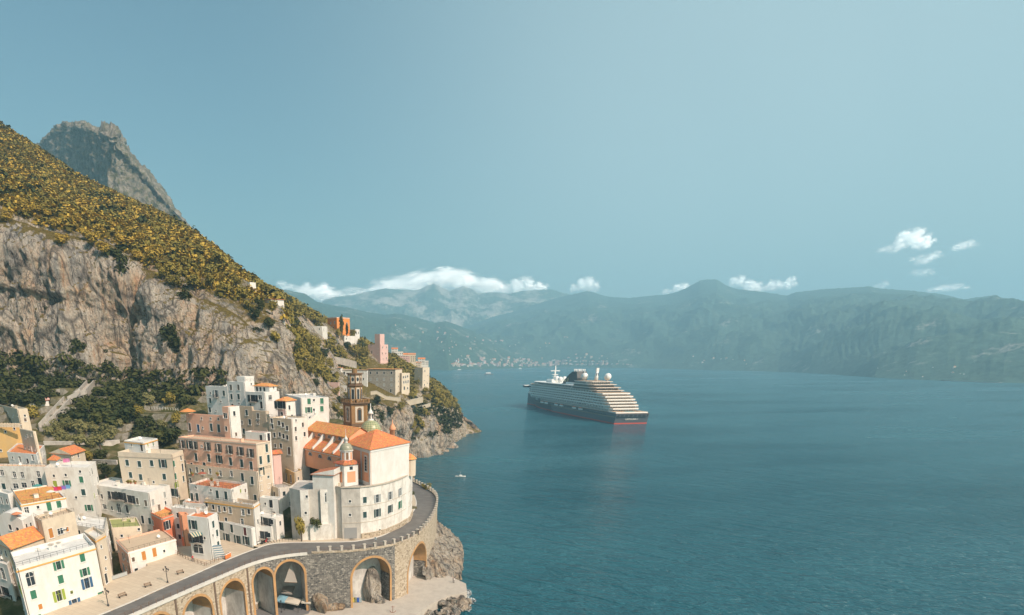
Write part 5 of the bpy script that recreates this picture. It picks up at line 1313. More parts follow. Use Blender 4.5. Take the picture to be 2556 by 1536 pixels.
for k in range(8):
    a = ang + k * math.pi / 4; d = Vector((math.cos(a), math.sin(a), 0)); s_ = Vector((-d.y, d.x, 0))
    b = MB(); p = tcx + d * 2.12; b.box(p - s_ * .62 + Vector((0, 0, 53.9)), s_ * 1.24, d * .08, (0, 0, 3.9), 0); b.box(p - s_ * .38 + Vector((0, 0, 54.2)), s_ * .76, d * .12, (0, 0, 3.1), 1); part('arched_window', b, [M_TWP, C_GLASS], tw)
    b = MB(); p = tcx + d * 1.97; b.box(p - s_ * .6 + Vector((0, 0, 59.1)), s_ * 1.2, d * .08, (0, 0, 2.3), 0)
    c_ = p + d * .1 + Vector((0, 0, 60.25)); pts = [c_ + s_ * (.42 * math.cos(t)) + Vector((0, 0, .62 * math.sin(t))) for t in np.linspace(0, 2 * math.pi, 13)]
    for i in range(12): b.tri(c_, pts[i], pts[i + 1], 1)
    part('oval_window', b, [M_TWP, C_GLASS], tw)
    a2 = a + math.pi / 8; d = Vector((math.cos(a2), math.sin(a2), 0)); b = MB(); q = tcx + d * 2.3; b.tube([(q.x, q.y, 53.4), (q.x, q.y, 58.3)], .2, 6); q = tcx + d * 2.15; b.tube([(q.x, q.y, 58.8), (q.x, q.y, 61.7)], .17, 6); part('corner_column', b, M_TW, tw)

# ================================================================== houses on the cape and the hill behind
hs('R6', 'palace', 'grey stone palace with an orange roof strip on the cape', (1365, 103), 1032, 1445, Y=428, a=70, foot=395, base=40, wall=W_STONE, wallR=W_CREAM, roof='shedL', rise=.2, roofmat=R_ORANGE, cat='palace',
   wins='1070,148,ck 1148,148,ck 1230,148,ck 1318,148,ck 1070,225,cw 1148,225,cw 1230,225,cw 1318,225,cw 1070,290,cw 1148,290,cw 1230,290,cw 1318,290,cw 1225,360,Dk 1310,360,Dk 1145,355,dk 1400,190,dk 1400,250,dk 1400,310,dk')
hs('R6', 'palace', 'white villa wing with an orange eave left of the grey palace', (1028, 112), 655, 1036, Y=424, a=76, foot=300, base=46, wall=W_BRIGHT, roof='shedL', rise=.6, roofmat=R_ORANGE, cat='villa', wins='670,150,sk 705,150,sk 757,155,Dk 757,215,Dk 985,220,dk 985,150,sk 880,160,dk 880,220,dk')
hs('R6', 'villa', 'small orange roofed house above the white villa wing', (720, 85), 575, 740, Y=440, a=75, foot=130, base=52, wall=W_BRIGHT, roof='shedL', rise=.6, roofmat=R_TERRACOTTA, wins='690,80,Wk 600,90,sk')
hs('R6', 'villa', 'pinkish old house wall under the white villa', (690, 262), 545, 700, Y=412, a=72, foot=395, base=36, wall=W_ROSE, roofmat=R_GREY, par=.3, wins='592,370,ak 650,330,sk')
hs('R6', 'villa', 'low white house with an arched door left of the bell tower', (805, 302), 700, 830, Y=408, a=72, foot=392, base=36, wall=W_BRIGHT, roofmat=R_WHITE, par=.3, wins='773,350,vk')
hs('R6', 'villa', 'narrow cream house with balconies right of the grey palace', (1440, 150), 1400, 1535, Y=436, a=38, foot=380, base=44, wall=W_STONE, wallR=W_CREAM, roof='flat', roofmat=R_GREY, par=.3, wins='1460,200,dk 1485,195,wk 1510,190,dk 1465,260,wk 1490,255,wk 1515,250,wk 1470,330,Dk 1510,330,dk')
hs('R6', 'tower_house', 'tall tan tower house at the outer end of the cape', (1690, 85), 1592, 1770, Y=480, a=50, foot=335, base=44, wall=W_BEIGE, wallR=W_CREAM, roofmat=R_ORANGE, par=.3, wins='1625,125,sk 1715,125,dk 1625,245,sk 1712,240,sk 1710,290,dk 1640,190,sk 1750,180,sk 1745,270,sk')
hs('R3', 'tower_house', 'rose pink tower house rising above the grey palace', (1445, 742), 1332, 1516, Y=490, a=56, foot=905, base=60, wall=W_ROSE, roofmat=R_TERRACOTTA, par=.5, wins='1358,705,Sb 1358,765,db 1425,765,Dt 1365,815,Db 1420,820,Dr 1422,870,Dt 1465,770,dy 1500,770,dy 1462,825,do 1495,825,do 1470,875,do 1500,870,dy')
hs('R3', 'tower_house', 'slim pink turret on the rose pink tower house', (1440, 645), 1392, 1482, Y=494, a=54, foot=905, base=66, wall=W_ROSE, roofmat=R_TERRACOTTA, par=.2, wins='')
hs('R3', 'villa', 'bright orange villa among dark trees on the ridge', (1040, 490), 950, 1160, Y=505, a=45, foot=612, base=84, wall=W_ORANGE, roofmat=R_WHITE, par=.4, trim=T_WHITE, wins='985,545,wk 1022,540,wk 1010,585,dk 1135,550,wk 1085,540,wk 1075,590,dk')
hs('R3', 'villa', 'brown capped belvedere on the orange villa', (1135, 495), 1108, 1158, Y=507, a=48, foot=612, base=84, wall=W_TAN, roofmat=R_RUST, par=.3, wins='')
hs('R3', 'villa', 'grey white villa with arched niche under the umbrella pine', (905, 572), 735, 952, Y=495, a=72, foot=668, base=74, wall=W_WHITE, roofmat=R_GREY, par=.4, wins='780,630,dk 815,635,dk 760,600,sk 880,600,Sk 920,605,vk 850,640,dk')
hs('R3', 'villa', 'white arcaded pavilion right of the orange villa', (1210, 602), 1160, 1252, Y=500, a=50, foot=675, base=74, wall=W_BRIGHT, roofmat=R_WHITE, par=.4, wins='1170,640,vk 1190,645,vk 1225,640,vk 1242,635,vk')
hs('R3', 'villa', 'long white garden wall house below the orange villa', (1110, 662), 1010, 1235, Y=488, a=45, foot=712, base=70, wall=W_WHITE, roofmat=R_GREY, par=.3, wins='1080,690,Sk 1130,690,Sk')
hs('R3', 'villa', 'pale terrace house high on the green slope', (430, 320), 372, 550, Y=410, a=35, foot=368, base=88, wall=W_BRIGHT, roof='shedL', rise=.4, roofmat=R_TERRACOTTA, wins='420,345,sk 460,335,sk')
hs('R3', 'villa', 'tiny white house on the skyline of the green slope', (235, 165), 195, 290, Y=405, a=50, foot=200, base=106, wall=W_BRIGHT, roofmat=R_WHITE, par=.3, wins='215,185,sk')

# ================================================================== cruise ship
def ship():
    SX, SY = 257.0, 669.0; BX, BY = 211.0, 944.0
    d = Vector((BX - SX, BY - SY, 0)); LEN = d.length; ang_ = math.atan2(d.y, d.x)
    root = empty('cruise_ship', (SX, SY, 0), 'white and dark grey cruise ship with black funnel anchored in the bay', 'ship', rz=ang_)
    def add(name, mb, mats, parent=None):
        o = mb.build(name, mats, parent or root)
        if name in ('cabin_glazing', 'balcony_divider', 'lounge_glazing', 'sun_deck_glazing', 'hull_window', 'mooring_post', 'funnel_rib', 'exhaust_pipe'): o['kind'] = 'stuff'
        return o
    HULL = stucco('dark_hull_paint', (.11, .12, .14), (.14, .14, .15), .2, .45)
    WH = plain('ship_white', (.90, .89, .86), .5); WG = plain('ship_grey_white', (.80, .79, .77), .5)
    DK = plain('ship_dark_glass', (.05, .055, .06), .2); GZ_ = plain('cabin_door_glass', (.44, .45, .46), .25); BRZ = plain('ship_bronze_cladding', (.33, .24, .17), .5)
    RED = plain('boot_red', (.55, .06, .03), .5); BLK = plain('funnel_black', (.008, .008, .009), .5); TEAK = plain('teak_deck', (.50, .33, .20), .7); GOLD = plain('gold_emblem', (.65, .48, .20), .4)
    HB = 19.0
    def half(x, z):                       # half breadth at station x, height z
        t = max(0, (x - 165) / (LEN - 165)); f = 1 - t ** 2.0
        fl = .82 + .18 * min(1, max(0, z) / 12) if t > 0 else 1
        bowx = LEN - 16 + max(0, z) * 1.9
        if x >= bowx: return 0.02
        t2 = max(0, (x - 165) / max(1, bowx - 165)); return max(.02, HB * (1 - t2 ** 2.3) * fl)
    xs = list(np.linspace(0, 160, 9)) + list(np.linspace(170, LEN + 18, 38))
    def strip(z0, z1, mb, mi=0, x0=0, x1=LEN + 20):
        st = [x for x in xs if x0 <= x <= x1]
        for sg in (1, -1):
            for a, b in zip(st[:-1], st[1:]):
                q = [(a, sg * half(a, z0), z0), (b, sg * half(b, z0), z0), (b, sg * half(b, z1), z1), (a, sg * half(a, z1), z1)]
                mb.quad(*(q if sg < 0 else q[::-1]), mi, True)
    b = MB()
    zl = [1.2, 3.5, 6, 8.5, 11]
    for a, c in zip(zl[:-1], zl[1:]): strip(a, c, b)
    for a, c in ((11, 13.5), (13.5, 16)): strip(a, c, b, 0, 205, LEN + 20)
    # transom
    b.quad((0, -half(0, 1), 1.2), (0, half(0, 1), 1.2), (-2.5, half(0, 11), 11), (-2.5, -half(0, 11), 11))
    b.quad((0, half(0, 1), 1.2), (0, half(0, 1), 11), (-2.5, half(0, 11), 11), (0, half(0, 1), 1.2)); b.quad((0, -half(0, 1), 1.2), (-2.5, -half(0, 11), 11), (0, -half(0, 1), 11), (0, -half(0, 1), 1.2))
    add('hull', b, HULL)
    b = MB(); strip(-3, 1.2, b); b.quad((0, -HB, -3), (0, HB, -3), (0, HB, 1.2), (0, -HB, 1.2)); add('boot_stripe', b, RED)
    b = MB(); st = [x for x in xs]
    for a, c in zip(st[:-1], st[1:]):
        z = 11 if c <= 205 else 16; zz = 11 if a < 205 else 16
        b.quad((a, -half(a, z), z - .1), (c, -half(c, z), z - .1), (c, half(c, z), z - .1), (a, half(a, z), z - .1))
    b.quad((-2.5, -HB, 10.9), (0, -HB, 10.9), (0, HB, 10.9), (-2.5, HB, 10.9)); add('main_deck', b, TEAK)
    b = MB(); b.bx(205, 205.5, -half(205, 13), half(205, 13), 11, 16); add('bow_bulkhead', b, WG)
    b = MB(); strip(15.6, 17.0, b, 0, 205, LEN + 20); add('bow_bulwark', b, WH)
    # stern mooring opening and name
    b = MB(); b.box((-2.75, -HB + 1.5, 7.6), (.12, 0, 0), (0, 2 * HB - 3, 0), (-.5, 0, 2.2)); add('mooring_opening', b, DK)
    b = MB()
    for y in np.linspace(-HB + 4, HB - 4, 7): b.box((-2.95, y - .5, 7.6), (.1, 0, 0), (0, 1.0, 0), (-.5, 0, 2.2))
    add('mooring_post', b, HULL)
    cu = bpy.data.curves.new('stern_lettering', 'FONT'); cu.body = 'EXPLORA I'; cu.size = 3.0; cu.extrude = .05; cu.align_x = 'CENTER'
    cu.materials.append(plain('letter_white', (.75, .72, .66), .5))
    tmp = bpy.data.objects.new('tmp_lettering', cu); COL.objects.link(tmp); bpy.context.view_layer.update()
    me = bpy.data.meshes.new_from_object(tmp.evaluated_get(bpy.context.evaluated_depsgraph_get())); bpy.data.objects.remove(tmp)
    o = bpy.data.objects.new('stern_lettering', me); COL.objects.link(o); o.parent = root; o['kind'] = 'stuff'
    o.location = (-1.55, 0, 4.2); o.rotation_euler = (math.radians(76), 0, math.radians(-90))
    # cabin decks: each a recessed wall, a projecting white edge and balcony dividers
    TH = 2.85
    tiers = [(14, 250), (18, 262), (22, 265), (26, 266), (31, 266), (38, 265), (52, 262)]
    for k, (xa, xf) in enumerate(tiers):
        z0 = 11 + k * TH; z1 = z0 + TH; hb = HB + .3 if k > 0 else HB - 1.6
        def outline(x0, x1, h, cham=12):
            return [(x0, -h * .86), (x0 + 5, -h), (x1 - 26, -h), (x1 - 7, -h * .72), (x1, -h * .30), (x1, h * .30), (x1 - 7, h * .72), (x1 - 26, h), (x0 + 5, h), (x0, h * .86)]
        b = MB(); b.prism(outline(xa + 2.5, xf, hb - 1.7), z0, z1 - .1); add('cabin_wall', b, WG if k != 6 else BRZ)
        b = MB()
        for x in np.arange(xa + 9, xf - 26, 3.4):                  # glazed doors
            for sg in (1, -1): b.bx(x, x + 2.3, sg * (hb - 1.66) - .06, sg * (hb - 1.66) + .06, z0 + .35, z1 - .6)
        for y in np.arange(-hb * .8, hb * .75, 3.1): b.bx(xa + 2.3, xa + 2.6, y, y + 1.9, z0 + .35, z1 - .55)
        add('cabin_glazing', b, GZ_)
        b = MB(); b.prism(outline(xa - 1.0, xf + .8, hb), z1 - .1, z1 + 1.25 if k < 6 else z1 + .35, 0, 1); add('deck_edge', b, [WH, TEAK])
        if 0 < k:
            b = MB()
            for x in np.arange(xa + 8, xf - 26, 6.8):
                for sg in (1, -1): b.bx(x, x + .25, min(sg * hb * .999, sg * (hb - 1.7)), max(sg * hb * .999, sg * (hb - 1.7)), z0 + .9, z1 - .1)
            add('balcony_divider', b, WG)
    zt = 11 + 7 * TH
    # terraces and pools at the stern
    b = MB(); b.prism([(0, -HB + .6), (16, -HB + .6), (16, HB - .6), (0, HB - .6)], 11.0, 12.2, 0, 1); add('stern_terrace', b, [WH, TEAK])
    b = MB(); b.bx(3, 9, -5, 5, 12.2, 12.45); add('stern_pool', b, plain('pool_water', (.10, .42, .48), .1))
    for k in range(16):
        if k % 4 == 3: continue
        b = MB(); x = 2 + (k % 8) * 1.7; y = (9 if k < 8 else -11) + (k % 3); b.bx(x, x + .8, y, y + 2, 12.2, 12.6); add('sun_lounger', b, BRZ)
    # stepped aft house with bronze bands
    for j, (xa, xf, h, c) in enumerate(((60, 112, 2.7, BRZ), (68, 112, 3.0, BRZ), (76, 112, 2.8, WG))):
        z0 = zt + .35 + j * 2.9; b = MB(); hb = HB - 1.5 - j * 1.3
        b.prism([(xa, -hb * .8), (xa + 6, -hb), (xf, -hb), (xf, hb), (xa + 6, hb), (xa, hb * .8)], z0, z0 + 2.4); add('aft_lounge', b, c)
        b = MB(); b.prism([(xa - 4, -hb * .8 - 1), (xa + 3, -hb - 1), (xf, -hb - 1), (xf, hb + 1), (xa + 3, hb + 1), (xa - 4, hb * .8 + 1)], z0 + 2.4, z0 + 2.9, 0, 1); add('aft_deck_edge', b, [WH, TEAK])
        b = MB()
        for y in np.arange(-hb * .75, hb * .7, 2.6): b.bx(xa - .12, xa + .1, y, y + 1.9, z0 + .6, z0 + 1.9)
        for x in np.arange(xa + 8, xf - 2, 3.2): b.bx(x, x + 2.2, hb - .1, hb + .12, z0 + .6, z0 + 1.9)
        add('lounge_glazing', b, DK)
    # pool deck roofs forward, bridge wings
    b = MB(); b.prism([(116, -15), (238, -15), (254, -8), (254, 8), (238, 15), (116, 15)], zt + .3, zt + 3.0); add('sun_deck_house', b, WG)
    b = MB(); b.prism([(112, -17), (236, -17), (252, -8), (252, 8), (236, 17), (112, 17)], zt + 3.0, zt + 3.5); add('sun_deck_roof', b, WH)
    b = MB()
    for x in np.arange(120, 222, 4.2): b.bx(x, x + 3.0, 14.9, 15.12, zt + .9, zt + 2.5)
    add('sun_deck_glazing', b, DK)
    b = MB(); b.prism([(254, -23), (261, -23), (264, -10), (264, 10), (261, 23), (254, 23)], zt - 5.2, zt - 2.7); add('bridge', b, DK)
    b = MB(); b.prism([(253, -23.6), (262, -23.6), (265, -10), (265, 10), (262, 23.6), (253, 23.6)], zt - 2.7, zt - 2.1); add('bridge_roof', b, WH)
    b = MB(); b.prism([(196, -8), (214, -8), (214, 8), (196, 8)], zt + 3.5, zt + 7.5); add('mast_house', b, WH)
    # funnel
    zf = zt + 3.4; b = MB(); pr = [(124, zf), (166, zf), (160, zf + 5), (150, zf + 11), (140, zf + 15), (127, zf + 15.5), (124.5, zf + 8)]
    b.v = [(x, -6.5, z) for x, z in pr] + [(x, 6.5, z) for x, z in pr]; k = len(pr)
    b.f = [tuple(range(k)), tuple(range(2 * k - 1, k - 1, -1))] + [(i, k + i, k + (i + 1) % k, (i + 1) % k) for i in range(k)]; b.m = [0] * (k + 2); b.smooth = [False] * (k + 2)
    fu = add('funnel', b, BLK)
    b = MB(); b.bx(124, 150, -9, 9, zt + 3.5, zt + 6.0); add('funnel_house', b, WH)
    for sg in (1, -1):
        b = MB(); n_ = 20; c = Vector((150, sg * 6.62, zf + 5.2))
        pts = [c + Vector((2.2 * math.cos(t), 0, 2.6 * math.sin(t))) for t in np.linspace(0, 2 * math.pi, n_ + 1)]
        for i in range(n_): b.tri(c, pts[i], pts[i + 1]); b.tri(c, pts[i + 1], pts[i])
        o = add('funnel_emblem', b, GOLD, fu)
        b = MB(); b.bx(155, 161, c.y - .05, c.y + .05, zf + 3.0, zf + 4.6); add('funnel_lettering', b, GOLD, fu)
        b = MB()
        for x in np.arange(126, 146, 2.0): b.bx(x, x + .35, c.y - .1, c.y + .12, zf + .5, zf + 13 - (x - 126) * .1)
        add('funnel_rib', b, HULL, fu)
    b = MB()
    for i in range(8): b.tube([(126 + i * 2.2, 3 if i % 2 else -3, zf + 13), (126 + i * 2.2, 3 if i % 2 else -3, zf + 18.2)], .8, 6)
    add('exhaust_pipe', b, WG, fu)
    # masts and domes
    b = MB(); b.tube([(206, 0, zt + 7), (206, 0, zt + 21), (206, 0, zt + 25)], [1.6, .9, .2], 6); b.bx(205, 207, -6.5, 6.5, zt + 17.5, zt + 18.4); b.bx(204, 208, -4, 4, zt + 13, zt + 13.6); b.bx(203, 209, -3, 3, zt + 10, zt + 10.6); add('foremast', b, WH)
    b = MB(); b.tube([(88, 0, zt + 9), (88, 0, zt + 19.5)], [2.4, 1.8], 8); b.bx(86.5, 89.5, -1.6, 1.6, zt + 19.5, zt + 23.5); add('aft_mast', b, WH)
    b = MB(); b.bx(86.2, 86.6, -1.2, 1.2, zt + 15, zt + 18); add('mast_opening', b, DK)
    for x, y, r, h in ((188, 5, 3.6, 4.4), (172, 7, 3.3, 4.4), (100, 9, 4.0, 9.4), (80, -10, 4.0, 9.4), (190, -7, 3.2, 4.4)):
        b = MB(); b.lathe((x, y, zt + h - .6), [(.9, 0), (.9, 2.0)], 8); b.lathe((x, y, zt + h + r + .6), [(r * math.cos(t), r * math.sin(t)) for t in np.linspace(-1.45, 1.5, 12)], 16); add('radar_dome', b, WH)
    # lifeboats in their recess, port and starboard
    for sg in (1, -1):
        b = MB(); b.bx(60, 205, sg * 18.2 - 1.2, sg * 18.2 + .95, 8.9, 10.75); add('boat_recess', b, DK)
        for x in (75, 92, 128, 144, 176, 190):
            b = MB(); pr = [(0, .0, 1.2), (2, 1.3, 0), (9, 1.4, 0), (11.5, 0, 1.3)]
            b.prism([(x, sg * 19), (x + 2.5, sg * 19 - 1.3), (x + 9, sg * 19 - 1.4), (x + 11.5, sg * 19), (x + 9, sg * 19 + 1.4), (x + 2.5, sg * 19 + 1.3)], 8.6, 10.3); 
            bo = add('lifeboat', b, WH); b = MB(); b.bx(x + 3, x + 8.5, sg * 19 - 1.1, sg * 19 + 1.1, 10.3, 11.0); add('lifeboat_canopy', b, plain('lifeboat_orange', (.7, .18, .05), .5), bo)
    b = MB()
    for sg in (1, -1):
        for x in np.arange(20, 58, 4.2): b.bx(x, x + 2.0, sg * HB - .12, sg * HB + .12, 7.7, 9.0)
        for x in np.arange(215, 250, 6): b.bx(x, x + 1.6, sg * half(x, 9) - .35, sg * half(x, 9) + .05, 9, 10)
    add('hull_window', b, DK)
    b = MB(); strip(7.0, 7.25, b, 0, 0, 240); o = add('gold_line', b, GOLD); o.scale = (1, 1.004, 1)
ship()

# ================================================================== ground under the town
# keep only the landward side of the road
A_ = INN[:-1]; D_ = INN[1:] - INN[:-1]
P2 = np.stack([gx, gy], -1).reshape(-1, 2)
idx = np.array([np.argmin(((A_ - p) ** 2).sum(1)) for p in P2])
side = D_[idx, 0] * (P2[:, 1] - A_[idx, 1]) - D_[idx, 1] * (P2[:, 0] - A_[idx, 0])
land = (side > -.3).reshape(gx.shape) | (gy > 246)
land &= ~((gy < 100) & (gx > -66))
V = np.stack([gx, gy, gz], -1).reshape(-1, 3); f = grid_faces(*gx.shape)
f = f[land.reshape(-1)[f].all(1)]
def mat_garden():
    m, t, b = _nodes('garden_ground'); p = _pos(t)
    n = _noise(t, p, .16, 5, .65); f_ = _noise(t, p, 1.1, 5, .7)
    col = _ramp(t, n, [(.32, (.045, .05, .016)), (.47, (.075, .075, .026)), (.58, (.15, .125, .065)), (.72, (.30, .265, .21))])
    g = t.nodes.new('ShaderNodeNewGeometry'); s = t.nodes.new('ShaderNodeSeparateXYZ'); t.links.new(g.outputs['True Normal'], s.inputs[0])
    wallf = _ramp(t, s.outputs['Z'], [(.45, (1, 1, 1)), (.68, (0, 0, 0))])
    col = _mix(t, wallf, col, _ramp(t, f_, [(.3, (.12, .115, .10)), (.7, (.34, .31, .27))]))
    t.links.new(col, b.inputs['Base Color']); b.inputs['Roughness'].default_value = .95; b.inputs['Specular IOR Level'].default_value = .1
    _bump(t, b, f_, .7, .4); return m
tag(np_mesh('town_ground', V, f, mat_garden(), smooth=False), kind='structure')
# lane paving between the houses of the front row
b = MB()
for poly_ in ([(-60, 141), (-45, 138), (-37, 156), (-47, 165), (-66, 152)],):
    b.prism(poly_, 14, 18.9)
tag(b.build('lane_pavement', M_PAVE), kind='structure')
# back wall of the arches under the road
b = MB()
for i in range(0, 396, 4):
    p, q = INN[i], INN[i + 4]; b.quad((*p, 0), (*q, 0), (*q, RZ), (*p, RZ))
under(b.build('back_wall', M_PLASTER_G), via)

# ================================================================== vegetation
def leaf_cloud(n, centres, radii, size, squash=.8, seed=0):
    """n leaf-sized faces spread through the volume of several overlapping lumps"""
    r = np.random.default_rng(seed); centres = np.asarray(centres, float); radii = np.asarray(radii, float)
    k = r.choice(len(centres), n, p=radii ** 2 / (radii ** 2).sum())
    d = r.normal(size=(n, 3)); d /= np.linalg.norm(d, axis=1)[:, None]
    rad = radii[k] * (r.random(n) ** .33) * (.78 + .34 * r.random(n))
    p = centres[k] + d * rad[:, None] * np.array([1, 1, squash])
    nrm = d + r.normal(size=(n, 3)) * .38 + np.array([0, 0, .75]); nrm /= np.linalg.norm(nrm, axis=1)[:, None]
    a = np.cross(nrm, r.normal(size=(n, 3))); a /= np.linalg.norm(a, axis=1)[:, None]; c = np.cross(nrm, a)
    s = size * (.6 + .8 * r.random(n))[:, None]
    q = np.stack([p - a * s - c * s * .55, p + a * s * .2 - c * s * .8, p + a * s + c * s * .5, p - a * s * .3 + c * s * .8], 1)
    return q.reshape(-1, 3)
def mesh_from_quads(name, V, mat):
    me = bpy.data.meshes.new(name); n = len(V)
    me.vertices.add(n); me.vertices.foreach_set('co', V.astype(np.float32).ravel())
    me.loops.add(n); me.loops.foreach_set('vertex_index', np.arange(n, dtype=np.int32))
    me.polygons.add(n // 4); me.polygons.foreach_set('loop_start', np.arange(0, n, 4, dtype=np.int32)); me.materials.append(mat)
    me.update(calc_edges=True); return me
L_GOLD = leafy('golden_olive_leaves', (.28, .20, .032), (.46, .315, .055))
L_OLIVE = leafy('olive_green_leaves', (.145, .125, .026), (.31, .24, .05))
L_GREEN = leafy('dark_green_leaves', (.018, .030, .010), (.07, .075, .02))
L_GROVE = leafy('pale_grove_leaves', (.095, .10, .035), (.25, .23, .095))
BARK = plain('grey_brown_bark', (.11, .085, .065), .9)
def tree_protos(kind, count, mat, seed):
    out = []
    for i in range(count):
        r = random.Random(seed + i); tr = MB()
        if kind == 'round':
            h = r.uniform(1.1, 1.7); n_l = r.randint(6, 9); cs, rs = [], []
            for k in range(n_l):
                a = r.uniform(0, 6.28); q = r.uniform(.2, 1.35); cs.append((q * math.cos(a), q * math.sin(a), h + r.uniform(.1, 1.9))); rs.append(r.uniform(.65, 1.15))
            cs.append((0, 0, h + .9)); rs.append(1.3)
            tr.tube([(0, 0, -.5), (.05, .03, h * .6), (.1, 0, h + .4)], [.2, .15, .1], 6)
            for k in range(4): c = cs[k]; tr.tube([(.08, 0, h * .7), (c[0] * .6, c[1] * .6, c[2] * .8 + .1), c], [.1, .06, .03], 5)
            V = leaf_cloud(620, cs, rs, .19, .85, seed + i)
        elif kind == 'shrub':
            n_l = r.randint(4, 7); cs = [(r.uniform(-1, 1), r.uniform(-1, 1), r.uniform(.2, 1.0)) for _ in range(n_l)]; rs = [r.uniform(.5, .95) for _ in range(n_l)]
            tr.tube([(0, 0, -.5), (.05, .1, .5)], [.1, .05], 5); tr.tube([(0, 0, 0), (.5, .2, .7)], [.06, .03], 5)
            V = leaf_cloud(340, cs, rs, .18, .8, seed + i)
        elif kind == 'umbrella':
            cs = [(math.cos(a) * q, math.sin(a) * q, 3.0 + r.uniform(-.12, .2) - q * .12) for q in (0, .8, 1.6) for a in np.linspace(0, 6.28, 1 + int(q * 7))]; rs = [.55] * len(cs)
            tr.tube([(0, 0, -.5), (.1, 0, 1.2), (0, .05, 2.3)], [.16, .13, .1], 7)
            for a in np.linspace(0, 6.28, 8)[:-1]: tr.tube([(0, .05, 2.1), (math.cos(a) * .7, math.sin(a) * .7, 2.6), (math.cos(a) * 1.4, math.sin(a) * 1.4, 2.95)], [.07, .05, .025], 5)
            V = leaf_cloud(900, cs, rs, .15, .45, seed)
        elif kind == 'cypress':
            cs = [(r.uniform(-.12, .12), r.uniform(-.12, .12), .5 + k * .42) for k in range(10)]; rs = [.55 * math.sin(math.pi * (k + 1.6) / 12.5) + .08 for k in range(10)]
            tr.tube([(0, 0, -.5), (0, 0, 1.2)], [.12, .1], 6); V = leaf_cloud(520, cs, rs, .16, 1.1, seed + i)
        me = bpy.data.meshes.new('trunk'); me.from_pydata(tr.v, [], tr.f); me.materials.append(BARK); me.update()
        out.append((me, mesh_from_quads('crown', V, mat)))
    return out
PROTO = dict(round_gold=tree_protos('round', 3, L_GOLD, 10), round_olive=tree_protos('round', 4, L_OLIVE, 20), round_green=tree_protos('round', 4, L_GREEN, 30), round_grove=tree_protos('round', 3, L_GROVE, 40),
             shrub_gold=tree_protos('shrub', 3, L_GOLD, 50), shrub_olive=tree_protos('shrub', 3, L_OLIVE, 60), shrub_green=tree_protos('shrub', 3, L_GREEN, 70),
             umbrella=tree_protos('umbrella', 1, L_OLIVE, 80), cypress=tree_protos('cypress', 2, L_GREEN, 90))
NTREE = [0]
def plant(kind, pos, s, name, label, cat, group=None, sz=1.0):
    v = PROTO[kind]; trunk, crown = v[NTREE[0] % len(v)]; NTREE[0] += 1
    r = empty(name, pos, label, cat, group, rz=random.uniform(0, 6.28)); r.scale = (s, s, s * sz)
    for nm, me in (('trunk', trunk), ('crown', crown)):
        o = bpy.data.objects.new(nm, me); COL.objects.link(o); o.parent = r
    return r
# trees one can tell apart on the slope and cliff edge (photo x, photo y of the foot, crown width in photo pixels)
GOLD = [(552, 672, 46), (520, 690, 40), (590, 720, 34), (500, 640, 30), (455, 640, 34), (470, 672, 44), (430, 690, 40), (395, 640, 34), (380, 660, 42), (440, 720, 44), (490, 730, 48), (530, 720, 40), (560, 740, 36), (350, 610, 34), (320, 590, 30), (305, 612, 34),
        (250, 590, 34), (235, 615, 44), (215, 600, 30), (260, 640, 40), (140, 575, 36), (155, 620, 40), (70, 545, 38), (60, 520, 32), (95, 535, 34), (20, 560, 34), (120, 545, 26), (190, 560, 28), (610, 750, 36), (625, 775, 34), (405, 700, 36), (345, 650, 30)]
for x, y, w in GOLD:
    p, n = hill_at(x, y); s = w * mpp(p) / 3.6
    plant('round_gold' if y < 640 or x < 400 else 'round_olive', p - Vector((0, 0, .6)), s, 'cliff_top_tree', 'rounded golden green tree on the cliff edge above the rock face', 'tree', 'trees along the cliff edge', .85)
SLOPE = [(660, 740, 28), (690, 752, 30), (720, 765, 30), (650, 775, 32), (680, 785, 34), (715, 795, 34), (745, 790, 30), (765, 802, 28), (640, 800, 34), (670, 815, 34), (700, 830, 36), (735, 825, 30), (690, 860, 34), (720, 855, 36), (750, 850, 34), (735, 885, 38), (765, 880, 40), (790, 870, 34),
         (760, 910, 40), (785, 905, 38), (810, 900, 32), (745, 930, 34), (775, 940, 36), (800, 935, 34), (825, 925, 30), (815, 960, 30), (790, 965, 28), (840, 955, 26), (830, 870, 28), (850, 885, 30), (868, 872, 26), (845, 845, 24), (880, 850, 24), (900, 870, 28), (885, 890, 30), (860, 905, 30), (910, 900, 30),
         (840, 1030, 26), (855, 1045, 26), (836, 1060, 28), (850, 1010, 24), (838, 985, 24), (870, 1000, 24)]
for x, y, w in SLOPE:
    p, n = hill_at(x, y); s = w * mpp(p) / 3.7
    plant('round_olive' if (x + y) % 3 else 'round_green', p - Vector((0, 0, .8)), s, 'slope_tree', 'olive green tree in the wooded slope between cliff and cape villas', 'tree', 'trees of the wooded slope')
CAPE = [(1000, 1030, 26), (975, 1040, 28), (1045, 1062, 30), (1062, 1045, 26), (1030, 1075, 28), (1055, 1075, 24), (1040, 1085, 24), (1105, 1010, 26), (1120, 1022, 24), (1095, 1000, 24), (1070, 1000, 20), (1062, 985, 20), (945, 1010, 26), (925, 1030, 28), (950, 1050, 24), (1085, 985, 18), (1030, 1000, 20), (1012, 975, 16), (1040, 960, 16), (1000, 955, 14)]
for x, y, w in CAPE:
    p, n = hill_at(x, y); s = w * mpp(p) / 3.7
    plant('round_green' if x < 1000 else 'round_olive', p - Vector((0, 0, .8)), s, 'cape_tree', 'dark bushy tree clinging to the rocks of the cape', 'tree', 'trees on the cape rocks')
p, n = hill_at(790, 838); p = at_Y(790, 838, 484)
plant('umbrella', p, 44 * mpp(p) / 3.9, 'umbrella_pine', 'wide umbrella pine standing before the orange villa', 'tree', None, 1.1)
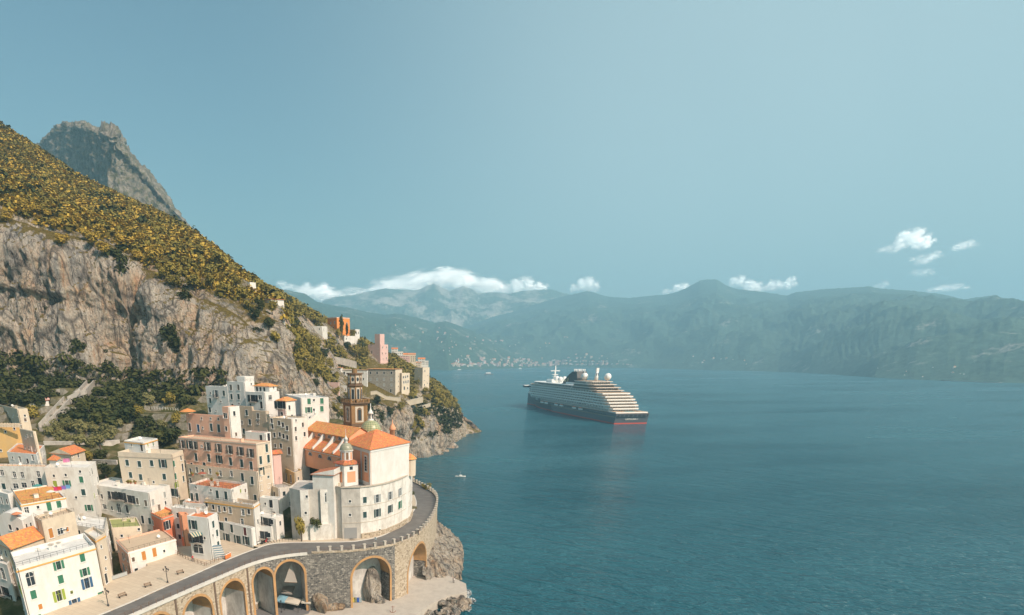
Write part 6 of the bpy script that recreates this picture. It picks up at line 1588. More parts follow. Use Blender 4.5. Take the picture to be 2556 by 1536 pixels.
for x, y, h, lb in ((853, 836, 46, 'dark cypress in front of the orange villa'), (866, 838, 30, 'short dark conifer right of the tall cypress by the orange villa')):
    p = at_Y(x, y, 492); plant('cypress', p, h * mpp(p) / 4.6, 'cypress_tree', lb, 'tree')
# garden below the cliff: grove, hedges on terraces, shade trees
def town_at(px, py):
    r = ray(px, py); t = 120.0
    while t < 420:
        P = Vector((0, 0, H)) + r * t
        if P.z < ground_z(P.x, P.y): return P
        t += .5
    return Vector((0, 0, H)) + r * 230
for x, y in [(128, 1095), (150, 1105), (175, 1110), (200, 1115), (225, 1118), (250, 1112), (272, 1105), (140, 1080), (165, 1078), (190, 1080), (215, 1083), (240, 1085), (262, 1082), (285, 1090), (180, 1065), (230, 1068), (205, 1098), (155, 1092)]:
    p = town_at(x, y); plant('round_grove', p - Vector((0, 0, .8)), random.uniform(1.25, 1.6), 'grove_tree', 'pale green grove tree in the garden below the cliff', 'tree', 'trees of the pale garden grove')
for x, y, w, k, lb in ((85, 1055, 42, 'round_olive', 'round tree beside the cream block at the valley side'), (375, 1015, 36, 'round_grove', 'golden shade tree by the white terrace railing'), (425, 1015, 36, 'round_olive', 'brownish shade tree right of the golden one by the railing'), (300, 1075, 36, 'round_grove', 'lone pale tree at the end of the grove'),
                       (205, 1262, 46, 'round_olive', 'leafy tree in the courtyard between white houses'), (180, 1255, 34, 'round_grove', 'smaller pale tree in the courtyard between white houses'), (250, 1150, 40, 'round_green', 'dark tree below the grove beside the orange gable'), (225, 1158, 34, 'round_olive', 'olive tree left of the dark tree by the orange gable'),
                       (265, 1195, 44, 'round_green', 'dark bush behind the old garden wall'), (425, 1108, 40, 'round_green', 'dark tree between beige apartments and pink palace'), (345, 1045, 34, 'round_olive', 'olive tree under the terrace railing'), (440, 1065, 36, 'round_olive', 'tree left of the salmon house with blue doors'), (405, 1075, 32, 'round_grove', 'small tree below the terrace railing')):
    p = town_at(x, y); plant(k, p - Vector((0, 0, .5)), w * mpp(p) / 3.7, 'garden_tree', lb, 'tree')
RAMP = [town_at(x, y) for x, y in ((108, 1078), (128, 1056), (150, 1032), (172, 1008), (196, 996), (208, 990), (228, 966))]
def off_ramp(p):
    return all((Vector((p.x - (a.x + (c.x - a.x) * t), p.y - (a.y + (c.y - a.y) * t), 0))).length > 5.5 for a, c in zip(RAMP[:-1], RAMP[1:]) for t in (0, .33, .66, 1))
SHRUB_AT = ['at the left edge above the red roof', 'on the top terrace in the far left', 'left of the stone stair ramp', 'right of the stair ramp head', 'on the middle garden terrace', 'just above the pale grove', 'by the dark hollow under the cliff', 'along the white terrace railing',
            'between railing and grove', 'against the left cliff foot', 'against the cliff foot at the gully', 'left of the stepped white house', 'left of the pink palace roof']
for si, (x0, y0, x1, y1, nn) in enumerate(((0, 1000, 110, 1005, 9), (0, 965, 60, 968, 6), (100, 985, 160, 1005, 6), (200, 1010, 330, 1018, 11), (175, 1035, 320, 1042, 12), (160, 1052, 290, 1058, 8), (250, 985, 330, 990, 7), (330, 1000, 470, 995, 10), (300, 1040, 420, 1090, 8), (60, 955, 200, 965, 10), (240, 955, 360, 975, 9), (380, 985, 470, 1010, 8), (330, 1085, 420, 1105, 7))):
    for k in range(nn):
        t = k / max(1, nn - 1); x, y = x0 + (x1 - x0) * t + random.uniform(-4, 4), y0 + (y1 - y0) * t + random.uniform(-5, 5)
        p = town_at(x, y)
        if off_ramp(p): plant('shrub_green', p - Vector((0, 0, .4)), random.uniform(2.2, 3.6), 'garden_shrub', 'dark green garden shrub ' + SHRUB_AT[si], 'shrub', 'garden shrubs ' + SHRUB_AT[si])
CLEAR = np.ones(HG.shape[:2], bool)
for c_, r_, b_ in FOOT:
    if c_.y > 300: CLEAR &= ~((abs(HG[..., 0] - c_.x) < r_ * .8 + 2) & (HG[..., 1] < c_.y + 6) & (HG[..., 1] > c_.y - 34 - r_))
# scrub that covers the upper slope as one mass
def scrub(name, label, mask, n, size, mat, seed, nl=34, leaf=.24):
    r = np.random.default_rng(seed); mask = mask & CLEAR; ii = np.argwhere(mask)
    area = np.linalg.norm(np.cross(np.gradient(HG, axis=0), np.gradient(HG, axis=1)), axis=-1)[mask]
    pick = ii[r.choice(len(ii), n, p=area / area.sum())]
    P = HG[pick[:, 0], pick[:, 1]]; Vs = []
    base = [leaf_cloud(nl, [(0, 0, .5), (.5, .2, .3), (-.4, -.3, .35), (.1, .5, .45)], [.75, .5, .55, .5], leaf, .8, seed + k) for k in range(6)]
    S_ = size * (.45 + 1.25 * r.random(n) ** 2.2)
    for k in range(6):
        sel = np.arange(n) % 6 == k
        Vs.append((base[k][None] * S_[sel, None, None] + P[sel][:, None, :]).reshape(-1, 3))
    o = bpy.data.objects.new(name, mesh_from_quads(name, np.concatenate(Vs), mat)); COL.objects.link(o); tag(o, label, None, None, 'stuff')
rowi = np.broadcast_to(np.linspace(0, 6, 240)[None, :], HG.shape[:2]); coli = np.broadcast_to(np.linspace(0, len(HILL) - 1, 560)[:, None], HG.shape[:2])
dens = fbm(HG / 40., 3) + .25
UP = (rowi > 2.85) & (rowi < 5.1) & (coli < 11)
scrub('golden_scrub', 'golden green scrub covering the upper hillside', UP & (dens > -.08), 7600, 2.0, L_GOLD, 5, 24, .27)
scrub('olive_scrub', 'olive green bushes mixed into the golden hillside scrub', UP, 5200, 2.1, L_OLIVE, 15, 24, .27)
scrub('dark_scrub', 'scattered dark green bushes on the upper hillside', UP & (fbm(HG / 22., 3) > .15), 320, 3.0, L_GREEN, 16, 30)
scrub('green_scrub', 'olive scrub on the slope towards the cape', (rowi > 1.9) & (rowi < 5.1) & (coli >= 10.4) & (coli < 21) & (dens > -.05) & (HN[..., 2] > .25), 3600, 2.5, L_OLIVE, 6)
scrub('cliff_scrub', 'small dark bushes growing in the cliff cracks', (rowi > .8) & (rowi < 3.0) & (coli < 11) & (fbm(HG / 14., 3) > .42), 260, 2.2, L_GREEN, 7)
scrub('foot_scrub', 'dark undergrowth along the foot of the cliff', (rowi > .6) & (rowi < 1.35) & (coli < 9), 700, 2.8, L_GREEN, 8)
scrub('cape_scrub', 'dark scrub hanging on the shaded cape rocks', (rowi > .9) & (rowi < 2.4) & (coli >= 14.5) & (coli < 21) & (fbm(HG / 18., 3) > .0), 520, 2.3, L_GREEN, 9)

plant('round_olive', Vector((-24.9, 162.0, 18.6)), 1.15, 'wall_bush', 'tall bushy shrub at the foot of the rough bastion', 'shrub', None, 1.7)
plant('shrub_green', Vector((-20.9, 163.6, 23.4)), 1.25, 'wall_bush', 'dark bush on a ledge of the rough bastion', 'shrub', None, 1.3)
b = MB(); b.prism([(-22.5, 162.9), (-16.6, 163.9), (-16.8, 165.2), (-22.5, 164.9)], 18.6, 23.5); under(b.build('ledge', W_OLD), bastion)

# ================================================================== smaller things
def thing(name, label, cat, loc, rz=0, group=None, scale=1):
    r = empty(name, loc, label, cat, group, rz); r.scale = (scale,) * 3; return r
# ---- street lamps, benches and railings of the piazza
def lamp(px, py, lb):
    p = at_Z(px, py, RZ + .14); r = thing('street_lamp', lb, 'street lamp', p)
    b = MB(); b.lathe((0, 0, 0), [(.24, 0), (.2, .35), (.1, .5), (.07, 2.9), (.09, 3.1)], 8); b.build('post', C_IRON, r)
    for k, (dx, dy, z) in enumerate(((.55, 0, 2.95), (-.55, 0, 2.95), (0, .55, 2.95), (0, 0, 3.55))):
        b = MB(); b.tube([(0, 0, 2.7), (dx * .6, dy * .6, z - .35), (dx, dy, z - .05)], .035, 5); b.lathe((dx, dy, z - .05), [(.06, 0), (.17, .28), (.2, .32), (.05, .5)], 6); b.build('lantern', C_IRON, r)
lamp(418.6, 1454.6, 'cast iron street lamp with four lanterns beside the middle bench of the piazza'); lamp(270.5, 1513, 'cast iron street lamp with four lanterns at the lower end of the piazza')
def bench(px0, py0, px1, py1, lb):
    a, c = at_Z(px0, py0, RZ + .14), at_Z(px1, py1, RZ + .14); d = c - a; Ln = max(d.length, 1.6)
    r = thing('park_bench', lb, 'bench', a, math.atan2(d.y, d.x)); W = plain('bench_wood', (.24, .15, .09), .7)
    for k in range(3): b = MB(); b.bx(0, Ln, .05 + k * .15, .16 + k * .15, .42, .46); b.build('seat_slat', W, r)
    for k in range(2): b = MB(); b.bx(0, Ln, .52 + k * .03, .56 + k * .03, .58 + k * .18, .70 + k * .18); b.build('back_slat', W, r)
    for x in (.15, Ln - .2): b = MB(); b.bx(x, x + .06, .05, .5, 0, .42); b.bx(x, x + .06, .5, .58, 0, .9); b.build('leg', C_IRON, r)
bench(299, 1495, 319, 1487.5, 'wooden bench on the piazza nearest the lower street lamp'); bench(363, 1468.5, 380.5, 1463, 'wooden bench on the piazza between the two street lamps'); bench(444, 1436, 461, 1431, 'wooden bench on the piazza right of the upper street lamp'); bench(403, 1389, 418, 1386, 'pale bench against the white terrace wall')
def fence(name, lb, pts, z, h, mat, step=1.6, panel=None):
    P = [at_Z(x, y, z) for x, y in pts]; r = thing(name, lb, 'fence', P[0]); k = 0
    for a, c in zip(P[:-1], P[1:]):
        d = c - a; n_ = max(1, int(d.length / step))
        for i in range(n_ + (c is P[-1])):
            q = a + d * (i / n_); b = MB(); b.bx(q.x - .05, q.x + .05, q.y - .05, q.y + .05, z, z + h); under(b.build('fence_post', mat), r)
        for hh in (h, h * .5):
            b = MB(); b.tube([(a.x, a.y, z + hh - .03), (c.x, c.y, z + hh - .03)], .035, 4); under(b.build('fence_rail', mat), r)
        if panel: b = MB(); t = d.normalized(); nn = Vector((-t.y, t.x, 0)) * .03; b.box(a + Vector((0, 0, .15)), d, nn, (0, 0, h * .75)); under(b.build('fence_panel', panel), r)
fence('piazza_fence', 'pale metal fence between the piazza and the alley below', [(318, 1437), (235, 1464), (149, 1510), (90, 1540)], RZ + .14, 1.1, plain('pale_fence_metal', (.48, .46, .43), .5), 1.8, plain('fence_glass', (.40, .42, .42), .3))
fence('piazza_fence', 'dark railing along the lane by the white corner house', [(437, 1382), (470, 1398), (511, 1413)], RZ + .14, 1.0, C_RAIL, 1.3)
fence('road_fence', 'rusty railing along the inner road edge below the blue stairs', [(515, 1412), (556, 1396), (572, 1388)], RZ + .18, 1.0, C_RAIL, 1.2)
fence('terrace_fence', 'white railing of the garden terrace under the cliff', [(353, 1020), (420, 1024), (445, 1026)], 47.5, 1.0, T_WHITE, 1.5)
p0, p1 = at_Z(562, 1396, RZ + .16), at_Z(575, 1389, RZ + .16)
r = thing('road_barrier', 'bright orange plastic barrier at the inner road edge', 'barrier', p0); b = MB(); d = p1 - p0; b.box(p0, d, (.25, -.05, 0), (0, 0, 1.0)); under(b.build('barrier_body', plain('barrier_orange', (.80, .22, .06), .5)), r); b = MB(); b.box(p0 + Vector((.02, 0, 1.0)), d, (.18, -.03, 0), (0, 0, .08)); under(b.build('barrier_cap', T_WHITE), r)
# stairs with blue treads, stair ramp in the garden, corner steps
r = thing('outdoor_stairs', 'blue shaded stairway climbing beside the white corner house', 'stairs', at_Z(548, 1398, RZ))
A = at_Z(550, 1396, RZ); Bp = at_Z(537, 1366, RZ + 3.2)
for k in range(12):
    t = k / 12; q = A.lerp(Vector((Bp.x, Bp.y, RZ)), t); z = RZ + .1 + 3.4 * t; b = MB(); b.box((q.x - .9, q.y, RZ), (2.2, .8, 0), (-.16, .45, 0), (0, 0, z - RZ + .25)); under(b.build('step', plain('blue_grey_step', (.16, .24, .30), .7) if k % 2 else M_BAND), r)
r = thing('garden_stair', 'long stone stair ramp with side walls climbing through the garden', 'stairs', town_at(112, 1072))
pts = [p + Vector((0, 0, 1.3)) for p in RAMP]
M_STAIR = stucco('pale_stair_stone', (.46, .43, .39), (.28, .26, .23), .6)
for a, c in zip(pts[:-1], pts[1:]):
    d = c - a; t = Vector((d.x, d.y, 0)).normalized(); n = Vector((t.y, -t.x, 0)); k = max(3, int(d.length / 1.2))
    for i in range(k):
        q = a + d * (i / k); b = MB(); b.box(Vector((q.x, q.y, q.z - 2.4)) - n * 1.2, t * (Vector((d.x, d.y, 0)).length / k + .02), n * 2.4, (0, 0, 2.6)); under(b.build('step', M_STAIR), r)
    for sg in (-1, 1):
        b = MB(); o_ = Vector((a.x, a.y, a.z - 3.5)) + n * (1.2 * sg); b.box(o_, d, n * (.35 * sg), (0, 0, 5.0)); under(b.build('side_wall', M_STAIR), r)
r = thing('alley_stairs', 'grey striped steps at the bottom corner beside the big white house', 'stairs', at_Z(30, 1520, 12))
for k in range(16):
    p = at_Z(0, 1492 + k * 5, 12.0); b = MB(); z = 14.4 - k * .16; b.bx(-92, -78.5, p.y - .35, p.y + .35, 9, z); under(b.build('step', M_STAIR if k % 2 else W_GREY), r)
# garden and retaining walls
def wall_thing(name, lb, pts, h, mat, th=.5, reg='P', z=None, Y=None, down=3):
    P = [at_Z(*zp(reg, *q), z) if z else (at_Y(*zp(reg, *q), Y) if Y else town_at(*zp(reg, *q))) for q in pts]
    r = thing(name, lb, 'wall', P[0])
    for a, c in zip(P[:-1], P[1:]):
        d = c - a; t = Vector((d.x, d.y, 0)).normalized(); n = Vector((t.y, -t.x, 0)); b = MB(); b.box(a + Vector((0, 0, -down)), d, -n * th, (0, 0, down + h)); under(b.build('wall_stretch', mat), r)
        b = MB(); b.box(a + Vector((0, 0, h)) + n * .08, d, -n * (th + .16), (0, 0, .14)); under(b.build('coping', M_BAND), r)
wall_thing('garden_wall', 'old grey garden wall left of the beige apartments', [(232, 1160), (292, 1162)], 1.5, W_GREY)
wall_thing('garden_wall', 'pale retaining wall behind the grove', [(110, 1112), (255, 1112), (300, 1108)], 1.2, W_GREY)
wall_thing('garden_wall', 'long dry stone wall of the upper garden terrace', [(205, 1022), (270, 1026), (340, 1030)], .8, M_RUBBLE_W)
wall_thing('garden_wall', 'stone wall on the terrace left of the stair ramp', [(0, 985), (60, 988), (100, 992)], 1.0, M_RUBBLE_W)
wall_thing('cape_wall', 'curved white parapet wall below the grey palace', [(925, 980), (940, 978), (965, 992), (1000, 996)], .5, W_CREAM, Y=418, down=1.6)
wall_thing('cape_wall', 'pale terrace wall on the rocks of the cape', [(1002, 1008), (1030, 1000), (1056, 994)], .8, W_CREAM, Y=445)
wall_thing('cape_wall', 'lower balustrade terrace above the cape cliff', [(1025, 1022), (1062, 1012), (1075, 1008)], .5, W_CREAM, Y=452, down=2)
wall_thing('cape_wall', 'tall stone buttress wall below the umbrella pine', [(788, 842), (808, 842)], 1.0, W_STONE, Y=478, down=9)
wall_thing('hill_wall', 'tan terrace wall high on the green slope', [(618, 726), (645, 733), (668, 740)], 1.6, W_CREAM, Y=396)
wall_thing('hill_wall', 'second tan terrace wall under the pale hill house', [(625, 742), (660, 752)], 1.2, W_CREAM, Y=394)
wall_thing('road_wall', 'grey concrete retaining wall behind the white villa wing', [(818, 890), (850, 895), (890, 905)], .4, W_GREY, Y=455, down=4)
# battlements of the yellow villa
r = thing('battlement', 'arched cream battlements on top of the yellow villa', 'battlement', at_Y(20, 1058, 204))
for i in range(9):
    a = at_Y(-8 + i * 6.6, 1060.5 - i * .6, 204 - i * .15); c = MB(); k = 8; w, h = .38, .95
    c.bx(a.x - w, a.x + w, a.y - .15, a.y + .15, 45.6, 45.6 + h); prev = None
    for j in range(k): t0, t1 = math.pi * j / k, math.pi * (j + 1) / k; c.quad((a.x + w * math.cos(t0), a.y - .15, 45.6 + h), (a.x + w * math.cos(t1), a.y - .15, 45.6 + h + w * math.sin(t1)), (a.x + w * math.cos(t1), a.y + .15, 45.6 + h + w * math.sin(t1)), (a.x + w * math.cos(t0), a.y + .15, 45.6 + h + w * math.sin(t0)))
    under(c.build('merlon', W_CREAM), r)
# ---- awnings and canopies by the quay
def canopy(name, lb, corners, z, mat, legs=True, drop=.35):
    P = [at_Z(*zp('T3', *q), z) for q in corners]; r = thing(name, lb, 'canopy', (P[0].x, P[0].y, QZ)); b = MB(); n_ = 4
    c0 = sum(P, Vector()) / 4 + Vector((0, 0, .35))
    for i in range(4): b.tri(P[i], P[(i + 1) % 4], c0); b.tri(P[(i + 1) % 4], P[i], c0 - Vector((0, 0, .03)))
    for i in range(4): a, c = P[i], P[(i + 1) % 4]; b.quad(a, c, c - Vector((0, 0, drop)), a - Vector((0, 0, drop)))
    under(b.build('cloth_top', mat), r)
    if legs:
        for p in P: b = MB(); q = p.lerp(c0, .03); b.bx(q.x - .05, q.x + .05, q.y - .05, q.y + .05, QZ, z); under(b.build('leg', C_IRON), r)
CR = plain('cream_canvas', (.62, .57, .49), .8); BLC = plain('pale_blue_canvas', (.22, .42, .54), .8); GRC = plain('grey_canvas', (.34, .31, .28), .8)
canopy('market_canopy', 'pale blue canopy of the beach cafe', [(600, 955), (690, 830), (825, 880), (755, 985)], 5.0, BLC)
canopy('market_canopy', 'larger cream canopy next to the blue one', [(745, 975), (825, 890), (1050, 925), (985, 1025)], 5.0, CR)
canopy('market_canopy', 'smaller square cream canopy of the beach cafe', [(1040, 985), (1065, 895), (1222, 905), (1205, 1000)], 5.0, CR)
canopy('awning', 'grey awning sheet hung in front of the last open arch', [(695, 815), (750, 655), (945, 690), (885, 838)], 6.2, GRC)
a, c, d = at_Y(*zp('T3', 870, 300), 153), at_Y(*zp('T3', 752, 640), 151.5), at_Y(*zp('T3', 975, 650), 153.5)
r = thing('shade_sail', 'triangular grey sail hanging inside the last open arch', 'sail', c); b = MB(); b.tri(c, d, a); b.tri(d, c, a - Vector((0, -.04, 0))); under(b.build('sail_cloth', GRC), r); b = MB(); b.tube([c, d], .05, 5); under(b.build('boom', C_WOOD), r)
# ---- cars
def car(lb, px, py, rz, colr, z=None, L=4.3):
    p = at_Z(px, py, z or QZ + .01); r = thing('parked_car', lb, 'car', p, rz); M_ = plain('car_paint_' + colr, dict(white=(.75, .75, .74), black=(.02, .02, .025), grey=(.3, .3, .31), red=(.45, .04, .03), silver=(.5, .5, .5))[colr], .3)
    def side(prof, hw, name, mat, par=r):
        b = MB(); k = len(prof); b.v = [(x, -hw, z_) for x, z_ in prof] + [(x, hw, z_) for x, z_ in prof]
        b.f = [tuple(range(k))[::1], tuple(range(2 * k - 1, k - 1, -1))] + [(i, k + i, k + (i + 1) % k, (i + 1) % k) for i in range(k)]; b.m = [0] * (k + 2); b.smooth = [False] * (k + 2); return b.build(name, mat, par)
    body = side([(-L / 2, .35), (L / 2, .35), (L / 2, .72), (L / 2 - .25, .88), (.95, 1.0), (-1.6, 1.02), (-L / 2 + .05, .95)], .88, 'body', M_)
    side([(1.0, 1.0), (.35, 1.5), (-1.35, 1.55), (-1.85, 1.02)], .80, 'cabin_glass', C_GLASS)
    side([(.38, 1.50), (.2, 1.57), (-1.25, 1.61), (-1.42, 1.54)], .78, 'roof_panel', M_)
    for x in (L / 2 - .8, -L / 2 + .8):
        for y in (-.8, .8): b = MB(); b.tube([(x, y - .11, .33), (x, y + .11, .33)], .33, 12); w = b.build('wheel', C_IRON, r); b = MB(); s = .12 if y > 0 else -.12; b.tube([(x, y + s - .01, .33), (x, y + s + .01, .33)], .2, 8); b.build('rim', plain('alloy', (.5, .5, .5), .3, .8), w)
    for y in (-.6, .6): b = MB(); b.bx(L / 2 - .02, L / 2 + .03, y - .2, y + .2, .6, .75); b.build('headlight', plain('lamp_lens', (.8, .8, .75), .2), r)
car('white hatchback parked under the fifth arch', *zp('T3', 475, 850), 2.45, 'white'); car('black car in the shade behind the white hatchback', *zp('T3', 315, 770), 2.45, 'black')
car('white estate car parked beside the stone pier block', *zp('S3', 1240, 1140), 2.5, 'white'); car('silver car with a brown bonnet at the bottom edge', *zp('S3', 1120, 1190), 2.5, 'silver'); car('dark car deep under the fourth arch', *zp('S3', 1035, 740), 2.2, 'black'); car('red car at the bottom edge under the third arch', *zp('S3', 500, 1180), 2.6, 'red')
def rowboat(lb, px, py, rz, colr, L=5.0, z=QZ):
    p = at_Z(px, py, z); r = thing('rowing_boat', lb, 'boat', p, rz); b = MB(); n_ = 9
    for sg in (-1, 1):
        for i in range(n_ - 1):
            P = []
            for j in (i, i + 1):
                t = j / (n_ - 1); x = (t - .5) * L; w = .85 * (1 - abs(2 * t - 1) ** 2.4) ** .6; P.append(((x, sg * w * .5, .1), (x, sg * w, .75 + .25 * abs(2 * t - 1) ** 2)))
            b.quad(P[0][0], P[1][0], P[1][1], P[0][1]); b.quad(P[0][1], P[1][1], P[1][0], P[0][0]); b.quad(P[0][0], P[1][0], (P[1][0][0], 0, .05), (P[0][0][0], 0, .05))
    b.build('hull', plain('boat_' + colr, dict(white=(.75, .74, .71), red=(.55, .07, .03), blue=(.1, .25, .45))[colr], .4), r)
    for x in (-1.2, 0, 1.2): b = MB(); b.bx(x - .12, x + .12, -.7, .7, .5, .55); b.build('thwart', C_WOOD, r)
    return r
rowboat('red rowing boat stored under the third arch', *zp('S3', 560, 1095), .6, 'red'); 
r = rowboat('small white motor boat moored off the church point', 1149, 1192, .05, 'white', 6.4, -.25); b = MB(); b.bx(-.6, .9, -.5, .5, .7, 1.5); b.build('cabin', T_WHITE, r); b = MB(); b.tube([(0, 0, 1.5), (0, 0, 3.4)], .04, 5); b.build('mast', T_WHITE, r)
for px, py, lb, s in ((1219, 936, 'dark ferry boat crossing in front of the far town', 4.0), (1146, 924, 'white speedboat trailing a wake near the far hill', 2.2), (1298, 921, 'white speedboat left of the cruise ship near the far beach', 2.2), (1575, 915, 'white speedboat far beyond the cruise ship', 2.4)):
    p = at_Z(px, py, 0); r = thing('motor_boat', lb, 'boat', p, .1, None, s); M_ = plain('ferry_dark', (.12, .13, .14), .5) if 'ferry' in lb else T_WHITE
    b = MB(); b.prism([(-4, -1.2), (3, -1.2), (5, 0), (3, 1.2), (-4, 1.2)], -.3, 1.1); b.build('hull', M_, r); b = MB(); b.prism([(-2.5, -.9), (1.5, -.9), (2.2, 0), (1.5, .9), (-2.5, .9)], 1.1, 2.3); b.build('cabin', T_WHITE, r)
    b = MB(); b.quad((-4, -.8, .02), (-4, .8, .02), (-34 if 'wake' in lb or 'far' in lb else -8, 2.2, .02), (-34 if 'wake' in lb or 'far' in lb else -8, -2.2, .02)); b.build('wake', plain('wake_foam', (.62, .68, .70), .9), r)
# ---- bins, signs, anchor
for k, (x, cc) in enumerate((('1945', (.62, .50, .10)), ('2018', (.03, .10, .45)), ('2055', (.35, .42, .45)), ('1975', (.25, .28, .18)))):
    p = at_Z(*zp('T3', float(x), 985), QZ); r = thing('waste_bin', ('yellow', 'blue', 'grey', 'olive')[k] + ' recycling bin in the row beside the big arch', 'bin', p); m_ = plain('bin_' + ('yellow', 'blue', 'grey', 'olive')[k], cc, .5)
    b = MB(); b.prism([(-.32, -.35), (.32, -.35), (.36, .38), (-.36, .38)], .1, 1.15); b.build('bin_body', m_, r); b = MB(); b.prism([(-.37, -.4), (.37, -.4), (.4, .42), (-.4, .42)], 1.15, 1.28); b.build('lid', m_, r)
    for y in (-.3, .3): b = MB(); b.tube([(y - .05, .38, .12), (y + .05, .38, .12)], .12, 8); b.build('wheel', C_IRON, r)
p = at_Z(938, 1368, RZ + .3); r = thing('road_sign', 'round white road sign on a pole at the outer road edge', 'sign', p); b = MB(); b.tube([(0, 0, 0), (0, 0, 2.6)], .05, 6); b.build('pole', C_IRON, r); b = MB(); b.tube([(-.02, -.06, 2.6), (.02, -.02, 2.6)], .42, 16); b.build('sign_disc', T_WHITE, r)
p = at_Z(*zp('T2', 140, 1440), QZ); r = thing('anchor', 'rusty iron anchor standing on the quay rocks', 'anchor', p); m_ = plain('rust_iron', (.25, .09, .05), .8)
b = MB(); b.tube([(0, 0, 0), (0, 0, 2.0)], .08, 6); b.build('shank', m_, r); b = MB(); b.tube([(-.8, 0, .6), (-.5, 0, .15), (0, 0, 0), (.5, 0, .15), (.8, 0, .6)], .08, 6); b.build('flukes', m_, r); b = MB(); b.tube([(-.5, 0, 1.7), (.5, 0, 1.7)], .05, 6); b.build('stock', m_, r)
for x, y, lb in ((706, 1160, 'black lamp post in front of the cream canopy'), (1370, 1100, 'black lamp post right of the cafe canopies')):
    p = at_Z(*zp('T3', x, y), QZ); r = thing('quay_lamp', lb, 'lamp post', p); b = MB(); b.lathe((0, 0, 0), [(.2, 0), (.15, .3), (.06, .5), (.05, 3.0)], 8); b.build('post', C_IRON, r); b = MB(); b.lathe((0, 0, 3.0), [(.08, 0), (.2, .35), (.22, .4), (.05, .6)], 6); b.build('lantern', C_IRON, r)
p = at_Z(*zp('T3', 185, 1090), QZ); r = thing('pier_block', 'square concrete block at the foot of the viaduct pier', 'block', p); b = MB(); b.prism([(-2.2, -1.2), (1.8, -1.0), (2.2, 1.8), (-2.0, 1.6)], 0, 1.6); b.build('block_body', M_RUBBLE_W, r); b = MB(); b.prism([(-2.35, -1.35), (1.95, -1.15), (2.35, 1.95), (-2.15, 1.75)], 1.6, 1.78); b.build('block_cap', M_BAND, r)
# ---- people
def person_mesh(top, legs, pose):
    me = bpy.data.meshes.new('body'); 
    if pose == 'stand': J = [(0, 0, .92), (0, 0, 1.2), (0, 0, 1.42), (0, 0, 1.5), (0, .01, 1.62), (.1, 0, .9), (.12, .02, .48), (.12, 0, .06), (.12, -.14, .03), (-.1, 0, .9), (-.12, -.05, .48), (-.13, .02, .06), (-.13, -.12, .03), (.19, 0, 1.4), (.25, .02, 1.12), (.26, -.08, .88), (-.19, 0, 1.4), (-.25, .02, 1.12), (-.26, -.08, .88)]
    else: J = [(0, 0, .14), (0, .22, .22), (0, .42, .4), (0, .47, .47), (0, .52, .58), (.1, -.02, .13), (.13, -.45, .3), (.13, -.82, .07), (.13, -.92, .1), (-.1, -.02, .13), (-.13, -.45, .22), (-.13, -.85, .06), (-.13, -.95, .1), (.19, .42, .38), (.27, .55, .2), (.3, .62, .04), (-.19, .42, .38), (-.27, .55, .2), (-.3, .62, .04)]
    E = [(0, 1), (1, 2), (2, 3), (3, 4), (0, 5), (5, 6), (6, 7), (7, 8), (0, 9), (9, 10), (10, 11), (11, 12), (2, 13), (13, 14), (14, 15), (2, 16), (16, 17), (17, 18)]
    R = [.14, .13, .15, .06, .105, .1, .07, .05, .045, .1, .07, .05, .045, .065, .05, .04, .065, .05, .04]
    me.from_pydata(J, E, []); o = bpy.data.objects.new('tmp_body', me); COL.objects.link(o); o.modifiers.new('s', 'SKIN'); o.modifiers.new('d', 'SUBSURF').levels = 1
    for v, r_ in zip(me.skin_vertices[0].data, R): v.radius = (r_, r_)
    me.skin_vertices[0].data[0].use_root = True
    bpy.context.view_layer.update(); m2 = bpy.data.meshes.new_from_object(o.evaluated_get(bpy.context.evaluated_depsgraph_get())); bpy.data.objects.remove(o)
    for m in (plain('skin', (.45, .26, .17), .6), top, legs, plain('dark_hair', (.04, .025, .02), .7)): m2.materials.append(m)
    for p in m2.polygons:
        c = p.center
        if pose == 'stand': p.material_index = 3 if c.z > 1.62 and c.y > -.03 else 0 if c.z > 1.45 or (abs(c.x) > .215 and c.z < 1.2) else 1 if c.z > .92 else 2 if c.z > .1 else 3
        else: p.material_index = 0 if abs(c.y) > .3 and c.y < 0 or c.y > .47 else 1 if c.y > .05 else 2
        p.use_smooth = True
    return m2
def person(lb, px, py, z, colr, pose='stand', rz=0.0):
    r = tag(bpy.data.objects.new('person', person_mesh(plain('cloth_' + colr, dict(red=(.6, .05, .06), white=(.7, .7, .68), black=(.03, .03, .035), blue=(.06, .12, .3), orange=(.65, .2, .06), pink=(.6, .25, .25))[colr], .8), plain('trousers_dark', (.06, .06, .08), .8), pose)), lb, 'person'); COL.objects.link(r)
    r.location = at_Z(px, py, z); r.rotation_euler.z = rz; return r
person('person in a red top standing by the lane railing', 482, 1402, RZ + .14, 'red'); person('person in dark clothes leaning over the sea parapet', 1044, 1336, RZ, 'black', rz=2)
person('person in white standing at the edge of the quay point', *zp('T2', 1190, 930), QZ, 'white', rz=1); person('person in black beside the one in white on the quay point', *zp('T2', 1172, 925), QZ, 'black', rz=1.5)
person('sunbather in red reclining below the rocks', *zp('T2', 885, 800), QZ, 'red', 'sit', 2.2); person('sunbather in pink reclining left of the red one', *zp('T2', 835, 805), QZ, 'pink', 'sit', 2.0)
person('person in an orange shirt walking along the foot of the rubble wall', *zp('T3', 1660, 1005), QZ, 'orange', rz=1.2); person('person in blue near the waste bins', *zp('T3', 1790, 1000), QZ, 'blue', rz=.4)
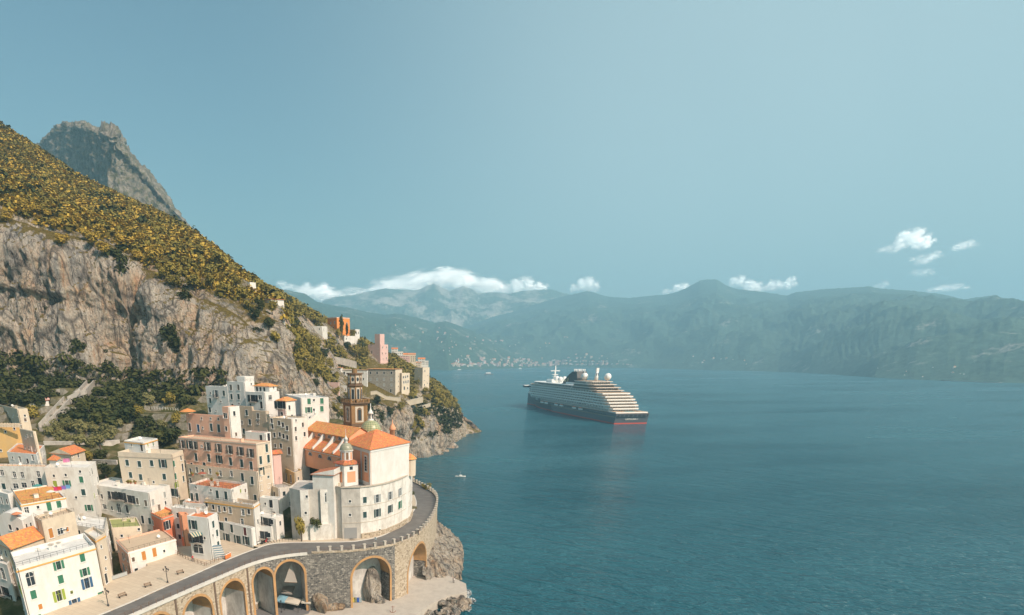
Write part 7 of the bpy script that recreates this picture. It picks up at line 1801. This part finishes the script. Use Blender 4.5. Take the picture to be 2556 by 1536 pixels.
# ---- scooters by the road
for k, (x, y, c) in enumerate(((1465, 1240, 'white'), (1530, 1232, 'black'), (1570, 1215, 'red'), (1610, 1205, 'grey'))):
    p = at_Z(*zp('S2', x, y), RZ + .14); r = thing('motor_scooter', c + ' scooter in the row parked at the road bend', 'scooter', p, 1.0 + .1 * k, 'scooters parked at the road bend'); m_ = plain('scooter_' + c, dict(white=(.7, .7, .68), black=(.03, .03, .03), red=(.5, .05, .04), grey=(.3, .3, .3))[c], .35)
    b = MB(); b.prism([(-.75, -.16), (-.1, -.2), (-.1, .2), (-.75, .16)], .35, .75); b.prism([(-.1, -.18), (.4, -.18), (.4, .18), (-.1, .18)], .3, .4); b.build('body', m_, r); b = MB(); b.bx(.38, .48, -.2, .2, .3, .95); b.tube([(.42, -.35, 1.02), (.42, .35, 1.02)], .03, 5); b.build('front_shield', m_, r); b = MB(); b.prism([(-.7, -.14), (0, -.14), (0, .14), (-.7, .14)], .75, .83); b.build('seat', C_IRON, r)
    for x2 in (-.55, .55): b = MB(); b.tube([(x2, -.06, .24), (x2, .06, .24)], .24, 10); b.build('wheel', C_IRON, r)
# ---- striped awnings on the houses
def awning(lb, reg, c4, Y, cols):
    P = [at_Y(*zp(reg, *q), y_) for q, y_ in zip(c4, Y)]; r = thing('striped_awning', lb, 'awning', P[0]); n_ = 8
    for i in range(n_): b = MB(); a, e_, f_, g = P[0].lerp(P[1], i / n_), P[0].lerp(P[1], (i + 1) / n_), P[3].lerp(P[2], (i + 1) / n_), P[3].lerp(P[2], i / n_); b.box(a, e_ - a, g - a, (0, -.02, .04)); under(b.build('stripe', cols[i % 2]), r)
awning('yellow and teal striped awning on the white corner house', 'S2', [(440, 1080), (600, 1035), (628, 1105), (490, 1140)], [146.2, 147.5, 145.5, 144.4], (plain('awning_cream', (.7, .6, .4), .8), plain('awning_teal', (.05, .16, .18), .8)))
awning('white and blue striped awning over the orange doors', 'S1', [(585, 580), (690, 560), (700, 585), (592, 610)], [141, 143, 141.4, 139.4], (T_WHITE, plain('awning_blue', (.12, .2, .3), .8)))
# washing on the roofs
for k, (x, y, c) in enumerate(((660, 1240, (.6, .05, .2)), (705, 1235, (.65, .05, .06)), (755, 1225, (.25, .16, .5)), (805, 1215, (.15, .35, .6)), (680, 1275, (.7, .7, .68)), (770, 905, (.7, .2, .4)), (800, 900, (.65, .25, .45)))):
    p = at_Y(*zp('R4', x, y), 160 if y > 1000 else 175); nm = ('magenta', 'red', 'purple', 'blue', 'white', 'pink', 'rose')[k]
    r = thing('hanging_towel', nm + ' towel hanging on the roof terraces left of the beige apartments', 'towel', p); b = MB(); m_ = plain('towel_' + nm, c, .9); n_ = 4
    for i in range(n_): z0, z1 = -i * .25, -(i + 1) * .25; o0, o1 = .06 * math.sin(i * 1.3), .06 * math.sin((i + 1) * 1.3); b.box((-.55, o0, z1 + .5), (1.1, .1, 0), (0, .04, 0), (0, 0, .25))
    b.build('cloth', m_, r); b = MB(); b.tube([(-.8, 0, .52), (.8, .1, .52)], .02, 4); b.build('line', C_IRON, r)
# potted plants on terraces
for k, (rg, x, y, Y) in enumerate((('R4', 1520, 1160, 168), ('R4', 1550, 1162, 168), ('R4', 1605, 1165, 167), ('S2', 760, 285, 168), ('S2', 850, 205, 172), ('S2', 480, 205, 172))):
    p = at_Y(*zp(rg, x, y), Y); r = thing('potted_plant', 'terracotta pot with a green plant on a roof terrace of the second house row', 'plant', p, 0, 'potted plants on the roof terraces'); b = MB(); b.lathe((0, 0, -.4), [(.25, 0), (.35, .5), (.38, .55)], 10); b.build('pot', plain('terracotta_pot', (.45, .17, .09), .8), r)
    o = bpy.data.objects.new('leaves', PROTO['shrub_olive'][k % 3][1]); COL.objects.link(o); o.parent = r; o.scale = (.4, .4, .4); o.location.z = .1
# sun parasols on the terraces
for rg, x, y, Y, s, c, lb in (('R5', 325, 590, 199, 2.6, (.66, .26, .08), 'wide orange parasol on the terrace left of the salmon house'), ('S1', 172, 420, 141, 1.2, (.62, .24, .12), 'small orange parasol left of the house with the ochre terrace'), ('R4', 600, 1265, 150, 1.1, (.7, .68, .62), 'white parasol on the ochre roof terrace'), ('R4', 440, 1195, 155, 1.3, (.06, .25, .24), 'teal parasol behind the ochre roof terrace'), ('S2', 620, 180, 170, 1.3, (.35, .10, .06), 'dark red parasol on the terracotta roof terrace')):
    p = at_Y(*zp(rg, x, y), Y); r = thing('sun_parasol', lb, 'parasol', p); b = MB(); b.lathe((0, 0, -.15 * s), [(s, 0), (s * .55, .2 * s), (.05, .36 * s)], 10, sm=False); b.lathe((0, 0, -.15 * s), [(.05, .3 * s), (s * .98, -.03)][::-1], 10, sm=False); b.build('parasol_cloth', plain('parasol_' + lb.split()[0] + lb.split()[1], c, .8), r); b = MB(); b.tube([(0, 0, -2.2), (0, 0, .25 * s)], .04, 5); b.build('pole', C_WOOD, r)
# ---- shore rocks and foam
M_ROCK = masonry('shore_rock', [(.24, .22, .19), (.36, .32, .27), (.46, .41, .34)], (.30, .27, .23), .5)
def rock_mesh(seed, sub=3):
    import bmesh
    bm = bmesh.new(); bmesh.ops.create_icosphere(bm, subdivisions=sub, radius=1)
    co = np.array([v.co[:] for v in bm.verts]); r_ = np.random.default_rng(seed); pl = r_.normal(size=(13, 3)); pl /= np.linalg.norm(pl, axis=1)[:, None]; dk = r_.uniform(.55, 1.0, 13)
    dd_ = co @ pl.T; rad = np.where(dd_ > .05, dk / np.maximum(dd_, .05), 9).min(1); rad = np.minimum(rad, 1.35)
    co = co * (rad * (1 + .10 * fbm(co * 2.5 + seed, 4, .6)))[:, None]
    for v, c in zip(bm.verts, co): v.co = c
    me = bpy.data.meshes.new('rock'); bm.to_mesh(me); bm.free(); me.materials.append(M_BARE); return me
ROCKS = [rock_mesh(k) for k in range(8)]
def rock(lb, pos, s, group=None, name='boulder', rz=None):
    o = bpy.data.objects.new(name, random.choice(ROCKS)); COL.objects.link(o); tag(o, lb, 'rock', group); o.location = pos
    o.scale = (s[0], s[1], s[2]) if isinstance(s, tuple) else (s * random.uniform(.8, 1.3), s * random.uniform(.8, 1.3), s * random.uniform(.6, .9)); o.rotation_euler = (random.uniform(-.3, .3), random.uniform(-.3, .3), random.uniform(0, 6.3) if rz is None else rz); return o
for x, y, s in ((1030, 1270, 1.5), (1100, 1210, 1.6), (1180, 1210, 1.7), (1270, 1240, 2.0), (1330, 1260, 1.8), (1080, 1290, 1.5), (1060, 1380, 1.8), (1190, 1340, 1.9), (1250, 1370, 1.8), (1130, 1100, 1.1), (1180, 1150, 1.3), (1240, 1110, 1.0), (1290, 1130, 1.0), (1340, 1180, 1.4), (1090, 1420, 1.7), (1000, 1430, 1.6), (950, 1450, 1.4),
                (1150, 1430, 1.8), (1220, 1440, 1.8), (1290, 1400, 1.7), (1350, 1340, 1.6), (880, 1440, 1.2), (800, 1450, 1.3), (740, 1420, 1.2), (690, 1400, 1.3), (650, 1440, 1.4), (560, 1440, 1.2), (240, 1460, 1.2), (80, 1440, 1.0), (300, 1470, 1.1), (40, 1400, .9), (955, 1205, .8), (1290, 1300, 1.6), (1210, 1260, 1.3), (1130, 1170, .9), (1380, 1280, 1.3), (1440, 1240, 1.5)):
    p = at_Z(*zp('T2', x, y), 1.6 if y < 1300 else .9); rock('pale boulder in the breakwater below the quay point', p, s * random.uniform(.5, .95), 'boulders of the quay breakwater'); q = p + Vector((random.uniform(-1.6, 1.6), random.uniform(-1.6, 1.6), -.3)); rock('pale boulder in the breakwater below the quay point', q, s * random.uniform(.3, .6), 'boulders of the quay breakwater')
rock('large leaning rock inside the big ochre arch', Vector((-5.6, 158.6, 5.5)), (2.2, 2.0, 5.2), rz=.3, name='leaning_rock'); rock('jagged rock at the foot of the big ochre arch', Vector((-3.4, 157.8, 3.2)), (1.9, 1.6, 2.4), name='leaning_rock')
rock('sloping rock outcrop at the foot of the rubble wall right of the sail', Vector((-19.5, 151.5, 4.6)), (3.2, 1.7, 4.6), name='rock_outcrop'); rock('low rock spur along the foot of the rubble wall', Vector((-15.6, 152.4, 3.2)), (4.2, 1.4, 1.6), rz=.1, name='rock_outcrop')
for x, y, lb, s in ((2030, 1035, 'round sea rock off the cape shore', (5.5, 4, 3.2)), (1950, 1080, 'flat wave washed rock near the round sea rock', (5, 3.5, 1.6)), (1845, 1105, 'small reef at the foot of the cape cliff', (3.5, 2.5, 1.2))):
    p = at_Z(*zp('R6', x, y), 0); rock(lb, p, s, None, 'sea_rock')
# rocky slope under the outer bend of the road
nS, nO = 70, 26; ss = np.linspace(s_of_px(1062, 9, 60, 175) - 2, s_of_px(1093, 9, 60, 175) + 22, nS); Vv = []
for a in ss:
    p, t, n = on_outer(a); e = min(1, (a - ss[0]) / 7)
    for k in range(nO): o_ = -1 + k * .5; Vv.append((p.x + n.x * o_ * (.35 + .65 * e), p.y + n.y * o_ * (.35 + .65 * e), (3.5 + 5.0 * e) * max(0, 1 - max(0, o_) / 11.5) ** 1.1 - 1.6 + (0 if o_ < 10 else -2)))
Vv = np.array(Vv); nn = fbm(Vv / 3.2, 4, .6, True); Vv[:, 2] += (nn - .4) * 1.7; Vv[:, 0] += fbm(Vv / 1.8 + 9, 4) * 1.8; Vv[:, 1] += fbm(Vv / 1.8 + 29, 4) * 1.4
tag(np_mesh('rocky_shore', Vv, grid_faces(nS, nO)[:, ::-1], M_BARE, smooth=False), kind='structure')
M_FOAM = plain('sea_foam', (.72, .76, .77), .9); fr = np.random.default_rng(3); Q = []
for cx, cy_, rx, ry, m_ in ((1128, 1417, 24, 10, 300), (1118, 1395, 8, 16, 120), (1168, 1482, 8, 10, 90), (1176, 1500, 10, 8, 90), (1170, 1515, 6, 12, 60), (1010, 1140, 26, 3, 60), (1085, 1124, 22, 4, 60), (1150, 1079, 36, 3, 70), (1105, 1360, 5, 14, 60), (1245, 905, 1, 1, 1)):
    for _ in range(m_):
        a, q = fr.uniform(0, 6.28), fr.random() ** .6; p = at_Z(cx + rx * q * math.cos(a), cy_ + ry * q * math.sin(a), .06); s = fr.uniform(.1, .5); t = fr.uniform(0, 3.14); u_, v_ = Vector((math.cos(t), math.sin(t), 0)) * s, Vector((-math.sin(t), math.cos(t), 0)) * s * .5
        Q += [p - u_ - v_, p + u_ * .6 - v_, p + u_ + v_ * .7, p - u_ * .5 + v_]
o = bpy.data.objects.new('surf_foam', mesh_from_quads('surf_foam', np.array([tuple(q) for q in Q]), M_FOAM)); COL.objects.link(o); tag(o, 'white surf breaking on the shore rocks', kind='stuff')
p = at_Z(1062, 1219, RZ + .3); plant('shrub_olive', p, 1.3, 'roadside_bush', 'green bush growing over the sea parapet of the road', 'shrub')

# ================================================================== far shore town
def small_house_mesh(w, d, h, wall, roof, kind):
    b = MB(); b.bx(-w / 2, w / 2, -d / 2, d / 2, -6, h)
    if kind: b.quad((-w / 2 - .4, -d / 2 - .4, h), (w / 2 + .4, -d / 2 - .4, h), (w / 2 + .4, 0, h + 2.6), (-w / 2 - .4, 0, h + 2.6), 1); b.quad((w / 2 + .4, d / 2 + .4, h), (-w / 2 - .4, d / 2 + .4, h), (-w / 2 - .4, 0, h + 2.6), (w / 2 + .4, 0, h + 2.6), 1); b.tri((-w / 2, d / 2, h), (-w / 2, -d / 2, h), (-w / 2, 0, h + 2.6)); b.tri((w / 2, -d / 2, h), (w / 2, d / 2, h), (w / 2, 0, h + 2.6))
    else: b.bx(-w / 2 - .3, w / 2 + .3, -d / 2 - .3, d / 2 + .3, h, h + .5, 1)
    for z in np.arange(1.5, h - 1.5, 3.4):
        for x in np.arange(-w / 2 + 1.2, w / 2 - 1.5, 3.2): b.quad((x, -d / 2 - .06, z), (x + 1.3, -d / 2 - .06, z), (x + 1.3, -d / 2 - .06, z + 1.8), (x, -d / 2 - .06, z + 1.8), 2)
    me = bpy.data.meshes.new('far_house'); me.from_pydata(b.v, [], b.f); me.polygons.foreach_set('material_index', b.m)
    for m in (wall, roof, C_GLASS): me.materials.append(m)
    me.update(); return me
FH = [small_house_mesh(w, d, h, wl, rf, k) for w, d, h, wl, rf, k in ((16, 11, 9, W_BRIGHT, R_WHITE, 0), (22, 12, 13, W_CREAM, R_TERRACOTTA, 1), (14, 10, 7, W_BRIGHT, R_TERRACOTTA, 1), (28, 14, 17, W_ROSE, R_WHITE, 0), (18, 12, 11, W_BEIGE, R_TERRACOTTA, 1), (13, 9, 8, W_WHITE, R_WHITE, 0))]
def on_sheet(P):
    d_ = P[..., 1] * CP - (P[..., 2] - H) * SP; return PX + F * P[..., 0] / d_, PY + F * (-P[..., 1] * SP - (P[..., 2] - H) * CP) / d_
SH = [(P, *on_sheet(P)) for P in (MIDP[:, :-2], RIGHTP[:, :-2])]
def far_at(px, py):
    best = None
    for P, X, Y_ in SH:
        e = (X - px) ** 2 + (Y_ - py) ** 2; i = np.unravel_index(np.argmin(e), e.shape); s = e[i] + P[i][1] * .01
        if best is None or s < best[0]: best = (s, P[i])
    return Vector(best[1])
fr = random.Random(5)
def far_group(n_, x0, x1, yf, label, group, sc=1.0, kinds=range(6)):
    for _ in range(n_):
        x = fr.uniform(x0, x1); y = yf(x); p = far_at(x, y)
        if p.z < 1: p.z = 1
        o = bpy.data.objects.new('far_house', FH[fr.choice(list(kinds))]); COL.objects.link(o); o.location = p; s = sc * fr.uniform(.32, .72); o.scale = (s, s, s * fr.uniform(.8, 1.2)); o.rotation_euler.z = fr.uniform(-.7, .7); tag(o, label, 'house', group)
far_group(190, 1130, 1400, lambda x: 914 - 20 * fr.random() ** 1.8, 'tiny pale house in the far shore town left of the cruise ship', 'houses of the far shore town', 1.15)
far_group(70, 1400, 1520, lambda x: 913 - 24 * fr.random() ** 2, 'tiny pale house of the far town behind the cruise ship bow', 'houses behind the ship bow', 1.1)
far_group(14, 1480, 1580, lambda x: fr.uniform(904, 912), 'small shore building in the far line right of the funnel', 'shore buildings right of the funnel', 1.0)
far_group(30, 1090, 1260, lambda x: fr.uniform(830 + (x - 1090) * .12, 890), 'scattered white house on the terraces of the far green hill', 'terrace houses of the far green hill', .8)
far_group(14, 980, 1130, lambda x: fr.uniform(800, 880), 'lone tiny house on the wooded far green hill', 'houses on the wooded far hill', .75)
far_group(12, 1270, 1420, lambda x: fr.uniform(840, 880), 'small house high on the slope behind the far town', 'slope houses behind the far town', .75)
far_group(12, 1650, 1900, lambda x: fr.uniform(890, 912), 'tiny house at the foot of the long bay mountain', 'houses under the bay mountain', .8)
far_group(10, 2170, 2420, lambda x: fr.uniform(915, 942) , 'small shore house under the right end of the bay mountain', 'shore houses at the right', .45)
for x, y, s, k in ((995, 892, .55, 0), (1010, 898, .5, 2), (1022, 905, .55, 1), (1035, 912, .45, 5), (1005, 912, .5, 3), (1040, 920, .5, 4), (985, 880, .45, 2), (1028, 895, .45, 0), (1052, 906, .5, 2), (1060, 912, .45, 0)):
    p = at_Y(x, y, 640); o = bpy.data.objects.new('hill_house', FH[k]); COL.objects.link(o); o.location = p; o.scale = (s, s, s); tag(o, 'pale house in the row stepping down behind the grey palace', 'house', 'houses behind the grey palace')
# beaches
for lb, pts, w in (('beach', ((1235, 914), (1330, 914.5), (1420, 913.5), (1500, 913), (1560, 914)), 26), ('beach', ((1940, 921), (2020, 924)), 20), ('beach', ((2140, 938), (2260, 943), (2360, 950), (2500, 956)), 12)):
    P = [at_Z(x, y, 1.2) for x, y in pts]; b = MB()
    for a, c in zip(P[:-1], P[1:]): b.quad(a, c, c + Vector((0, w, .6)), a + Vector((0, w, .6))); b.quad(a - Vector((0, 3, 1.6)), c - Vector((0, 3, 1.6)), c, a)
    tag(b.build(lb, stucco('pale_sand', (.52, .45, .37), (.4, .36, .3), .4)), kind='structure')

# ================================================================== clouds beyond the haze
def cloud_mat():
    m = bpy.data.materials.new('cloud_vapour'); m.use_nodes = True; t = m.node_tree; n = t.nodes; n.clear()
    o = n.new('ShaderNodeOutputMaterial'); d = n.new('ShaderNodeBsdfDiffuse'); d.inputs[0].default_value = (.97, .97, .97, 1); tl = n.new('ShaderNodeBsdfTranslucent'); tl.inputs[0].default_value = (.97, .97, .97, 1)
    a = n.new('ShaderNodeAddShader'); tr = n.new('ShaderNodeBsdfTransparent'); mx = n.new('ShaderNodeMixShader'); mx.inputs[0].default_value = .13
    t.links.new(d.outputs[0], a.inputs[0]); t.links.new(tl.outputs[0], a.inputs[1]); t.links.new(tr.outputs[0], mx.inputs[1]); t.links.new(a.outputs[0], mx.inputs[2]); t.links.new(mx.outputs[0], o.inputs['Surface']); return m
M_CLOUD = cloud_mat()
def puff_mesh(seed, n_, leaf):
    r = random.Random(seed); cs = [(0, 0, .25)]; rs = [.6]
    for _ in range(16): a = r.uniform(0, 6.28); q = r.uniform(.2, .8); h = r.uniform(0, .85) * (1 - q * .8); cs.append((q * math.cos(a), q * math.sin(a), h)); rs.append(r.uniform(.16, .36) * (1.2 - q * .6))
    return mesh_from_quads('puff', leaf_cloud(n_, cs, rs, leaf, .85, seed), M_CLOUD)
PUFF = [[puff_mesh(k, 2000, .07) for k in range(4)], [puff_mesh(k + 10, 600, .09) for k in range(4)]]
def cloud(lb, puffs, Y=9300):
    r = thing('cloud', lb, 'cloud', at_Y(puffs[0][0], puffs[0][1], Y))
    for k, (x, y, w, h, thin) in enumerate(puffs):
        p = at_Y(x, y + h * .3, Y + (k % 3) * 160); s = mpp(p); o = bpy.data.objects.new('puff', PUFF[thin][k % 4]); COL.objects.link(o)
        o.matrix_basis = Matrix.Translation(p) @ Matrix.Rotation(k * 1.3, 4, 'Z') @ Matrix.Diagonal((w * s * .5, w * s * .5, h * s * .9, 1)); under(o, r)
cloud('long bank of cloud behind the twin far peaks', [(1090, 700, 380, 50, 1), (1000, 718, 240, 40, 1), (1200, 716, 240, 40, 1), (1010, 712, 130, 50, 1), (1080, 700, 130, 44, 0), (1150, 700, 120, 42, 0), (1220, 712, 120, 44, 0), (960, 722, 110, 34, 1), (1120, 685, 190, 34, 1)])
cloud('rounded cloud at the right end of the far range', [(1305, 712, 90, 50, 0), (1345, 718, 60, 36, 0), (1280, 722, 60, 30, 1)])
cloud('small cloud above the green coast hill', [(860, 738, 240, 40, 1), (770, 728, 200, 40, 1), (930, 730, 160, 36, 1), (805, 728, 80, 44, 0), (765, 722, 70, 34, 1), (840, 738, 50, 24, 1), (710, 712, 70, 26, 1)])
cloud('puffy cloud left of the ship funnel above the bay range', [(1462, 708, 64, 40, 0), (1432, 718, 40, 26, 1), (1485, 718, 40, 26, 1)])
cloud('low cloud on the left shoulder of the bay summit', [(1700, 718, 60, 26, 0), (1665, 728, 50, 16, 1)])
cloud('long double cloud right of the bay summit', [(1840, 702, 56, 34, 0), (1875, 712, 60, 30, 0), (1930, 710, 50, 30, 0), (1970, 706, 44, 32, 0), (1900, 722, 130, 18, 1)])
cloud('tall cloud high on the right of the sky', [(2270, 592, 84, 50, 0), (2300, 606, 70, 34, 0), (2230, 618, 80, 26, 1), (2300, 648, 60, 30, 1), (2330, 640, 50, 26, 1), (2300, 680, 70, 22, 1)])
cloud('small flat cloud right of the tall cloud', [(2410, 612, 70, 24, 1), (2390, 618, 40, 18, 1)])
cloud('low flat cloud near the right edge over the mountain', [(2370, 718, 80, 20, 0), (2330, 724, 50, 14, 1), (2200, 712, 44, 26, 1)])
